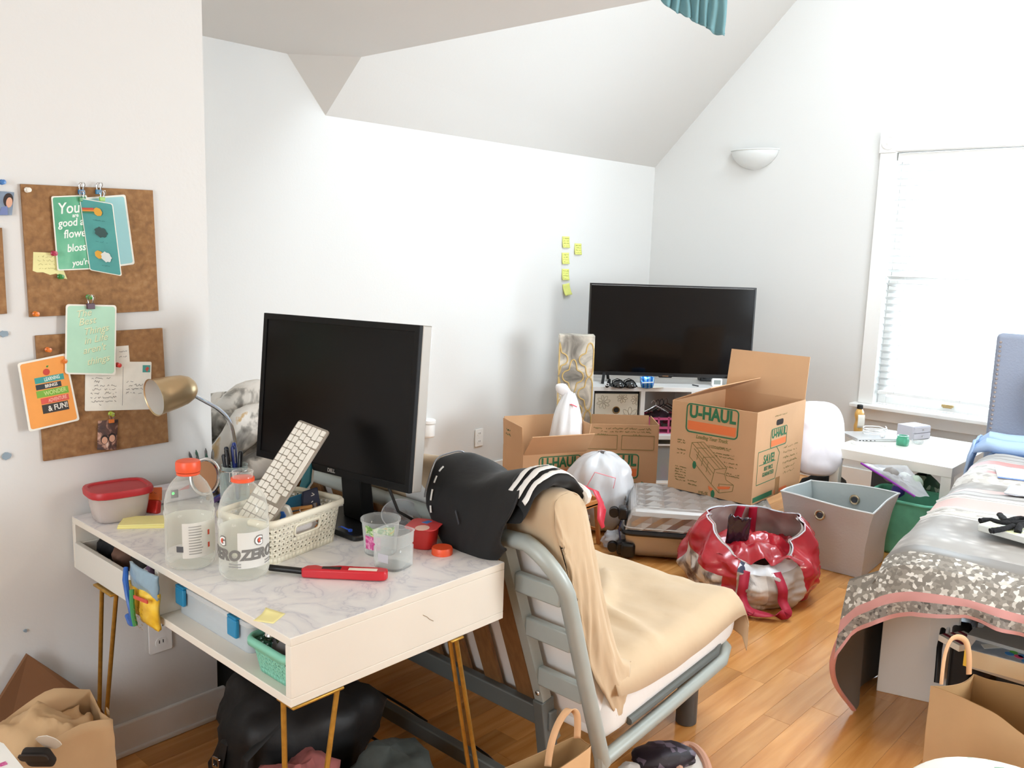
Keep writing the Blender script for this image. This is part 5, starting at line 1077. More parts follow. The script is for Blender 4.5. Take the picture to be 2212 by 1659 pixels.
def bagmesh(w_, d_, h_, seed, lean=0, rim=.012, n=48, top=1.0):
    def f(u, v):
        pts = rrect(w_, d_, .012, 3); s_ = (u % 1)*len(pts); i = int(s_) % len(pts); a, b_ = pts[i], pts[(i+1) % len(pts)]; f_ = s_-int(s_)
        x_, y_ = a[0]+(b_[0]-a[0])*f_, a[1]+(b_[1]-a[1])*f_
        return (x_, y_, v)
    per = []; 
    P_ = [(-w_/2,-d_/2),(w_/2,-d_/2),(w_/2,d_/2),(0,d_/2),(-w_/2,d_/2)]
    def pos(u):
        L_ = 2*(w_+d_); s_ = u*L_
        for (a, b_, l) in (((-w_/2,-d_/2),(w_/2,-d_/2),w_), ((w_/2,-d_/2),(w_/2,d_/2),d_), ((w_/2,d_/2),(-w_/2,d_/2),w_), ((-w_/2,d_/2),(-w_/2,-d_/2),d_)):
            if s_ <= l+1e-9: return a[0]+(b_[0]-a[0])*s_/l, a[1]+(b_[1]-a[1])*s_/l
            s_ -= l
        return P_[0]
    def g(u, v):
        x_, y_ = pos(u % 1); b_ = nz(u*8, v*3, seed)*.010*v+.006*nz(u*23, v*9, seed); side = abs(abs(x_)-w_/2) < 1e-6
        k = 1+(.0 if not side else -.06*v*math.sin(PI*(y_/d_+.5)))
        return Vector((x_*k+b_*(1 if side else .3), y_*top**v+b_*(0.3 if side else 1), v*h_+rim*v**6*nz(u*6, 3, seed)))
    return g, MB().grid(g, n, 18, cu=True)
t = thing('paper_bag', 'crumpled kraft paper grocery bag with a torn top in the corner below the desk', 'paper bag', (.66, 2.05, 0), -.1)
g, mb = bagmesh(.30, .19, .40, 51, 0, .05); obj('bag_wall', mb, KRAFT, t, solid=.0015, ang=50)
obj('bag_floor', MB().box((0,0,.002), (.29,.18,.003)), KRAFT, t)
def crump(u, v): return (-.14+.26*u+.02*nz(v*3, u*2), -.085+.17*v+.02*nz(u*4, v*3), .375+.06*math.sin(PI*u)*math.sin(PI*v)+.03*fbm(u*4, v*3, 5))
obj('crumpled_flap', MB().grid(crump, 26, 18), KRAFT, t, solid=.002, ang=70)
obj('handle_strip', MB().tube([(.152,-.03,.40),(.165,-.015,.30),(.162,0,.16),(.156,.01,.03)], .012, 8, flat=.15), mat('kraft_strip', '#a98b66', .8), t)
p = at(106,1602,y=1.893); t = thing('paper_scrap', 'small torn white paper scrap on the crumpled paper bag', 'paper', p); F = frame((0,0,0), RT, UP*.75-FW*.65)
obj('scrap', MB().prism([(.024*(1+.35*nz(k*1.9))*math.cos(k*PI/7), .028*(1+.35*nz(k*2.7, 3))*math.sin(k*PI/7)) for k in range(14)], 0, .0015, F), mat('torn_white_paper', '#efece2', .8), t)
t = thing('dark_pouch', 'dark fabric pouch tucked in the paper bag below the white scrap', 'pouch', at(80,1645,y=1.918)); obj('body', MB().prism(rrect(.06,.06,.012), -.02, 0, F), mat('charcoal_fabric', '#2a2624', .8), t, bevel=.006); obj('flap', MB().prism(rrect(.062,.025,.008), 0, .004, F @ Matrix.Translation((0,.02,0))), mat('charcoal_flap', '#3a3431', .8), t)
pa = [at(-30,1590,z=.50), at(8,1606,z=.50), at(56,1665,z=.50), at(-30,1680,z=.50)]; t = thing('white_box', 'corner of a white printed carton at the very edge beside the paper bag', 'box', (pa[0].x, pa[0].y, 0)); obj('top', MB().add([p_ for p_ in pa]+[Vector((p_.x, p_.y, .0)) for p_ in pa], [(3,2,1,0),(4,5,6,7),(0,1,5,4),(1,2,6,5),(2,3,7,6),(3,0,4,7)]), mat('white_carton', '#f0eee8', .5), t, world=True, smooth=False); obj('printed_mark', MB().box((0,0,0), (.02,.012,.001)), mat('pink_print', '#d88a92', .5), t).location = at(2,1652,z=.501)-t.location
# ================================================================== CARTONS, BAGS AND LUGGAGE
UORANGE = mat('logo_orange', '#e0743f', .8); UGREEN = mat('logo_green', '#2b6b47', .8); PRINT = mat('carton_print', '#8a7a4c', .9)
def uhaul(par, M4, w_, green=UGREEN):
    h_ = w_*.52
    n_ = 4; mb = ring(rrect(w_, h_, h_*.16, n_), rrect(w_*.955, h_-w_*.045, h_*.12, n_), 0, .0006, M4); obj('logo_border', mb, green, par, smooth=False)
    obj('logo_bar', MB().prism([(-w_*.455,-h_*.40),(w_*.455,-h_*.40),(w_*.455,-h_*.10),(-w_*.455,-h_*.10)], 0, .0005, M4), UORANGE, par, smooth=False)
    text('U-HAUL', h_*.58, green, par, M4 @ Matrix.Translation((0, h_*.20, .0003)), bold=h_*.022, sx=w_*.84/(h_*.58*3.45))
def carton(name, label, P0, rz, w_, d_, h_, flaps, thick=.005, inner_items=False):
    """open carton: front face along local x at y = 0; flaps = {side: (length, lean outwards in degrees)}"""
    t = thing(name, label, 'box', P0, rz, 'open moving cartons'); k = thick
    obj('wall_panel', MB().box((w_/2, k/2, h_/2), (w_, k, h_)), CARD, t, smooth=False); obj('wall_panel', MB().box((w_/2, d_-k/2, h_/2), (w_, k, h_)), CARD, t, smooth=False)
    obj('wall_panel', MB().box((k/2, d_/2, h_/2), (k, d_-2*k, h_)), CARD, t, smooth=False); obj('wall_panel', MB().box((w_-k/2, d_/2, h_/2), (k, d_-2*k, h_)), CARD, t, smooth=False)
    obj('bottom', MB().box((w_/2, d_/2, k/2), (w_-2*k, d_-2*k, k)), CARD, t, smooth=False)
    out = {}
    for side, (l, ang) in flaps.items():
        a = math.radians(ang); s_, c_ = math.sin(a), math.cos(a)
        o, e, n2 = {'front': ((0,k/2,h_),(w_,0,0),(0,-1,0)), 'back': ((0,d_-k/2,h_),(w_,0,0),(0,1,0)), 'left': ((k/2,0,h_),(0,d_,0),(-1,0,0)), 'right': ((w_-k/2,0,h_),(0,d_,0),(1,0,0))}[side]
        o, e, n2 = Vector(o), Vector(e), Vector(n2); up = (n2*s_+Vector((0,0,1))*c_); th = (n2*c_-Vector((0,0,1))*s_)*k/2
        ins = e.normalized()*.004; q_ = [o+ins, o+e-ins, o+e-ins*2+up*l, o+ins*2+up*l]
        out[side] = (obj('flap', MB().hexa([p_-th for p_ in q_]+[p_+th for p_ in q_]), CARD, t, smooth=False), o, e, up, th)
    return t, out
def ffr(x_, z_, off=.0006): return frame((x_, -off, z_), (1,0,0), (0,0,1))
# carton on the suitcase
SZ = .265
p0 = at(1442,1053,z=SZ); p1 = at(1622,1094,z=SZ); bx = (p0.x+p1.x)/2; cw_ = p0.y-p1.y
zt_ = at(1457,864,x=bx).z; ch = zt_-SZ-.004
rzC = -PI/2+math.atan2(p1.x-p0.x, p0.y-p1.y)
bC, fl = carton('moving_box', 'open cardboard moving box with the truck-loading diagram, set on the silver suitcase', (p0.x, p0.y, SZ+.004), rzC, cw_, .60, ch, {'back': (.235, 8), 'left': (.23, -67), 'front': (.16, -172), 'right': (.2, -172)})
uhaul(bC, ffr(cw_*.49, ch*.835), cw_*.62)
text('Loading Your Truck', .026, PRINT, bC, ffr(cw_*.50, ch*.635), bold=.0012, shear=.2, sx=.85)
def lines(par, M4, pts, w_, m=PRINT, name='printed_line', kind=None):
    mb = MB()
    for a, b_ in pts:
        a, b_ = Vector((*a, 0)), Vector((*b_, 0)); d2 = (b_-a).normalized(); s_ = Vector((-d2.y, d2.x, 0))*w_/2
        vs = [a-s_, b_-s_, b_+s_, a+s_]; mb.add([M4@q_ for q_ in vs]+[M4@(q_+Vector((0,0,.0005))) for q_ in vs], [(0,1,2,3),(7,6,5,4),(0,4,5,1),(2,6,7,3),(1,5,6,2),(3,7,4,0)])
    return obj(name, mb, m, par, smooth=False, kind='stuff')
FM = ffr(0, 0); W2, H2 = cw_, ch
def P(u, v): return (u*W2, (1-v)*H2)           # fractions from the face's top left
trk = [((.27,.44),(.41,.41)),((.41,.41),(.70,.65)),((.27,.44),(.56,.69)),((.27,.44),(.25,.60)),((.25,.60),(.53,.86)),((.56,.69),(.53,.86)),((.56,.69),(.70,.65)),((.70,.65),(.68,.72)),((.58,.72),(.68,.72)),((.68,.72),(.70,.78)),((.70,.78),(.79,.82)),((.79,.82),(.78,.89)),((.78,.89),(.63,.94)),((.63,.94),(.53,.86)),((.62,.84),(.79,.82)),((.62,.84),(.63,.94)),((.33,.425),(.62,.67)),((.37,.42),(.66,.66)),((.30,.50),(.55,.74)),((.33,.56),(.52,.76)),((.36,.52),(.34,.62)),((.42,.57),(.40,.68)),((.48,.62),(.46,.74)),((.45,.475),(.33,.49)),((.55,.555),(.42,.58))]
lines(bC, FM, [(P(*a), P(*b_)) for a, b_ in trk], .0032, PRINT, 'truck_outline')
for (u, v) in ((.315,.685),(.555,.965)): obj('printed_wheel', MB().prism([(P(u, v)[0]+.011*math.cos(k*PI/9), P(u, v)[1]+.021*math.sin(k*PI/9)) for k in range(18)], 0, .0007, FM), UGREEN, bC, smooth=False)
obj('printed_hood', MB().prism([P(.60,.875), P(.66,.86), P(.755,.845), P(.74,.875), P(.62,.90)][::-1], 0, .0006, FM), UORANGE, bC, smooth=False); obj('printed_fender', MB().prism([P(.50,.885), P(.55,.905), P(.55,.95), P(.505,.92)][::-1], 0, .0006, FM), UORANGE, bC, smooth=False)
for (u0, v0, u1, v1) in ((.09,.42,.19,.47),(.09,.52,.20,.60),(.08,.72,.22,.90),(.45,.43,.74,.46),(.53,.49,.78,.55),(.66,.57,.82,.65),(.69,.69,.85,.74),(.24,.85,.36,.93),(.38,.96,.50,.99)):
    n_ = max(2, int((v1-v0)*H2/.013))
    for j in range(n_):
        a = P((u0+u1)/2, v0+(v1-v0)*(j+.5)/n_); scribble(bC, FM @ Matrix.Translation((a[0], a[1]-.02*0, .0004)), (u1-u0)*W2*.95, .008, PRINT, world=False, lw=.004, name='small_print')
RM = frame((cw_+.0006, 0, 0), (0,1,0), (0,0,1)); D2 = .60
def PR_(u, v): return Matrix.Translation((u*D2, (1-v)*ch, .0002))
hh_ = obj('handle_hole', MB().prism([(u_+.40*D2*1.15, v_+.83*ch) for u_, v_ in rrect(.085,.030,.013)], -.0005, .0006, RM), mat('hole_dark', '#20140c', .9), bC, smooth=False)
scribble(bC, RM @ PR_(.47,.09), .16, .010, PRINT, world=False, lw=.003, name='small_print')
uhaul(bC, RM @ PR_(.46,.335), .20)
text('SAVE!', .062, UGREEN, bC, RM @ PR_(.29,.545), bold=.0016, sx=.85); text('BEST PRICE\nGUARANTEED', .030, UGREEN, bC, RM @ PR_(.29,.68), bold=.0006, sx=.7)
lines(bC, RM, [((.07*D2,.56*ch),(.43*D2,.56*ch)),((.43*D2,.56*ch),(.50*D2,.48*ch)),((.07*D2,.56*ch),(.07*D2,.20*ch)),((.07*D2,.20*ch),(.44*D2,.20*ch)),((.44*D2,.20*ch),(.50*D2,.48*ch)),((.10*D2,.41*ch),(.42*D2,.41*ch))], .004, UGREEN, 'printed_tag_outline')
for j in range(6): scribble(bC, RM @ PR_(.73,.48+.06*j), .19-.05*(j > 3), .014, PRINT, world=False, lw=.0042, name='small_print')
obj('printed_band', MB().prism([(.02*D2,.02*ch),(.40*D2,.02*ch),(.40*D2,.075*ch),(.02*D2,.075*ch)], 0, .0006, RM), UGREEN, bC, smooth=False); obj('printed_band', MB().prism([(.44*D2,.02*ch),(.70*D2,.02*ch),(.70*D2,.06*ch),(.44*D2,.06*ch)], 0, .0006, RM), UORANGE, bC, smooth=False)
obj('tape', MB().box((cw_+.0008, D2*.5, ch*.10), (.0012, .05, ch*.2)), mat('brown_tape', '#a97f55', .25, coat=.3), bC, smooth=False)
# carton with four flaps up (left)
NA = Vector((3.517, 3.086, 0)); rzA = math.atan2(-.4327, .9013)
bA, fl = carton('moving_box', 'open cardboard moving box with spread flaps behind the black jacket', NA, rzA, .39, .30, .398, {'left': (.155, 3), 'front': (.16, 40), 'right': (.155, 10), 'back': (.16, 6)})
uhaul(bA, ffr(.225, .315), .26)
text('moving', .022, PRINT, bA, ffr(.29, .225), bold=.0006) if False else scribble(bA, ffr(.24, .225), .16, .018, UGREEN, world=False, lw=.004, name='small_print')
o, e, up, th = fl['left'][1:]; scribble(bA, frame(o+e*.72+up*.10-Vector((.0032,0,0)), -e, up), .085, .014, UGREEN, world=False, lw=.0035, name='small_print'); scribble(bA, frame(o+e*.72+up*.075-Vector((.0032,0,0)), -e, up), .075, .014, UGREEN, world=False, lw=.0035, name='small_print')
# carton in the middle
pB = at(1262,974,z=.35); pB2 = at(1421,978,z=.35); wB = (pB2-pB).length; rzB = math.atan2(pB2.y-pB.y, pB2.x-pB.x)
bB, fl = carton('moving_box', 'open cardboard moving box with upright flaps in front of the television bench', (pB.x, pB.y, 0), rzB, wB, .30, .35, {'front': (.165, 2), 'back': (.165, 4), 'right': (.165, 1), 'left': (.165, 2)})
uhaul(bB, ffr(wB*.42, .235+.03), wB*.66)
scribble(bB, ffr(wB*.7, .165), .16, .018, UGREEN, world=False, lw=.004, name='small_print')
o, e, up, th = fl['front'][1:]
FF = frame(o-Vector((0,.0034,0)), (1,0,0), up)
scribble(bB, FF @ Matrix.Translation((wB*.5,.142,0)), .34, .013, PRINT, world=False, lw=.004, name='small_print'); scribble(bB, FF @ Matrix.Translation((wB*.55,.122,0)), .30, .010, PRINT, world=False, lw=.003, name='small_print')
for u0, u1 in ((.03,.44),(.50,.94)): lines(bB, FF, [((u0*wB,.015),(u1*wB,.015)),((u1*wB,.015),(u1*wB,.10)),((u1*wB,.10),(u0*wB,.10)),((u0*wB,.10),(u0*wB,.015))], .0035, PRINT, 'printed_frame'); scribble(bB, FF @ Matrix.Translation(((u0+u1)/2*wB,.103,0)), .06, .010, PRINT, world=False, lw=.004, name='small_print')
# knotted white bag rising from the left carton
WB = mat('white_plastic_bag', '#f0eff0', .4, bump=.35, bscale=14, trans=.1); 
wb = NA+Vector((.9013,-.4327,0))*.285+Vector((.4327,.9013,0))*.145; t = thing('plastic_bag', 'knotted white plastic bag poking up from the carton behind the jacket', 'bag', (wb.x, wb.y, .01))
def sack(r_, h_, seed, neck=.35, pleat=.06, lean=(0,0)):
    def f(u, v):
        a = 2*PI*u; b_ = (1-(2*min(v, .62)/.62-1)**2)**.5 if v < .62 else 0
        if v < .5: k = .72+.28*math.sin(PI*v/.9+.35)
        else: k = neck+(1-neck)*(1-((v-.5)/.5)**2.6)
        k *= 1+pleat*math.sin(9*a+seed)*v+.10*fbm(math.cos(a)*1.8, math.sin(a)*1.8, v*2.5+seed)
        if v < .06: k *= (v/.06)**.4
        return (r_*k*math.cos(a)+lean[0]*v, r_*k*math.sin(a)+lean[1]*v, h_*v)
    return MB().grid(f, 64, 30, cu=True)
hB = at(1235,852,d=4.93).z
obj('bag_body', sack(.098, hB-.01, 2, .28, .05, (.035,-.035)), WB, t, ang=80)
kn = Vector((.035,-.035,hB-.02)); obj('knot', MB().lathe([(.0,-.02),(.022,-.012),(.026,.0),(.02,.012),(0,.018)], 14, kn, caps=(False,False)).jig(.006, 40), WB, t)
ear_ax = (RT*-.80+UP*.55-FW*.1).normalized(); Qe = ear_ax.to_track_quat('Z','Y').to_matrix(); obj('tied_ear', MB().lathe([(.012,-.01),(.020,.012),(.030,.035),(.033,.055),(.026,.078),(.012,.092),(0,.096)], 18, kn, Qe, caps=(True, False), sx=.55).jig(.010, 22), WB, t, ang=80)
obj('red_drawstring', MB().tube([kn+Vector((-.03,-.02,-.055))+RT*.0, kn+RT*.005-FW*.05+UP*-.055, kn+RT*.035-FW*.06+UP*-.07], .006, 6, flat=.4), mat('red_drawstring', '#d84a5c', .5), t)
# white rubbish bag with red ties
tb_ = at(1312,1128,z=0); tb_ = Vector((3.80, 2.765, 0)); t = thing('rubbish_bag', 'stuffed white bin bag with loose red drawstring beside the suitcase wheels', 'bag', tb_)
TW = clear('translucent_white_bag', '#eceef2', .74, .25, .2)
def tsack(u, v):
    a = 2*PI*u; e = PI/2*(v*1.9-.9); ce, se = math.cos(max(-1.5, min(1.5, e))), math.sin(e)
    k = 1+.16*fbm(math.cos(a)*2, math.sin(a)*2, v*3)+.05*math.sin(7*a+5*v); z_ = .215+.215*se*(1+.1*fbm(a, 3))
    return (.185*k*math.cos(a)*ce**.7, .185*k*math.sin(a)*ce**.7, max(0.003, z_))
obj('bag_body', MB().grid(tsack, 72, 30, cu=True), TW, t, ang=80)
obj('filling', MB().grid(lambda u, v: tuple(Vector(tsack(u, v))*.9+Vector((0,0,.02))), 40, 18, cu=True), ramp_mat('rubbish_filling', 'noise', [(.3,'#8f8880'),(.45,'#d8d6d6'),(.7,'#f0f0f2')], 7, .7, 0, None, .3, 1), t, ang=80)
RDT = mat('red_tie', '#d23a4c', .35)
obj('loop_tie', MB().tube([at(1268,1050,d=4.28)-tb_, at(1285,1020,d=4.25)-tb_, at(1330,1033,d=4.25)-tb_, at(1325,1055,d=4.24)-tb_], .006, 6, flat=.4), mat('pink_tie', '#e58f9a', .4), t)
obj('hanging_tie', MB().tube([at(1190,1026,d=4.30)-tb_, at(1250,1045,d=4.24)-tb_, at(1290,1062,d=4.2)-tb_, at(1305,1100,d=4.1)-tb_, at(1300,1138,d=4.1)-tb_], [.010,.012,.012,.014,.010], 8, flat=.3), RDT, t); obj('hanging_tie', MB().tube([at(1285,1060,d=4.12)-tb_, at(1298,1085,d=4.08)-tb_, at(1296,1120,d=4.06)-tb_, at(1303,1140,d=4.07)-tb_], [.012,.016,.016,.010], 8, flat=.3), RDT, t)
# bed tray
TRW = mat('orange_tray_wood', '#c07d43', .5, var=.12, vscale=4, stretch=(1,12,12)); tx0, tx1, ty0, ty1, tz = 3.18, 3.58, 2.585, 2.88, .235
t = thing('bed_tray', 'orange wooden bed tray with folding legs standing on the floor behind the futon', 'tray', ((tx0+tx1)/2, (ty0+ty1)/2, 0)); a, b_ = (tx1-tx0)/2, (ty1-ty0)/2
obj('tray_top', MB().box((0,0,tz-.006), (2*a,2*b_,.010)), TRW, t, bevel=.001)
for s_ in (-1, 1):
    obj('long_rail', MB().box((0, s_*(b_-.006), tz+.0), (2*a,.012,.034)), TRW, t, bevel=.002)
    pr = [(-b_,-.017),(b_,-.017),(b_,.016),(b_*.6,.022),(b_*.35,.042),(-b_*.35,.042),(-b_*.6,.022),(-b_,.016)]
    obj('end_rail', MB().prism(pr, -.006, .006, frame((s_*(a-.006),0,tz),(0,1,0),(0,0,1))), TRW, t, bevel=.002)
    for s2 in (-1, 1): obj('leg', MB().bar((s_*(a-.03), s2*(b_-.018), tz-.01), (s_*(a-.03)+s_*.04, s2*(b_-.018), .0), .022, .016), TRW, t, bevel=.002)
    obj('leg_brace', MB().bar((s_*(a+.0), -b_+.02, .08), (s_*(a+.0), b_-.02, .08), .012, .012), TRW, t)
t = thing('paper_stack', 'stack of blue-striped papers under the wooden bed tray', 'papers', (3.42, 2.70, 0), .3)
for k in range(7): obj('sheet', MB().box((.004*nz(k*1.3), .004*nz(k*2.1, 2), .012+.022*k), (.24,.19,.017)), mat('striped_paper_%d' % (k % 2), ('#e4e8ee','#5f738f')[k % 2], .7), t, rot=(0,0,.05*nz(k*1.7, 5)), bevel=.003)
blob('plastic_bag', 'small clear crumpled bag on the floor under the bed tray', 'bag', (3.63, 2.52, 0), (.16,.12,.07), clear('crumpled_clear', '#e9ebef', .45, .15, .4), 61, .4, 14, None, 0, 3)
# silver suitcase lying flat
C0 = Vector((3.49, 2.375, 0)); sxv = Vector((.565, -.825, 0)).normalized(); syv = Vector((-sxv.y, sxv.x, 0)); rzS = math.atan2(sxv.y, sxv.x); SL, SW = .76, .56
t = thing('suitcase', 'silver hard-shell suitcase with diamond facets lying flat under the moving box', 'suitcase', C0, rzS)
SIL = mat('silver_shell', '#b9b5b2', .3, .55, var=.04, vscale=3); BAND = mat('black_zip_band', '#121213', .35)
def shell(z0, z1, facets, up):
    mb = MB(); sgn = 1 if up else -1
    NX, NY = 64, 48
    def f(u, v):
        x_, y_ = SL*u, SW*v; dx_, dy_ = min(u, 1-u)*SL, min(v, 1-v)*SW; r_ = .05
        k = min(1, dx_/r_); m_ = min(1, dy_/r_); e = (1-(1-k)**2)**.5*(1-(1-m_)**2)**.5
        z_ = z0+(z1-z0)*e
        if facets and e > .99:
            gx, gy = (u*8) % 1, (v*6) % 1; z_ += sgn*.012*(1-2*max(abs(gx-.5), abs(gy-.5)))*min(1, (min(dx_, dy_)-r_)/.02)
        return (x_, y_, z_)
    return mb.grid(f, NX+1, NY+1)
obj('upper_shell', shell(.150, .262, True, True), SIL, t, smooth=False); obj('lower_shell', shell(.135, .012, False, False), SIL, t, ang=40)
# faceted side panels
def sidep(z0, z1, face, fac):
    L_ = {'f': SL, 'l': SW}[face]-.06; nx = int(round(L_/.095)); mb = MB()
    for i in range(nx):
        a0, a1 = .03+L_*i/nx, .03+L_*(i+1)/nx; am = (a0+a1)/2; zm_ = (z0+z1)/2; b_ = .012
        g = (lambda s_, z_, o_: (s_, -o_, z_)) if face == 'f' else (lambda s_, z_, o_: (-o_, SW-s_, z_))
        c_ = [g(a0,z0,0), g(a1,z0,0), g(a1,z1,0), g(a0,z1,0), g(am,z0,b_), g(a1,zm_,.004), g(am,z1,b_), g(a0,zm_,.004), g(am,zm_,-.002)]
        mb.add(c_, [(0,4,8,7),(4,1,5,8),(8,5,2,6),(7,8,6,3)])
    return mb
obj('facet_panel', sidep(.160,.232,'f',1), SIL, t, smooth=False); obj('facet_panel', sidep(.160,.232,'l',1), SIL, t, smooth=False)
pts = [(x_+SL/2, y_+SW/2, .1425) for x_, y_ in rrect(SL+.012, SW+.012, .045, 6)]
obj('zip_band', MB().tube(pts, .017, 8, True, flat=.9), BAND, t); obj('seam_bead', MB().tube([(x_, y_, .168) for x_, y_, z_ in pts], .004, 6, True), mat('silver_bead', '#cfcdca', .3, .5), t)
obj('outline_groove', MB().tube([(x_+SL/2, y_+SW/2, .2625) for x_, y_ in rrect(SL-.10, SW-.10, .03, 6)], .0025, 5, True), mat('silver_bead', '#cfcdca', .3, .5), t)
for (y_, z_) in ((.06,.225),(.50,.225),(.06,.045),(.50,.045)):
    h_ = obj('wheel_housing', MB().box((-.012, y_, z_), (.05,.07,.065)), BLACK, t, bevel=.012)
    for s_ in (-1, 1): obj('wheel', MB().lathe([(.010,-.008),(.024,-.008),(.026,-.004),(.026,.004),(.024,.008),(.010,.008)], 20, (-.058, y_+s_*.013, z_), Matrix.Rotation(PI/2, 3, 'X')), BLACK, h_)
obj('side_handle', MB().tube([(.30,-.012,.075),(.30,-.035,.075),(.46,-.035,.075),(.46,-.012,.075)], .010, 8), BLACK, t); obj('corner_guard', MB().box((.02,.012,.05), (.07,.05,.075)), BLACK, t, bevel=.015); obj('luggage_tag', MB().box((.50,-.03,.08), (.05,.012,.05)), mat('orange_tag', '#e8762f', .5), t, bevel=.004)
obj('strap_tie', MB().tube([(-.02,.03,.19),(-.03,.02,.15),(-.02,.0,.10)], .008, 6, flat=.5), mat('navy_tie', '#2b2a48', .6), t)
# red shopping bag
rb = Vector((3.565, 1.735, 0)); t = thing('shopping_bag', 'large glossy red reusable shopping bag gaping open on the wooden floor', 'bag', rb)
RBG = mat('red_woven_plastic', '#b3202e', .22, var=.2, vscale=7, bump=.5, bscale=9, coat=.4); WIN = mat('grey_white_lining', '#b9b0aa', .5, var=.08, vscale=6, bump=.3, bscale=9); CHK = ramp_mat('checked_print', 'cells', [(0,'#e9edf4'),(.45,'#e4e6ee'),(.62,'#39425f'),(.75,'#eef0f4')], 20, .3)
PHB = ramp_mat('food_photo_print', 'noise', [(.34,'#4a2a2c'),(.42,'#8c8480'),(.5,'#cfc8c2'),(.68,'#ded6cf'),(.78,'#d8bf97')], 9, .3, 0, None, .3, 1.2)
vw = Vector((-.741, -.671, 0))                    # towards the viewpoint
sdv = Vector((.671, -.741, 0))
def bagshell(u, v, inner=0):
    a = 2*PI*u; k = 1+.14*fbm(math.cos(a)*2.4, math.sin(a)*2.4, v*3)+.045*math.sin(11*a+5*v)*v
    rr_ = (.275-.02*inner)*(.80+.30*math.sin(PI*min(1, v*.85+.1))-.30*max(0, v-.6)**1.2)
    x_, y_ = math.cos(a), math.sin(a)                # y_ = -1 faces the viewer
    top = .36-.175*max(0, -y_)**1.5+.02*nz(a*2, 3)
    p_ = sdv*(rr_*k*x_)+vw*(-rr_*k*y_*.80)*1.0
    return Vector((p_.x, p_.y, max(.003, v*top)))
def mfn(u, v):
    a = 2*PI*u; y_ = math.sin(a); x_ = math.cos(a)
    if v > .93 and (y_ > .55): return 2
    if y_ < -.15 and -.45 < x_ < .62: return (1 if x_ > .05 else 3) if v < .80 else 2
    if x_ < -.62 and y_ < .2 and v < .60: return 3
    return 0
obj('bag_wall', MB().grid(bagshell, 120, 40, cu=True, mfn=mfn), [RBG, WIN, CHK, PHB], t, ang=70)
obj('lining', MB().grid(lambda u, v: bagshell(u, .05+.94*v, 1), 96, 26, cu=True), WIN, t, ang=70)
obj('rolled_edge', MB().tube([bagshell(k/90, .99) for k in range(90)], .0032, 6, True), mat('white_hem', '#dfe4ee', .4), t)
obj('red_contents', MB().grid(lambda u, v: Vector(((u-.5)*.40, (v-.5)*.34, .21+.07*math.sin(PI*u)*math.sin(PI*v)+.05*fbm(u*4, v*4, 3))), 30, 26), RBG, t, ang=50, rot=(0,0,rzS))
obj('dark_contents', MB().grid(lambda u, v: sdv*(-.13+.10*u)+vw*(.02+.05*v)+Vector((0,0,.16+.21*v+.03*fbm(u*4, v*4, 8))), 16, 20), mat('dark_plum_film', '#2a2030', .15, bump=.5, bscale=14, coat=.5), t, solid=.006, ang=60)
STR = mat('red_webbing', '#b5213f', .6)
def ribbon(pts, w_, n_=24, wv=None):
    mb = MB(); P_ = [catm(pts, j/n_) for j in range(n_+1)]
    L_ = []; R_ = []
    for j, p_ in enumerate(P_):
        d2 = (P_[min(j+1, n_)]-P_[max(j-1, 0)]).normalized(); s_ = Vector(wv) if wv is not None else d2.cross(Vector((0,0,1)))
        s_ = (s_-d2*s_.dot(d2)).normalized()*w_/2; L_.append(p_-s_); R_.append(p_+s_)
    return mb.add(L_+R_, [(j, j+1, n_+2+j, n_+1+j) for j in range(n_)])
def bs(a_, v, o_): p_ = bagshell((a_/(2*PI)) % 1, v); n2 = Vector((p_.x, p_.y, 0)).normalized(); return p_+n2*o_
fa, fb = -PI/2-.30, -PI/2+.22
p1_, p2_ = bs(fa, .45, .02), bs(fb, .45, .02)
fr = [bs(fa, .88, .004), bs(fa, .62, .012), p1_+Vector((0,0,-.02)), Vector((p1_.x, p1_.y, .03))+vw*.05+sdv*.03, Vector((p2_.x, p2_.y, .03))+vw*.05, p2_+Vector((0,0,-.02)), bs(fb, .62, .012), bs(fb, .88, .004)]
obj('front_handle', ribbon(fr, .042, 44, sdv), STR, t, solid=.002)
for da in (-.20, .16): obj('back_handle', ribbon([bs(PI/2+da, v_, -.032) for v_ in (1.0, .85, .7, .55, .42)], .038, 20, sdv), STR, t, solid=.002)
fe = [at(1598,1322,z=.01)-rb, at(1612,1330,z=.012)-rb, at(1622,1322,z=.03)-rb, at(1612,1316,z=.02)-rb]
obj('handle_end', ribbon(fe, .03, 12), STR, t, solid=.002)
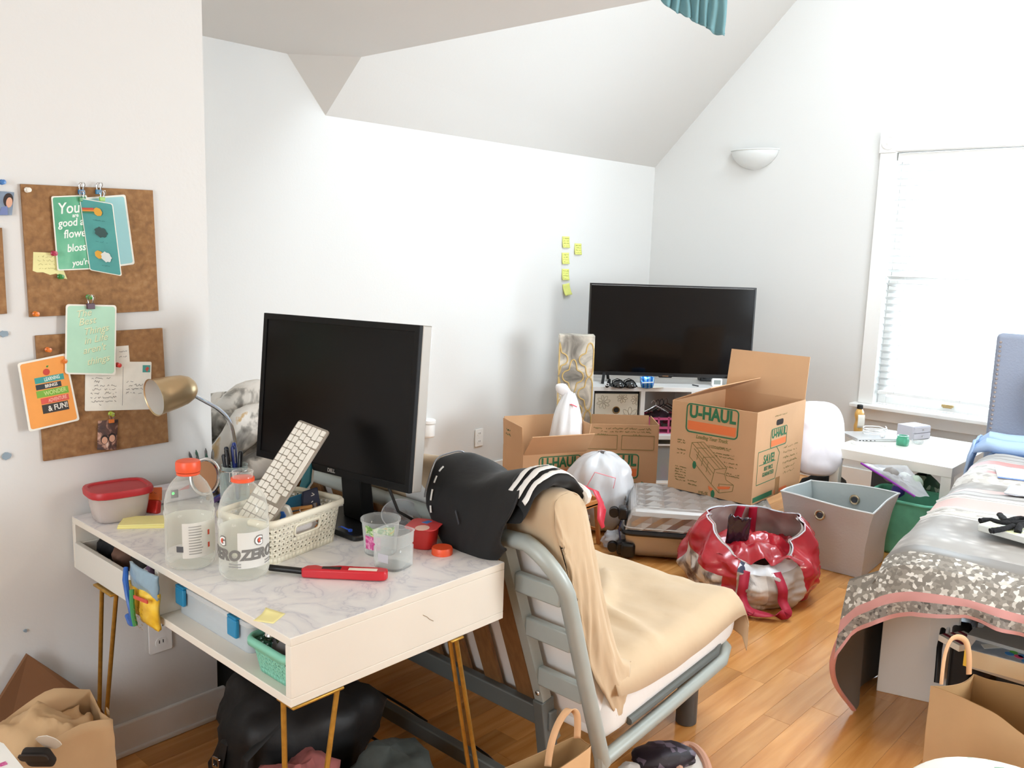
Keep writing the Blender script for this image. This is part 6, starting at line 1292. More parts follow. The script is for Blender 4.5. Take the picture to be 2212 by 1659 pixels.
# grey fabric bin with grommets
BINF = mat('grey_bin_fabric', '#c2c1c1', .85, bump=.15, bscale=90); BINI = mat('grey_bin_lining', '#9fa8a8', .45, bump=.25, bscale=10)
gF = at(1860,1251,z=0); gL = gF+Vector((-.02,.375,0)); gx = (gF-gL); gw = gx.length; rzG = math.atan2(gx.y, gx.x); gd, gh = .33, .345
t = thing('storage_bin', 'grey fabric storage bin with metal grommets standing empty on the floor', 'storage bin', (gL.x, gL.y, 0), rzG)
def binw(u, v, o_=0):
    pts = [(0,0),(gw,0),(gw,gd),(0,gd)]; s_ = u*4; i = int(s_) % 4; f_ = s_-int(s_); a, b_ = pts[i], pts[(i+1) % 4]
    x_, y_ = a[0]+(b_[0]-a[0])*f_, a[1]+(b_[1]-a[1])*f_; fl_ = .07*v*v
    bul = math.sin(PI*f_)
    nx_, ny_ = ((0,-1),(1,0),(0,1),(-1,0))[i]
    cx_, cy_ = (x_-gw/2)/(gw/2), (y_-gd/2)/(gd/2)
    amp = (.035,.012,.02,.03)[i]*v*v*bul*(1 if i in (0,) else (-1 if i == 1 else .6))
    return Vector((x_+cx_*fl_*.55+nx_*amp-nx_*o_+.004*nz(u*11, v*4), y_+cy_*fl_*.5+ny_*amp-ny_*o_+.004*nz(u*13, v*4, 4), .004+v*gh*(1+.035*math.sin(u*4*PI+1)*v)))
obj('bin_wall', MB().grid(lambda u, v: binw(u, v), 80, 24, cu=True), BINF, t, ang=50); obj('lining', MB().grid(lambda u, v: binw(u, .01+.985*v, .007), 80, 24, cu=True), BINI, t, ang=50)
obj('bin_floor', MB().box((gw/2, gd/2, .006), (gw,gd,.008)), BINF, t); obj('hem', MB().tube([binw(k/100, 1, .0035) for k in range(100)], .005, 6, True), mat('pale_grey_hem', '#cfd3d3', .7), t)
GRM = mat('grommet_metal', '#c2b49a', .25, .9); HOLE = mat('grommet_hole', '#3a3e44', .6)
for (uu, vv, sgn) in ((.115,.80,1),(.615,.80,-1)):
    p_ = binw(uu, vv); n2 = Vector((0,-1,.06)).normalized(); Q = n2.to_track_quat('Z','Y').to_matrix()
    off = Vector((0,-.003,0)) if sgn > 0 else Vector((0,-.011,0))
    g_ = obj('grommet', MB().tube([p_+off+Q@Vector((.021*math.cos(2*PI*k/28), .021*math.sin(2*PI*k/28), 0)) for k in range(28)], .0065, 8, True), GRM, t); obj('opening', MB().lathe([(.0205,.001),(0,.0011)], 24, p_+off, Q, caps=(False, False)), HOLE, g_, smooth=False)
# tall patterned panel
PAT = bpy.data.materials.new('quatrefoil_marble'); PAT.use_nodes = True; nt = PAT.node_tree; N = nt.nodes; L = nt.links; b = N['Principled BSDF']; b.inputs['Roughness'].default_value = .5
tc = N.new('ShaderNodeTexCoord'); n1 = N.new('ShaderNodeTexNoise'); n1.inputs['Scale'].default_value = 7; n1.inputs['Detail'].default_value = 5; n1.inputs['Distortion'].default_value = 1; L.new(tc.outputs['Object'], n1.inputs[0])
r = N.new('ShaderNodeValToRGB'); L.new(n1.outputs[0], r.inputs[0]); e = r.color_ramp.elements
e[0].position = .3; e[0].color = (*lin('#6f6a62'), 1); e[1].position = .72; e[1].color = (*lin('#d2a878'), 1); x = e.new(.45); x.color = (*lin('#a8a196'), 1); x = e.new(.58); x.color = (*lin('#e2dacb'), 1); L.new(r.outputs[0], b.inputs['Base Color'])
pl_ = at(1202,900,d=5.42); pr_ = at(1278,900,d=5.42); pw = (Vector((pr_.x,pr_.y,0))-Vector((pl_.x,pl_.y,0))); rzP = math.atan2(pw.y, pw.x); pht = at(1240,721,d=5.42).z; pw = pw.length
t = thing('patterned_panel', 'tall box covered in marbled paper with gold quatrefoil lattice beside the television', 'panel', (pl_.x, pl_.y, 0), rzP)
obj('panel', MB().box((pw/2,.05,pht/2), (pw,.10,pht)), PAT, t, bevel=.004); GLD = mat('gold_lattice', '#e2c483', .35, .4)
def quat(cx, cz, s_): 
    pts = []
    for k in range(40):
        a = 2*PI*k/40; r_ = s_*(.78+.22*math.cos(4*a)**1); pts.append((cx+r_*.62*math.cos(a), -.001, cz+r_*math.sin(a)))
    return pts
k = 0; zc = .12
while zc < pht-.06:
    for cx in ((pw*.42,) if k % 2 == 0 else (pw*.42-.10, pw*.42+.10)):
        pp = [(min(max(x_, .004), pw-.004), y_, min(z_, pht-.004)) for x_, y_, z_ in quat(cx, zc, .105)]; obj('lattice_line', MB().tube(pp, .0045, 5, True), GLD, t)
    zc += .105 if k % 2 == 0 else .105; k += 1
# ------------------------------------------------------------------ television bench
K0 = at(1275,835,z=.66); K1 = at(1500,838,z=.66); kv = Vector((K1.x-K0.x, K1.y-K0.y, 0)).normalized(); rzK = math.atan2(kv.y, kv.x); KW, KD, KH = 1.03, .37, .66
t = thing('tv_bench', 'white cube-shelf television bench with patterned drawer fronts across the corner', 'bench', (K0.x, K0.y, 0), rzK); WL = mat('white_shelf_laminate', '#e9e8e6', .4)
tk = .028; cwid = (KW-4*tk)/3; chh = (KH-3*tk)/2
for z_ in (tk/2, tk*1.5+chh, KH-tk/2): obj('shelf_board', MB().box((KW/2, KD/2, z_), (KW, KD, tk)), WL, t, bevel=.0015)
for k in range(4): obj('upright', MB().box((tk/2+k*(cwid+tk), KD/2, KH/2), (tk, KD-.002, KH-2*tk)), WL, t, bevel=.001)
obj('back_board', MB().box((KW/2, KD-.004, KH/2), (KW-.01,.006,KH-.01)), mat('shelf_back', '#cfccc8', .6), t)
FLR = mat('cream_carved_front', '#e4dccb', .55)
for (ci, ri) in ((0,1),(2,1),(0,0)):
    x0 = tk+ci*(cwid+tk); z0 = tk+ri*(chh+tk)
    df = obj('drawer_front', MB().box((x0+cwid/2, .03, z0+chh/2-.006), (cwid-.024,.016,chh-.03)), FLR, t, bevel=.002)
    obj('drawer_gap', MB().box((x0+cwid/2, .045, z0+chh/2), (cwid,.01,chh)), DARK, df, smooth=False)
    Fd = frame((x0, .0215, z0), (1,0,0), (0,0,1))
    obj('hole_ring', MB().tube([Fd@Vector((cwid/2+.021*math.cos(2*PI*k/24), chh*.56+.021*math.sin(2*PI*k/24), 0)) for k in range(24)], .004, 6, True), mat('ring_brass', '#8a6a3c', .4, .6), df); obj('finger_hole', MB().prism([(cwid/2+.02*math.cos(2*PI*k/20), chh*.56+.02*math.sin(2*PI*k/20)) for k in range(20)], 0, .001, Fd), DARK, df, smooth=False)
    for (fu, fv, fr_) in ((.22,.74,.045),(.80,.42,.062),(.30,.30,.05),(.62,.84,.035),(.55,.14,.04),(.10,.12,.03),(.92,.80,.035)):
        for p_ in range(8):
            a0 = 2*PI*p_/8+fu; ctr = Vector((fu*cwid+fr_*.55*math.cos(a0), fv*chh+fr_*.55*math.sin(a0), .0005)); pts = []
            for k in range(10):
                a = 2*PI*k/10; q_ = Vector((fr_*.45*math.cos(a), fr_*.20*math.sin(a), 0)); c_, s_ = math.cos(a0), math.sin(a0); q_ = Vector((q_.x*c_-q_.y*s_, q_.x*s_+q_.y*c_, 0))+ctr
                q_.x = min(max(q_.x, .016), cwid-.016); q_.y = min(max(q_.y, .014), chh-.026); pts.append(Fd@q_)
            if p_ == 0: pm = MB()
            pm.tube(pts, .0016, 4, True)
        obj('carved_flower', pm, mat('carved_line', '#bdb19c', .6), df, kind='stuff')
BT = KH; KF = Matrix.Translation(t.location) @ Matrix.Rotation(rzK, 4, 'Z')
# television
tvL, tvR = at(1275,611,d=5.70), at(1635,617,d=5.70); bl = at(1272,813,d=5.70)
tvx = Vector((tvR.x-tvL.x, tvR.y-tvL.y, 0)); tw = tvx.length; rzT = math.atan2(tvx.y, tvx.x); zb, ztop = bl.z, tvL.z
t = thing('television', 'large flat black television standing on the white bench in the corner', 'television', (tvL.x, tvL.y, BT), rzT); b0, b1 = zb-BT, ztop-BT
TVG = mat('tv_glass', '#050506', .12, spec=.3); 
obj('screen', MB().box((tw/2, .004, (b0+b1)/2+.006), (tw-.018,.006,b1-b0-.036)), TVG, t, smooth=False)
obj('bezel', ring([(0,b0),(tw,b0),(tw,b1),(0,b1)], [(.010,b0+.024),(tw-.010,b0+.024),(tw-.010,b1-.010),(.010,b1-.010)], -.03, .003, frame((0,0,0),(1,0,0),(0,0,1))), BLACK, t, smooth=False)
obj('back_shell', MB().box((tw/2, .045, (b0+b1)/2), (tw*.97,.05,(b1-b0)*.95)), BLACK, t, bevel=.01)
lg_ = obj('logo_bump', MB().prism([(-.055,.010),(.055,.010),(.04,-.006),(-.04,-.006)], 0, .012, frame((tw*.48,-.001,b0),(1,0,0),(0,0,1))), BLACK, t, bevel=.002); obj('logo_plate', MB().box((tw*.48,-.0145,b0+.006), (.04,.002,.007)), CHROME, lg_, smooth=False)
for fx in (.12, .88):
    for s_ in (-1, 1): obj('foot', MB().bar((tw*fx+.015*s_, .02+.04*s_, b0+.015), (tw*fx+.03*s_, .02+.11*s_, .006), .018,.012), BLACK, t)
# things on the bench
def onb(px, py, zz=0): return at(px, py, z=BT+zz)
for k, (px, w_) in enumerate(((1338, 'left half of a pair of shiny black slip-on shoes on the television bench'), (1363, 'right half of a pair of shiny black slip-on shoes on the television bench'))):
    p = onb(px, 838); t = thing('slip_on_shoe', w_, 'shoe', p, rzK+.1, 'black shoes on the bench'); SH = mat('glossy_black_leather', '#121314', .16, coat=.5)
    obj('sole', MB().prism([(x_*.038, y_*.085+.06) for x_, y_ in [(math.cos(a)*(1+.1*math.sin(a)), math.sin(a)) for a in [2*PI*k_/24 for k_ in range(24)]]], 0, .008), BLACK, t)
    obj('upper', MB().grid(lambda u, v: (.036*math.cos(PI*u)*(1-.25*v), -.02+.075*v+.0, .008+.038*math.sin(PI*u)*(1-.15*v)*math.sin(PI*min(.5, .12+v*.8))), 18, 10), SH, t, solid=.003); obj('toe_cap', MB().lathe([(.040,.004),(.041,.014),(.037,.028),(.028,.040),(.015,.047),(0,.049)], 22, (0,.018,0), caps=(True, False), sy=1.15), SH, t); obj('strap', MB().tube([(-.036,.045,.01),(-.03,.05,.04),(0,.052,.052),(.03,.05,.04),(.036,.045,.01)], .006, 6, flat=.6), SH, t)
p = onb(1311, 838); t = thing('folded_umbrella', 'short black folded strap end beside the shoes on the bench', 'strap', p, rzK); obj('body', MB().tube([(0,0,.012),(.02,.05,.016),(.035,.09,.04)], [.012,.014,.008], 8), BLACK, t); obj('buckle', ring(rrect(.022,.016,.004), rrect(.014,.009,.002), 0, .004, frame((0,-.008,.022),(1,0,0),(0,.5,1))), CHROME, t)
p = onb(1397, 838); t = thing('holographic_pouch', 'small iridescent blue holographic pouch on the television bench', 'pouch', p, rzK); HOL = ramp_mat('holographic_foil', 'wave', [(.1,'#1f4fd0'),(.4,'#3fb6d8'),(.6,'#4fae9a'),(.85,'#7f9ff0')], 12, .12, .7, (1,1,9), 0, 2, 2)
obj('pouch', MB().grid(lambda u, v: ((u-.5)*(.072+.02*v), .012*v-.014*math.sin(PI*u)*math.sin(PI*v), .002+.068*v), 12, 10), HOL, t, solid=.010, offs=1); obj('white_band', MB().bar((-.036,-.018,.036),(.036,-.016,.040), .004,.006), WHITE, t); obj('paper', MB().box((.07,.03,.001), (.10,.09,.001)), PAPER, t, rot=(0,0,.3))
p = onb(1548, 828, .02); t = thing('thermometer', 'small white digital thermometer on the television bench', 'thermometer', (p.x, p.y, BT), rzK); obj('case', MB().prism([(x_, y_+.026) for x_, y_ in rrect(.07,.052,.01)], -.010, .010, frame((0,0,0),(1,0,0),(0,0,1))), WHITE, t, bevel=.003); obj('display', MB().prism([(x_, y_+.028) for x_, y_ in rrect(.046,.028,.003)], .0105, .0115, frame((0,0,0),(1,0,0),(0,0,1))), mat('lcd_grey', '#8d9590', .3), t, smooth=False)
p = onb(1522, 822); t = thing('media_player', 'small black media box on the television bench behind the thermometer', 'media player', p, rzK); obj('box', MB().box((0,0,.018), (.085,.07,.034)), BLACK, t, bevel=.005); obj('lens', MB().box((0,-.036,.02), (.05,.002,.012)), TVG, t)
p = onb(1502, 834); t = thing('pen', 'thin dark stylus lying on the front edge of the television bench', 'pen', p, rzK); obj('barrel', MB().tube([(-.01,.03,.004),(.012,-.02,.004)], .004, 6), INK, t); obj('tip', MB().tube([(.012,-.02,.004),(.015,-.027,.004)], [.004,.001], 6), BLACK, t)
# things in the open middle cube
def cub(ci, ri, x_, y_, z_): return KF @ Vector((tk+ci*(cwid+tk)+x_, y_, tk+ri*(chh+tk)+z_))
p = cub(1,1,.15,.16,.0); t = thing('crate', 'pink plastic crate of dark clothes in the open bench cube', 'crate', p, rzK); PNK = mat('pink_plastic', '#c8557f', .45)
for z_ in (.03,.09): obj('crate_rim', ring(rrect(.24,.20,.02), rrect(.228,.188,.016), z_, z_+.016), PNK, t)
for k in range(8): obj('crate_bar', MB().box((-.10+.2*(k % 4)/3, (-.097 if k < 4 else .097), .055), (.012,.006,.11)), PNK, t, smooth=False)
obj('base', MB().prism(rrect(.235,.195,.02), 0, .006), PNK, t); obj('dark_clothes', MB().grid(lambda u, v: ((u-.5)*.21, (v-.5)*.18, .08+.05*math.sin(PI*u)*math.sin(PI*v)+.03*fbm(u*6, v*6, 2)), 20, 16), mat('dark_plum_cloth', '#3a2430', .9), t, ang=80)
for k in range(4):
    p = cub(1,1,.10+.035*k,.10+.03*k,.135); t = thing('coat_hanger', ['silver wire hanger on top of the pink crate','dark hanger behind the silver one on the crate','black plastic hanger deeper in the bench cube','brown hanger at the back of the bench cube'][k], 'hanger', p, rzK+.15*k, 'hangers in the bench cube'); HM = CHROME if k == 0 else mat('hanger_%d' % k, ('#111','#3a2a2c','#1a1a1c','#5a4038')[k].ljust(7, '1'), .4)
    obj('shoulder', MB().tube([(-.08,0,0),(-.04,0,.02),(0,0,.045),(.05,0,.02),(.09,0,-.005)], .004, 6), HM, t); obj('hook', MB().tube([(0,0,.045),(0,0,.065),(-.012,0,.08),(-.024,0,.072),(-.028,0,.06)], .003, 6), HM, t)
p = cub(1,0,.135,.02,.0); t = thing('drawer_unit', 'clear plastic drawer box of coloured odds and ends in the lower bench cube', 'drawer box', p, rzK)
obj('shell', MB().box((0,.13,.125), (.25,.26,.25)), clear('drawer_box_plastic', '#dfe6e8', .4, .2, .4), t, bevel=.006); obj('frame', ring(rrect(.255,.255,.01), rrect(.235,.235,.008), 0, .008, frame((0,-.002,.128),(1,0,0),(0,0,1))), WHITE, t)
for k, c_ in enumerate(('#b04a6a','#3f8f7a','#8a5fa0','#c8b04a')): obj('content', MB().box((-.07+.05*k,.08,.05+.03*(k % 2)), (.045,.10,.09)), mat('odd_%d' % k, c_, .6), t, bevel=.008)
# white pillow and black bag by the side table
p = at(1795,985,d=4.98); p.z = 0; t = blob('duffel_bag', 'black duffel bag on the floor between the moving box and the side table', 'bag', (p.x+.02, p.y+.03, 0), (.26,.26,.30), BKF, 71, .15)
pc = at(1766,935,d=4.93); t = thing('pillow', 'plump white pillow slumped upright behind the moving box', 'pillow', (pc.x, pc.y, .30))
def pil(u, v):
    a, e = 2*PI*u, PI*(v-.5); q = lambda c_: math.copysign(abs(c_)**.62, c_)
    x_, z_, y_ = .150*q(math.cos(a))*q(math.cos(e)), .200*q(math.sin(a))*q(math.cos(e)), .085*math.sin(e)
    k = .012*fbm(x_*9, z_*9, y_*5); l_ = Vector((x_, 0, z_)); rr = l_.length
    s_ = sdv*x_+Vector((0,0,1))*(z_+.21)+vw*(-(y_*(1-.45*(rr/.28)**2)+k)); return s_+vw*(-.25*z_)+sdv*(.18*z_*0)
obj('pillowcase', MB().grid(pil, 48, 28, cu=True), mat('white_cotton', '#eeeaf0', .9, bump=.2, bscale=9), t, ang=80, rot=(0,0,0)); obj('seam', MB().tube([pil(k/48, .5)*1.0 for k in range(48)], .004, 6, True), mat('white_cotton', '#eeeaf0'), t)
# ================================================================== SIDE TABLE
tA, tB, tC = at(1797,965,z=.47), at(2057,1012,z=.47), at(2112,958,z=.47)
ux0, ux1, uy0, uy1 = (tA.x+tB.x)/2, tC.x, tB.y, tA.y
t = thing('side_table', 'low white square-legged side table below the window', 'table', ((ux0+ux1)/2, (uy0+uy1)/2, 0)); a, b_ = (ux1-ux0)/2, (uy1-uy0)/2; TW_ = mat('white_table_foil', '#efece4', .35)
obj('tabletop', MB().box((0,0,.443), (2*a,2*b_,.054)), TW_, t, bevel=.002)
for sx_ in (-1, 1):
    for sy_ in (-1, 1): obj('leg', MB().box((sx_*(a-.026), sy_*(b_-.026), .208), (.05,.05,.416)), TW_, t, bevel=.0015)
obj('lower_shelf', MB().box((0,0,.13), (2*a-.06,2*b_-.06,.016)), TW_, t, bevel=.001)
TZ = .47
p = at(1853,932,z=TZ); t = thing('sauce_bottle', 'mustard-coloured squeeze bottle with a dark cap on the side table', 'bottle', p); MUS = mat('mustard_sauce', '#d9a85a', .3)
obj('body', MB().lathe([(.026,0),(.031,.004),(.033,.04),(.026,.062),(.025,.075),(.034,.10),(.034,.118),(.024,.135),(.014,.142)], 24, sx=1.15, sy=.75), MUS, t); obj('cap', MB().lathe([(.017,.142),(.018,.144),(.017,.166),(.010,.168),(0,.168)], 20, caps=(True, False)), BLACK, t); obj('label', MB().grid(lambda u, v: (-.0335+0*u-.003*math.sin(PI*v), (.5-u)*.042, .030+.08*v), 8, 6), PAPER, t, rot=(0,0,.75), solid=.0008)
p = at(1885,946,z=TZ); t = thing('laptop', 'closed silver laptop on the side table under white cables', 'laptop', p, -.72); LAP = mat('laptop_silver', '#dfe0e2', .35, .3)
obj('base', MB().prism(rrect(.30,.21,.012), .002, .012), LAP, t, bevel=.001); obj('lid', MB().prism(rrect(.30,.21,.012), .0128, .018), LAP, t, bevel=.001)
for k, (x_, w_) in enumerate(((-.135,.012),(-.115,.010),(-.095,.012),(-.07,.010),(-.045,.006))): obj('port', MB().box((x_, -.1055, .007), (w_,.001,.0045)), DARK, t, smooth=False)
t = thing('charging_cable', 'white charging cable coiled loosely over the closed laptop', 'cable', (p.x, p.y, TZ+.019)); obj('coil', MB().tube([(.02+.085*math.cos(k*.55)*(1+.25*nz(k*.7)), .0+.065*math.sin(k*.55)*(1+.25*nz(k*.9, 2)), .005+.0012*k+.01*abs(nz(k*.5, 4))) for k in range(34)], .0034, 6), WHITE, t); obj('plug', MB().box((-.04,-.07,.012), (.03,.022,.014)), WHITE, t, bevel=.003)
t = thing('phone_cable', 'thin white cable hanging in a loop off the front of the laptop', 'cable', at(1875,962,z=TZ)); obj('loop', MB().tube([(.0+.10*math.cos(a_)*.6, .09*math.sin(a_), .004) for a_ in [k*.22-1 for k in range(24)]], .0024, 6), WHITE, t); obj('plug', MB().box((.052,-.078,.004), (.02,.012,.007)), WHITE, t, bevel=.002)
p = at(1949,962,z=TZ); t = thing('candle_jar', 'small teal glass jar on the side table', 'jar', p); TG = clear('teal_glass', '#7fd2b6', .35, .06, .5)
obj('jar', MB().lathe([(.026,0),(.031,.003),(.033,.03),(.030,.042),(.026,.048),(.029,.050),(.029,.058),(.025,.058),(.025,.05),(.029,.03),(.027,.006),(0,.006)], 28, p=3, caps=(True, False)), TG, t, ang=60); obj('wax', MB().lathe([(.027,.006),(.028,.022),(0,.023)], 24, caps=(True, False)), mat('green_wax', '#58b692', .5), t)
p = at(1968,958,z=TZ); t = thing('glass_dish', 'clear small glass dish beside the teal jar', 'dish', (p.x+.02, p.y-.03, TZ)); obj('dish', MB().lathe([(.018,0),(.028,.006),(.034,.02),(.032,.02),(.026,.008),(0,.004)], 24, caps=(True, False)), clear('dish_glass', '#f2f5f5', .15, .05, .5), t)
p = at(1985,950,z=TZ); t = thing('drawer_box', 'small pale grey two-drawer box at the back of the side table', 'box', (p.x+.02, p.y, TZ), -.35); GB = mat('pale_grey_box', '#c9c6cf', .5)
obj('shell', MB().box((0,.05,.04), (.15,.11,.08)), GB, t, bevel=.002)
for k in (0, 1): d_ = obj('drawer', MB().box((0,-.008,.021+.038*k), (.142,.008,.034)), GB, t, bevel=.0015); obj('knob', MB().lathe([(.004,0),(.005,.006),(0,.007)], 10, (0,-.012,.021+.038*k), Matrix.Rotation(PI/2, 3, 'X')), CHROME, d_)
# teal woven basket with a zip bag
tc_ = at(1952,1120,z=.19); t = thing('woven_basket', 'large teal woven basket on the floor between the grey bin and the bed', 'basket', (tc_.x+.09, tc_.y+.02, 0), .0); TLB = mat('teal_weave', '#66b698', .7, var=.1, vscale=20)
def wov(u, v):
    pts = rrect(.26+.05*v, .30+.05*v, .05, 5); s_ = u*len(pts); i = int(s_) % len(pts); a_, b2_ = pts[i], pts[(i+1) % len(pts)]; f_ = s_-int(s_); x_, y_ = a_[0]+(b2_[0]-a_[0])*f_, a_[1]+(b2_[1]-a_[1])*f_
    r_ = 1+.012*math.sin(u*2*PI*40+(PI if int(v*26) % 2 else 0)); return (x_*r_, y_*r_, .004+.285*v)
obj('woven_wall', MB().grid(wov, 240, 27, cu=True), TLB, t, solid=.005, ang=80); obj('base', MB().prism(rrect(.25,.29,.05), .0, .006), TLB, t); obj('braided_rim', MB().tube([(x_*1.0, y_, .290) for x_, y_ in rrect(.315,.355,.055,6)], .009, 8, True), TLB, t)
zb_ = Vector((4.66, 1.50, .20)); t = thing('zip_bag', 'clear zip bag with a purple seal bulging out of the teal basket', 'zip bag', zb_); ZB = clear('zip_bag_plastic', '#e8e8ea', .32, .12, .4)
zc = [at(1858,1000,d=4.62), at(1974,1072,d=4.42), at(2008,1072,d=4.45), at(1960,1005,d=4.62), at(1890,1003,d=4.68)]
cen = sum(zc, Vector())/5
def zbg(u, v):
    s_ = u*5; i = int(s_) % 5; e_ = zc[i].lerp(zc[(i+1) % 5], s_-int(s_)); k = v; p_ = cen.lerp(e_, k); return p_-FW*(.05*(1-k*k))+FW*.0+Vector((0,0,.012*nz(u*9, v*5)))
obj('bag_front', MB().grid(zbg, 50, 10, cu=True), ZB, t, world=True, ang=80); obj('bag_back', MB().grid(lambda u, v: zbg(u, v)+FW*(.10*(1-v*v)), 50, 10, cu=True), ZB, t, world=True, ang=80)
PUR = mat('purple_seal', '#8a2fa0', .4); obj('zip_seal', MB().tube([zc[0]-FW*.012, zc[0].lerp(zc[1], .5)-FW*.03, zc[1]-FW*.012], .006, 8), PUR, t, world=True)
for k, (px, py, c_, s_) in enumerate(((1950,1040,'#cfd2cf',.05),(1975,1045,'#a9b7a4',.045),(1925,1025,'#8f8a86',.04),(1940,1060,'#3a2f86',.035))):
    q_ = at(px, py, d=4.56); obj('content', MB().lathe([(s_*math.sin(PI*j/8), -s_*math.cos(PI*j/8)) for j in range(9)], 14, q_-zb_, caps=(False, False)).jig(.008, 30, k), mat('zip_content_%d' % k, c_, .6), t)
t = thing('floor_bag', 'dark green patterned bag stored under the side table', 'bag', (5.08, 1.48, .0)); obj('body', MB().grid(lambda u, v: (.16*math.cos(2*PI*u)*math.sin(PI*min(.98, .1+.9*v))**.5, .14*math.sin(2*PI*u)*math.sin(PI*min(.98, .1+.9*v))**.5, .34*v), 30, 12, cu=True), ramp_mat('green_pattern', 'cells', [(0,'#2d5547'),(.6,'#3c6a58'),(.85,'#9fb8a8')], 34, .8), t); obj('dark_flap', MB().box((-.1,.16,.2), (.2,.12,.36)), mat('charcoal_flap2', '#55565a', .7), t, bevel=.02)
# ================================================================== BED
BP = Vector((2.71, .89, 0)); BRZ = math.atan2(.105, .9945); e1 = Vector((.9945,.105,0)).normalized(); e2 = Vector((-e1.y, e1.x, 0)); ZB_ = .62
bed = thing('bed', 'double bed with a grey upholstered headboard standing by the window', 'bed', BP, BRZ)
HBF = mat('grey_headboard_linen', '#8f96a6', .9, bump=.2, bscale=120); BWD = 1.42
hb = obj('headboard', MB().box((2.20, -BWD/2, .585), (.09, BWD+.05, 1.17)), HBF, bed, bevel=.018)
nm = None
for k in range(24):
    if nm is None: nm = obj('nailhead', MB().lathe([(.007,0),(.005,.004),(0,.005)], 10, (0,0,0), Matrix.Rotation(-PI/2, 3, 'Y')), mat('nailhead_brass', '#b5aaa6', .3, .7), hb); q_ = nm
    else: q_ = nm.copy(); COL.objects.link(q_)
    q_.location = (2.155, .004, .60+.023*k)
for sy_ in (-.03, -BWD+.03):
    for sx_ in (.95, 2.1): obj('leg', MB().lathe([(.02,0),(.025,.16)], 14, (sx_, sy_, 0)), BLACK, bed)
obj('frame_rail', MB().box((1.40, -BWD/2, .40), (1.4, BWD-.06, .10)), BLACK, bed, bevel=.005)
obj('mattress', slabgrid(lambda p_: Vector((0,0,0)), rprof([(.08,.53),(2.13,.48),(2.13,.60),(.08,.60)], .03), -BWD+.02, -.02, 8), mat('blue_fitted_sheet', '#93aed0', .85), bed, ang=80)
# comforter bands
CF = dict(floral=ramp_mat('grey_floral', 'cells', [(0,'#7d766d'),(.40,'#8f887e'),(.72,'#c4bdb3'),(.88,'#dcd7cf')], 92, .75), dgrey=mat('taupe_satin', '#756e67', .45), lgrey=ramp_mat('light_grey_damask', 'voronoi', [(.12,'#b8b3ad'),(.3,'#a39d97'),(.55,'#98928b')], 17, .6),
 white=mat('white_piping', '#dbd9d6', .7), wfl=ramp_mat('white_floral', 'cells', [(0,'#cdc8c1'),(.5,'#bfb9b1'),(.8,'#a8a199')], 40, .7), pink=mat('pink_satin', '#cf9590', .5, var=.08, vscale=9), pale=mat('pale_pink_band', '#d3b3ac', .6), stripe=ramp_mat('grey_white_stripe', 'wave', [(.3,'#b5b1ad'),(.6,'#cfccc9'),(.8,'#98938f')], 4, .7, 0, None, 0, 3),
 gpat=ramp_mat('grey_lace_print', 'cells', [(0,'#86807a'),(.45,'#979089'),(.7,'#5f5a55'),(.85,'#b9b3aa')], 115, .7))
CFN = list(CF); CFM = [CF[k] for k in CFN]
bands = [(.055,'floral'),(.125,'dgrey'),(.545,'lgrey'),(.585,'white'),(.68,'wfl'),(.70,'white'),(.84,'pale'),(.87,'white'),(1.0,'stripe'),(1.06,'pale'),(1.16,'lgrey'),(1.30,'wfl'),(1.36,'pink'),(1.55,'wfl'),(1.62,'pink'),(1.82,'stripe')]
def topz(x_, y_):
    e_ = min(1, max(0, -y_)/.10); return ZB_+.012+.014*fbm(x_*2.5, y_*2.5, 2)+.012*math.sin(x_*PI/.36)**2*.6-.045*(1-e_)**2
def bandof(x_):
    for b2, n2 in bands:
        if x_ < b2: return CFN.index(n2)
    return CFN.index('stripe')
XB = [0]; 
for b2, _n in bands: 
    n_ = max(1, int((b2-XB[-1])/.03)); s0 = XB[-1]; XB += [s0+(b2-s0)*(j+1)/n_ for j in range(n_)]
NYc = 40; mb = MB(); vs = []
for x_ in XB:
    for j in range(NYc+1): y_ = .0-BWD*j/NYc; vs.append((x_-.012*(x_ < .001), y_, topz(x_, y_)-.018*(x_ < .001)-(.0 if x_ > .03 else .010)))
for i in range(len(XB)-1):
    for j in range(NYc): mb.f.append([i*(NYc+1)+j, i*(NYc+1)+j+1, (i+1)*(NYc+1)+j+1, (i+1)*(NYc+1)+j]); mb.mi.append(bandof((XB[i]+XB[i+1])/2))
mb.v = [Vector(q_) for q_ in vs]
comf = thing('comforter', 'patchwork comforter in grey, white and pink bands draped over the bed foot', 'comforter', BP, BRZ)
obj('top_cover', mb, CFM, comf, ang=80)
def hemz(y_):      # height of the hem above the floor along the foot
    pts = [(.10,.245),(.04,.37),(-.03,.43),(-.12,.478),(-.26,.508),(-.42,.492),(-.6,.47),(-1.5,.44)]
    for (a_, za), (b2, zb2) in zip(pts, pts[1:]):
        if y_ >= b2: return za+(zb2-za)*(y_-a_)/(b2-a_)
    return pts[-1][1]
NV = 22; NU = 110
def foot(u, v):
    y_ = .085-(BWD+.085)*u; zt = topz(0, min(0, y_))-.028-(.05*max(0, y_)/.085); zh = hemz(y_); z_ = zt+(zh-zt)*v
    pf = .012*math.sin(y_*42+nz(y_*5)*3)*max(0, v-.55)/.45
    return (-.012-.055*math.sin(PI*.5*min(1, v*1.3))+pf-.02*v, y_+.0*v, z_)
def fm(u, v):
    for f_, n2 in ((.42,'floral'),(.60,'pink'),(.84,'gpat'),(1.1,'pink')):
        if v < f_: return CFN.index(n2)
obj('foot_drop', MB().grid(foot, NU, NV, mfn=fm), CFM, comf, ang=80)
LIN = mat('taupe_lining', '#6f675f', .8, bump=.2, bscale=12)
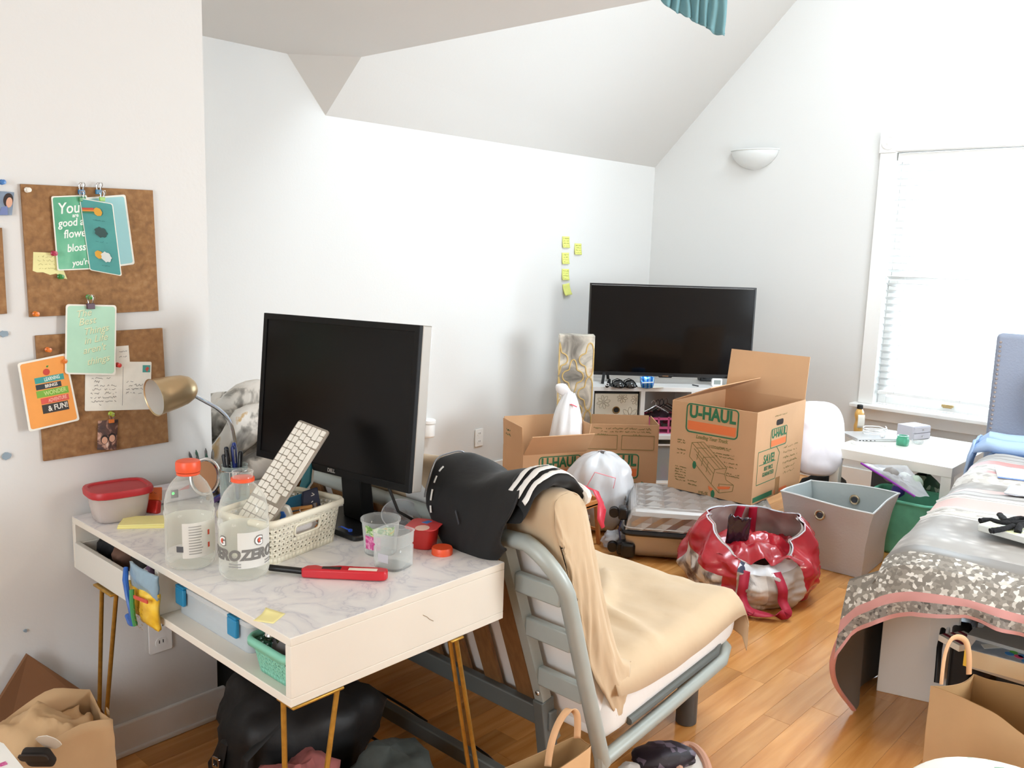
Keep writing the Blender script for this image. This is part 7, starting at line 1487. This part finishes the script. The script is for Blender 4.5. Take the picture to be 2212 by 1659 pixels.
obj('foot_lining', MB().grid(lambda u, v: Vector(foot(u, v))+Vector((.012,0,.004)), NU, NV), LIN, comf, ang=80)
def side(u, v, o_=0):
    zt = topz(.2, 0)-.045; z_ = zt*(1-v)+.012*v
    xf = -.03-.05*math.sin(PI*min(1, v*.9))+.34*max(0, v-.38)**1.25; x_ = xf+(1.95-xf)*u**1.0
    y_ = .0+.105*math.sin(PI*.5*min(1, v*1.6))*(1-.35*max(0, v-.6))+.018*math.sin(x_*17+2*v)*v
    return Vector((x_, y_-o_, z_+(.03*nz(x_*4, 3) if v > .95 else 0)*(u > .05)))
def sm(u, v): return bandof(1.95*u) if v < .9 else CFN.index('pink')
obj('side_drop', MB().grid(side, 130, 24, mfn=sm), CFM, comf, ang=80); obj('side_lining', MB().grid(lambda u, v: side(u, v, .012), 90, 24), LIN, comf, ang=80)
edge = [side(0, v, .005) for v in [k/24 for k in range(6, 25)]]; obj('pink_binding', MB().tube(edge, .010, 8, flat=.6), CF['pink'], comf)
for (x_, c_) in ((.57,'white'),(.69,'white'),(.855,'white')): obj('piping', MB().tube([(x_, -BWD*k/30, topz(x_, -BWD*k/30)+.002) for k in range(31)], .006, 6), CF[c_], comf)
# blue sheet roll, pillow at the head
def bl(x_, y_, z_): return BP+e1*x_+e2*y_+Vector((0,0,z_))
t = thing('blanket', 'light blue folded blanket rolled at the head of the bed', 'blanket', bl(2.0,-.6,.62), BRZ); LB = mat('light_blue_fleece', '#a7c0e2', .9, bump=.25, bscale=30)
for k in range(2): obj('fold', MB().tube([(-.02-.09*k, .64-1.3*j/20, .045-.035*(j == 0)+.006*nz(j*.7, k)-.012*k) for j in range(21)], [.02]+[.048-.006*k]*19+[.03], 14, flat=.8), LB, t)
obj('hanging_end', MB().grid(lambda u, v: (-.14+.20*u, .635+.03*math.sin(PI*v*.5)+.008*nz(u*5, v*4), .05-.22*v), 14, 10), LB, t, solid=.012, ang=80)
t = thing('pillow', 'pale grey-green pillow leaning on the headboard at the picture edge', 'pillow', bl(2.06,-.30,.70), BRZ); obj('pillowcase', MB().grid(lambda u, v: (.05*math.cos(2*PI*u)*math.sin(PI*v)**.6-.02, -.20+.22*math.sin(2*PI*u)*0-.30*(v-.5)*1.0+.0, .0) if False else ((lambda a_, e_: (.055*math.sin(e_)+.02, .26*math.copysign(abs(math.cos(a_)*math.cos(e_))**.6, math.cos(a_))-.16, .17+.16*math.copysign(abs(math.sin(a_)*math.cos(e_))**.6, math.sin(a_))))(2*PI*u, PI*(v-.5))), 36, 20, cu=True), mat('grey_green_cotton', '#c9d3d0', .9), t, ang=80)
# things lying on the bed
def onbed(px, py, h=.0): 
    p_ = at(px, py, z=ZB_+.02+h); return p_
p = onbed(2205, 1160); t = thing('picture_book', 'thin white book with a yellow picture lying on the grey comforter band', 'book', p, BRZ-.35)
obj('cover', MB().box((0,-.02,.016), (.16,.24,.022)), mat('white_book_edge', '#e3e8e6', .5), t, bevel=.003); obj('printed_cover', MB().box((0,-.02,.0275), (.154,.234,.001)), ramp_mat('yellow_floral_print', 'noise', [(.4,'#e8efe9'),(.56,'#dfe3a0'),(.68,'#c8cfd2')], 14, .4), t, smooth=False)
p = onbed(2165, 1135, .02); t = thing('headband', 'black fuzzy tangle of straps lying beside the picture book', 'strap', p, BRZ); FZ = mat('black_fuzz', '#0d0d10', .95, bump=.6, bscale=60)
for pts in ([at(2117,1125,z=.665),at(2140,1124,z=.668),at(2168,1130,z=.672),at(2225,1128,z=.675)], [at(2139,1147,z=.665),at(2165,1143,z=.672),at(2190,1136,z=.678)], [at(2160,1112,z=.668),at(2175,1125,z=.675),at(2200,1120,z=.68),at(2230,1125,z=.68)], [at(2198,1150,z=.67),at(2205,1135,z=.68),at(2230,1132,z=.68)]):
    obj('strap', MB().tube([catm([q_-p for q_ in pts], k/14) for k in range(15)], [.011*(1+.25*nz(k*1.7)) for k in range(15)], 10, flat=.8), FZ, t, rot=(0,0,-BRZ))
p = onbed(2192, 1028); t = thing('paper_sheet', 'white paper sheet with a blue edge lying farther up the bed', 'paper', p, BRZ+.2); obj('sheet', MB().grid(lambda u, v: ((u-.5)*.20, (v-.5)*.20-.03, .006+.010*u*v), 6, 6), mat('white_paper_sheet', '#eef1f6', .8), t, solid=.001); obj('blue_edge', MB().tube([(-.10,.07,.008),(-.10,-.13,.008)], .0028, 6), mat('blue_ink_edge', '#6f8fd8', .6), t)
p = onbed(2200, 1065); t = thing('fabric_square', 'pale blue-grey fabric square lying on the pink comforter band', 'cloth', p, BRZ); obj('cloth', MB().grid(lambda u, v: ((u-.5)*.15, (v-.5)*.14-.03, .010+.006*nz(u*3, v*3)), 8, 8), mat('pale_blue_cloth', '#dfe3ee', .9), t, solid=.006); obj('hem', MB().tube([(-.075,.04,.012),(-.075,-.10,.012)], .003, 6), WHITE, t)
# ================================================================== UNDER THE BED
wa, wb_ = at(1893,1492,z=0), at(2012,1519,z=0); wd = Vector((wb_.x-wa.x, wb_.y-wa.y, 0)).normalized(); rzW = math.atan2(wd.y, wd.x); wh = at(1897,1340,x=wa.x).z-.02
wh = .40
t = thing('white_box', 'plain white box standing on the floor under the bed foot', 'box', (wa.x, wa.y, 0), rzW); WBX = mat('white_box_board', '#f1efe8', .45)
ww = .24; obj('body', MB().box((ww/2,.15,wh/2), (ww,.30,wh)), WBX, t, bevel=.002); obj('front_flap', MB().box((ww*.80,-.002,wh*.74), (ww*.36,.004,wh*.44)), WBX, t, bevel=.001); obj('lid_seam', MB().box((ww/2,-.001,wh-.04), (ww,.002,.002)), mat('seam_grey', '#cfccc4', .7), t, smooth=False)
ba = at(2022,1340,x=2.95); t = thing('tote_bag', 'black and white tote bag with strap handles under the bed beside the white box', 'bag', (3.0, .70, 0), rzW); obj('body', MB().box((.0,.10,.15), (.06,.16,.30)), BKF, t, bevel=.01); BWS = mat('white_strap_edge', '#e9e7e2', .6)
sp = [at(2036,1330,d=3.02)-t.location, at(2040,1350,d=3.0)-t.location, at(2035,1375,d=2.98)-t.location, at(2030,1400,d=2.96)-t.location, at(2027,1440,d=2.95)-t.location, at(2024,1475,d=2.94)-t.location]
Mi = Matrix.Rotation(-rzW, 3, 'Z'); sp = [Mi @ q_ for q_ in sp]; obj('strap', MB().tube(sp, .010, 8, flat=.6), BLACK, t); obj('strap_edge', MB().tube([q_+Vector((.013,-.006,0)) for q_ in sp], .006, 8), BWS, t)
t = thing('shade_filler', 'black block standing for the dark shade under the bed', 'crate', (3.05, .32, 0), BRZ); CR = mat('shade_filler_black', '#0f0f10', .7); obj('body', MB().box((.3,0,.14), (.6,.56,.28)), CR, t, bevel=.006); obj('rim', MB().box((.3,0,.285), (.62,.58,.02)), CR, t, bevel=.004)  # black filler in place of the shade under the bed, no real crate
ga_ = at(2075,1392,z=.40); t = thing('grey_box', 'flat grey lidded box with a notched lid under the comforter hem', 'box', (2.86, .60, .31), BRZ-.1); GBX = mat('grey_box_card', '#b3b3b1', .6); obj('base', MB().box((.0,-.06,.045), (.16,.19,.09)), GBX, t, bevel=.002); obj('lid', MB().prism([(-.085,-.16),(.085,-.16),(.085,.04),(.03,.04),(.03,.02),(-.01,.02),(-.01,.04),(-.085,.04)], .09, .105), GBX, t, bevel=.0015)
g0, g1, g2, g3 = at(2093,1402,z=.405), at(2225,1437,z=.405), at(2235,1376,z=.405), at(2128,1358,z=.405)
t = thing('game_box', 'long board game box with coloured dots on a grey lid under the bed', 'game box', (g0.x, g0.y, .35)); sid = mat('beige_box_side', '#d3c2a2', .6); dn = Vector((0,0,-.052))
obj('tray', MB().hexa([g0+dn, g1+dn, g2+dn, g3+dn, g0-Vector((0,0,.002)), g1-Vector((0,0,.002)), g2-Vector((0,0,.002)), g3-Vector((0,0,.002))]), sid, t, world=True, smooth=False)
ld = obj('lid_print', MB().hexa([g0-Vector((0,0,.002)), g1-Vector((0,0,.002)), g2-Vector((0,0,.002)), g3-Vector((0,0,.002)), g0, g1, g2, g3]), ramp_mat('grey_blue_lid', 'noise', [(.4,'#8e9cae'),(.6,'#a9b2bb'),(.75,'#cfd4d6')], 12, .35), t, world=True, smooth=False)
def lidp(u, v): return g0.lerp(g1, u).lerp(g3.lerp(g2, u), v)
for (u, v, c_, r_) in ((.72,.45,'#e0457a',.013),(.64,.20,'#3f8fd8',.012),(.80,.18,'#e0457a',.012),(.70,.28,'#5fc24a',.011),(.90,.42,'#5fc24a',.013),(.86,.22,'#3f8fd8',.012),(.95,.62,'#3f8fd8',.012),(.93,.08,'#4a90d0',.012)):
    c = lidp(u, v); obj('printed_dot', MB().prism([(r_*math.cos(k*PI/8), r_*math.sin(k*PI/8)) for k in range(16)], .0003, .0012, Matrix.Translation(c)), mat('dot_'+c_[1:], c_, .5), t, world=True, smooth=False)
for k in range(2):
    c = lidp(.34, .62-.28*k); obj('printed_title', MB().prism([(x_*(.05-.01*k), y_*.014) for x_, y_ in ((-1,-1),(1,-.8),(.9,1),(-.8,.9))], .0003, .0013, Matrix.Translation(c) @ Matrix.Rotation(-.7, 4, 'Z')), INKW, t, world=True, smooth=False)
c = lidp(.5, .93); obj('gold_seal', MB().prism([(.026*math.cos(k*PI/8), .012*math.sin(k*PI/8)) for k in range(16)], .0004, .0016, Matrix.Translation(c) @ Matrix.Rotation(-.7, 4, 'Z')), mat('gold_seal', '#c09a4a', .4, .5), t, world=True, smooth=False)
e_ = [g0+dn, g0, g3, g3+dn]; obj('yellow_end', MB().box((0,0,0), (.012,.012,.05)), mat('yellow_end', '#efc84a', .5), t).location = (g0+dn*.5-t.location+Vector((-.003,.003,0)))
t = thing('striped_book', 'red and white striped booklet lying beside the game box', 'book', at(2075,1398,z=.35)); obj('cover', MB().box((.0,0,.02), (.10,.08,.02)), PAPER, t, rot=(0,0,-.5), bevel=.001)
for k in range(3): obj('printed_stripe', MB().box((-.03+.03*k,0,.0305), (.012,.078,.001)), mat('maroon_stripe', '#8a2a38', .6), t, rot=(0,0,-.5), smooth=False)
# ================================================================== PAPER BAGS IN FRONT
r0, r1, r2 = at(2010,1481,z=.43), at(2150,1441,z=.43), at(2225,1585,z=.43)
dv = Vector((r0.x-r1.x, r0.y-r1.y, 0)); 
ex = Vector((r2.x-r0.x, r2.y-r0.y, 0)); bw = ex.length; rzB_ = math.atan2(ex.y, ex.x); bd_ = .19
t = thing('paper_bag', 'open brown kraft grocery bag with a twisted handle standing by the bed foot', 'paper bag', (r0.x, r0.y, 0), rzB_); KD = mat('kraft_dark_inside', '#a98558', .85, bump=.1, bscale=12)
def bag2(u, v, o_=0):
    P_ = [(0,0),(bw,0),(bw,bd_),(bw*.5,bd_+.012*0),(0,bd_)]; seg = [(0,1,.33),(1,2,.17),(2,4,.33),(4,0,.17)]; s_ = u
    for a_, b2, l in seg:
        if s_ <= l+1e-9: f_ = s_/l; pa_, pb_ = P_[a_], P_[b2]; break
        s_ -= l
    x_, y_ = pa_[0]+(pb_[0]-pa_[0])*f_, pa_[1]+(pb_[1]-pa_[1])*f_
    gus = (.03 if a_ in (1,) else .02)*math.sin(PI*f_)*v*(1 if a_ in (1, 4) else 0)
    cx_, cy_ = (bw/2-x_), (bd_/2-y_); l_ = math.hypot(cx_, cy_)
    x_ += cx_/l_*(o_)+(-gus if a_ == 1 else (gus if a_ == 4 else 0)); y_ += cy_/l_*o_+.008*nz(u*9, v*3)*v
    return Vector((x_, y_, .43*v+(.012*nz(u*7, 2)+.010*math.sin(2*PI*u*2) if v > .97 else 0)))
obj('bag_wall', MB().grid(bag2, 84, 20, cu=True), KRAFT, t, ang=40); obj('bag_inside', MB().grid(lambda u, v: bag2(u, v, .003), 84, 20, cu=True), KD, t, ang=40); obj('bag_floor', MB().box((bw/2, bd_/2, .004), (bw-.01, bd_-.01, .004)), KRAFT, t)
Mi = Matrix.Rotation(-rzB_, 3, 'Z'); hp = [at(2033,1478,d=2.42), at(2040,1420,d=2.42), at(2052,1385,d=2.42), at(2068,1376,d=2.43), at(2086,1385,d=2.44), at(2093,1415,d=2.45), at(2093,1456,d=2.46)]
hp = [Mi @ (q_-t.location) for q_ in hp]; obj('handle', MB().tube([catm(hp, k/24) for k in range(25)], .0085, 8, flat=.35), mat('kraft_handle', '#d2a67c', .8), t)
# kraft carrier by the futon
t = thing('paper_bag', 'small brown paper carrier with a flat handle leaning in front of the futon ladder end', 'paper bag', (1.315, 1.105, 0), math.atan2(1.128-1.186, 1.52-1.293)); cwid_, cdep, chgt = .30, .085, .43
def bag3(u, v, o_=0):
    a_ = 2*PI*u; q = lambda c_: math.copysign(abs(c_)**.45, c_); x_, y_ = (cwid_/2-o_)*q(math.cos(a_)), (cdep/2-o_)*q(math.sin(a_))
    return Vector((x_*(1-.02*v), y_*(1-.25*v)+.012*nz(u*6, v*3)*v-.03*v*math.exp(-((x_-.02)/.08)**2)*(y_ < 0)*.5, chgt*v+(.020*nz(u*5, 7)+.025*(x_/cwid_) if v > .97 else 0)))
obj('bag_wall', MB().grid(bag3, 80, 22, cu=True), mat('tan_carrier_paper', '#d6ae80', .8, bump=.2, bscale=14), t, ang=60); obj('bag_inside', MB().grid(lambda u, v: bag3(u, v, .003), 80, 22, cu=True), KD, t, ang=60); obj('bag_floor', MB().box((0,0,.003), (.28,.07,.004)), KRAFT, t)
Mi = Matrix.Rotation(-t.rotation_euler.z, 3, 'Z'); hp = [at(1183,1655,d=1.86), at(1190,1610,d=1.86), at(1205,1565,d=1.87), at(1226,1536,d=1.88), at(1246,1544,d=1.89), at(1247,1595,d=1.90)]; hp = [Mi @ (q_-t.location) for q_ in hp]
mbh = ribbon(hp, .015, 30, tuple(Mi @ Vector(sdv))); obj('handle', mbh, mat('kraft_handle', '#d2a67c', .8), t, solid=.002); scribble(t, frame((.10,-cdep/2-.0+.004,chgt-.05), (1,0,0), (0,0,1)), .07, .009, mat('brown_print', '#7a5638', .8), world=False, lw=.002, name='small_print')
# floor oddments under the futon rail
p = at(1395,1625,z=.04); blob('wash_bag', 'dark plum patterned wash bag on the floor under the near futon rail', 'bag', (p.x+.02, p.y-.05, 0), (.19,.12,.07), ramp_mat('plum_pattern', 'cells', [(0,'#211a26'),(.6,'#2d2532'),(.85,'#6a5f70')], 40, .5), 81, .15, 14, None, -.6)
p = at(1330,1650,z=.03); blob('white_sock', 'balled white sock on the floor beside the dark wash bag', 'sock', (p.x, p.y-.05, 0), (.07,.06,.05), mat('sock_white', '#d9d6d2', .9), 82, .3, 12)
p = at(1478,1655,z=.02); t = thing('slipper', 'peach slipper with a white fleece lining at the foot of the futon', 'slipper', (p.x, p.y-.03, 0), -.9); obj('sole', MB().prism([(.045*math.cos(a_)*(1+.12*math.sin(a_)), .12*math.sin(a_)) for a_ in [2*PI*k/24 for k in range(24)]], 0, .014), mat('brown_sole', '#7a5a4c', .8), t); obj('upper', MB().tube([(.043*math.cos(a_), .115*math.sin(a_), .03) for a_ in [2*PI*k/24 for k in range(24)]], .013, 8, True), mat('peach_suede', '#d9a78e', .9), t); obj('fleece', MB().prism([(.036*math.cos(a_), .10*math.sin(a_)) for a_ in [2*PI*k/24 for k in range(24)]], .014, .028).jig(.006, 60), mat('white_fleece', '#ece7e0', .95), t)
# bottom right: quilted pouffe edge
p = at(2180,1745,z=.42); t = thing('pouffe', 'white pouffe top with faint green specks at the bottom corner beside the grocery bag', 'pouffe', (p.x, p.y, 0)); obj('cushion', MB().lathe([(.16,0),(.19,.02),(.20,.20),(.20,.385),(.19,.415),(.16,.43),(0,.436)], 40, caps=(True, False)), ramp_mat('white_green_specks', 'cells', [(0,'#eceae2'),(.9,'#e6e6dc'),(.95,'#7fae93')], 50, .7), t); obj('piping', MB().tube([(.197*math.cos(2*PI*k/40), .197*math.sin(2*PI*k/40), .40) for k in range(40)], .006, 6, True), mat('pouffe_piping', '#dcd9ce', .8), t)
# teal valance at the top of the frame
tl = [at(1428,0,d=2.6), at(1568,0,d=2.6)]; t = thing('valance', 'gathered teal cloth hanging down from the ceiling edge', 'cloth', ((tl[0].x+tl[1].x)/2, (tl[0].y+tl[1].y)/2, ZC-.01)); TEC = mat('teal_cotton', '#6f9ba3', .85, var=.1, vscale=9, bump=.2, bscale=20); o0 = t.location
bp_ = [at(1424,-2,d=2.6), at(1450,20,d=2.6), at(1474,33,d=2.6), at(1500,48,d=2.6), at(1522,58,d=2.6), at(1543,73,d=2.6), at(1566,77,d=2.6)]
hor = (tl[1]-tl[0]); hor.z = 0; hor.normalize(); nrm = Vector((-hor.y, hor.x, 0))
def val(u, v):
    b_ = catm(bp_, u); top = Vector((b_.x, b_.y, ZC-.012)); p_ = top.lerp(b_, v); g_ = .011*math.sin(u*46+2*nz(u*6, v*2))*(.4+.6*v)*(1-.5*u)+.012*nz(u*4, v*3)
    return p_+nrm*g_-o0+Vector((0,0,.006*math.sin(u*46)*v*(1-u)))
obj('cloth', MB().grid(val, 120, 26), TEC, t, solid=.002, ang=80); obj('hem', MB().tube([val(k/100, .975)-nrm*.001 for k in range(101)], .0028, 6), TEC, t)
obj('curtain_rod', MB().tube([tl[0]-o0+Vector((0,0,0))-hor*.05-Vector((0,0,tl[0].z-ZC+.006)), tl[1]-o0+hor*.04-Vector((0,0,tl[1].z-ZC+.006))], .006, 8), WHITE, t)
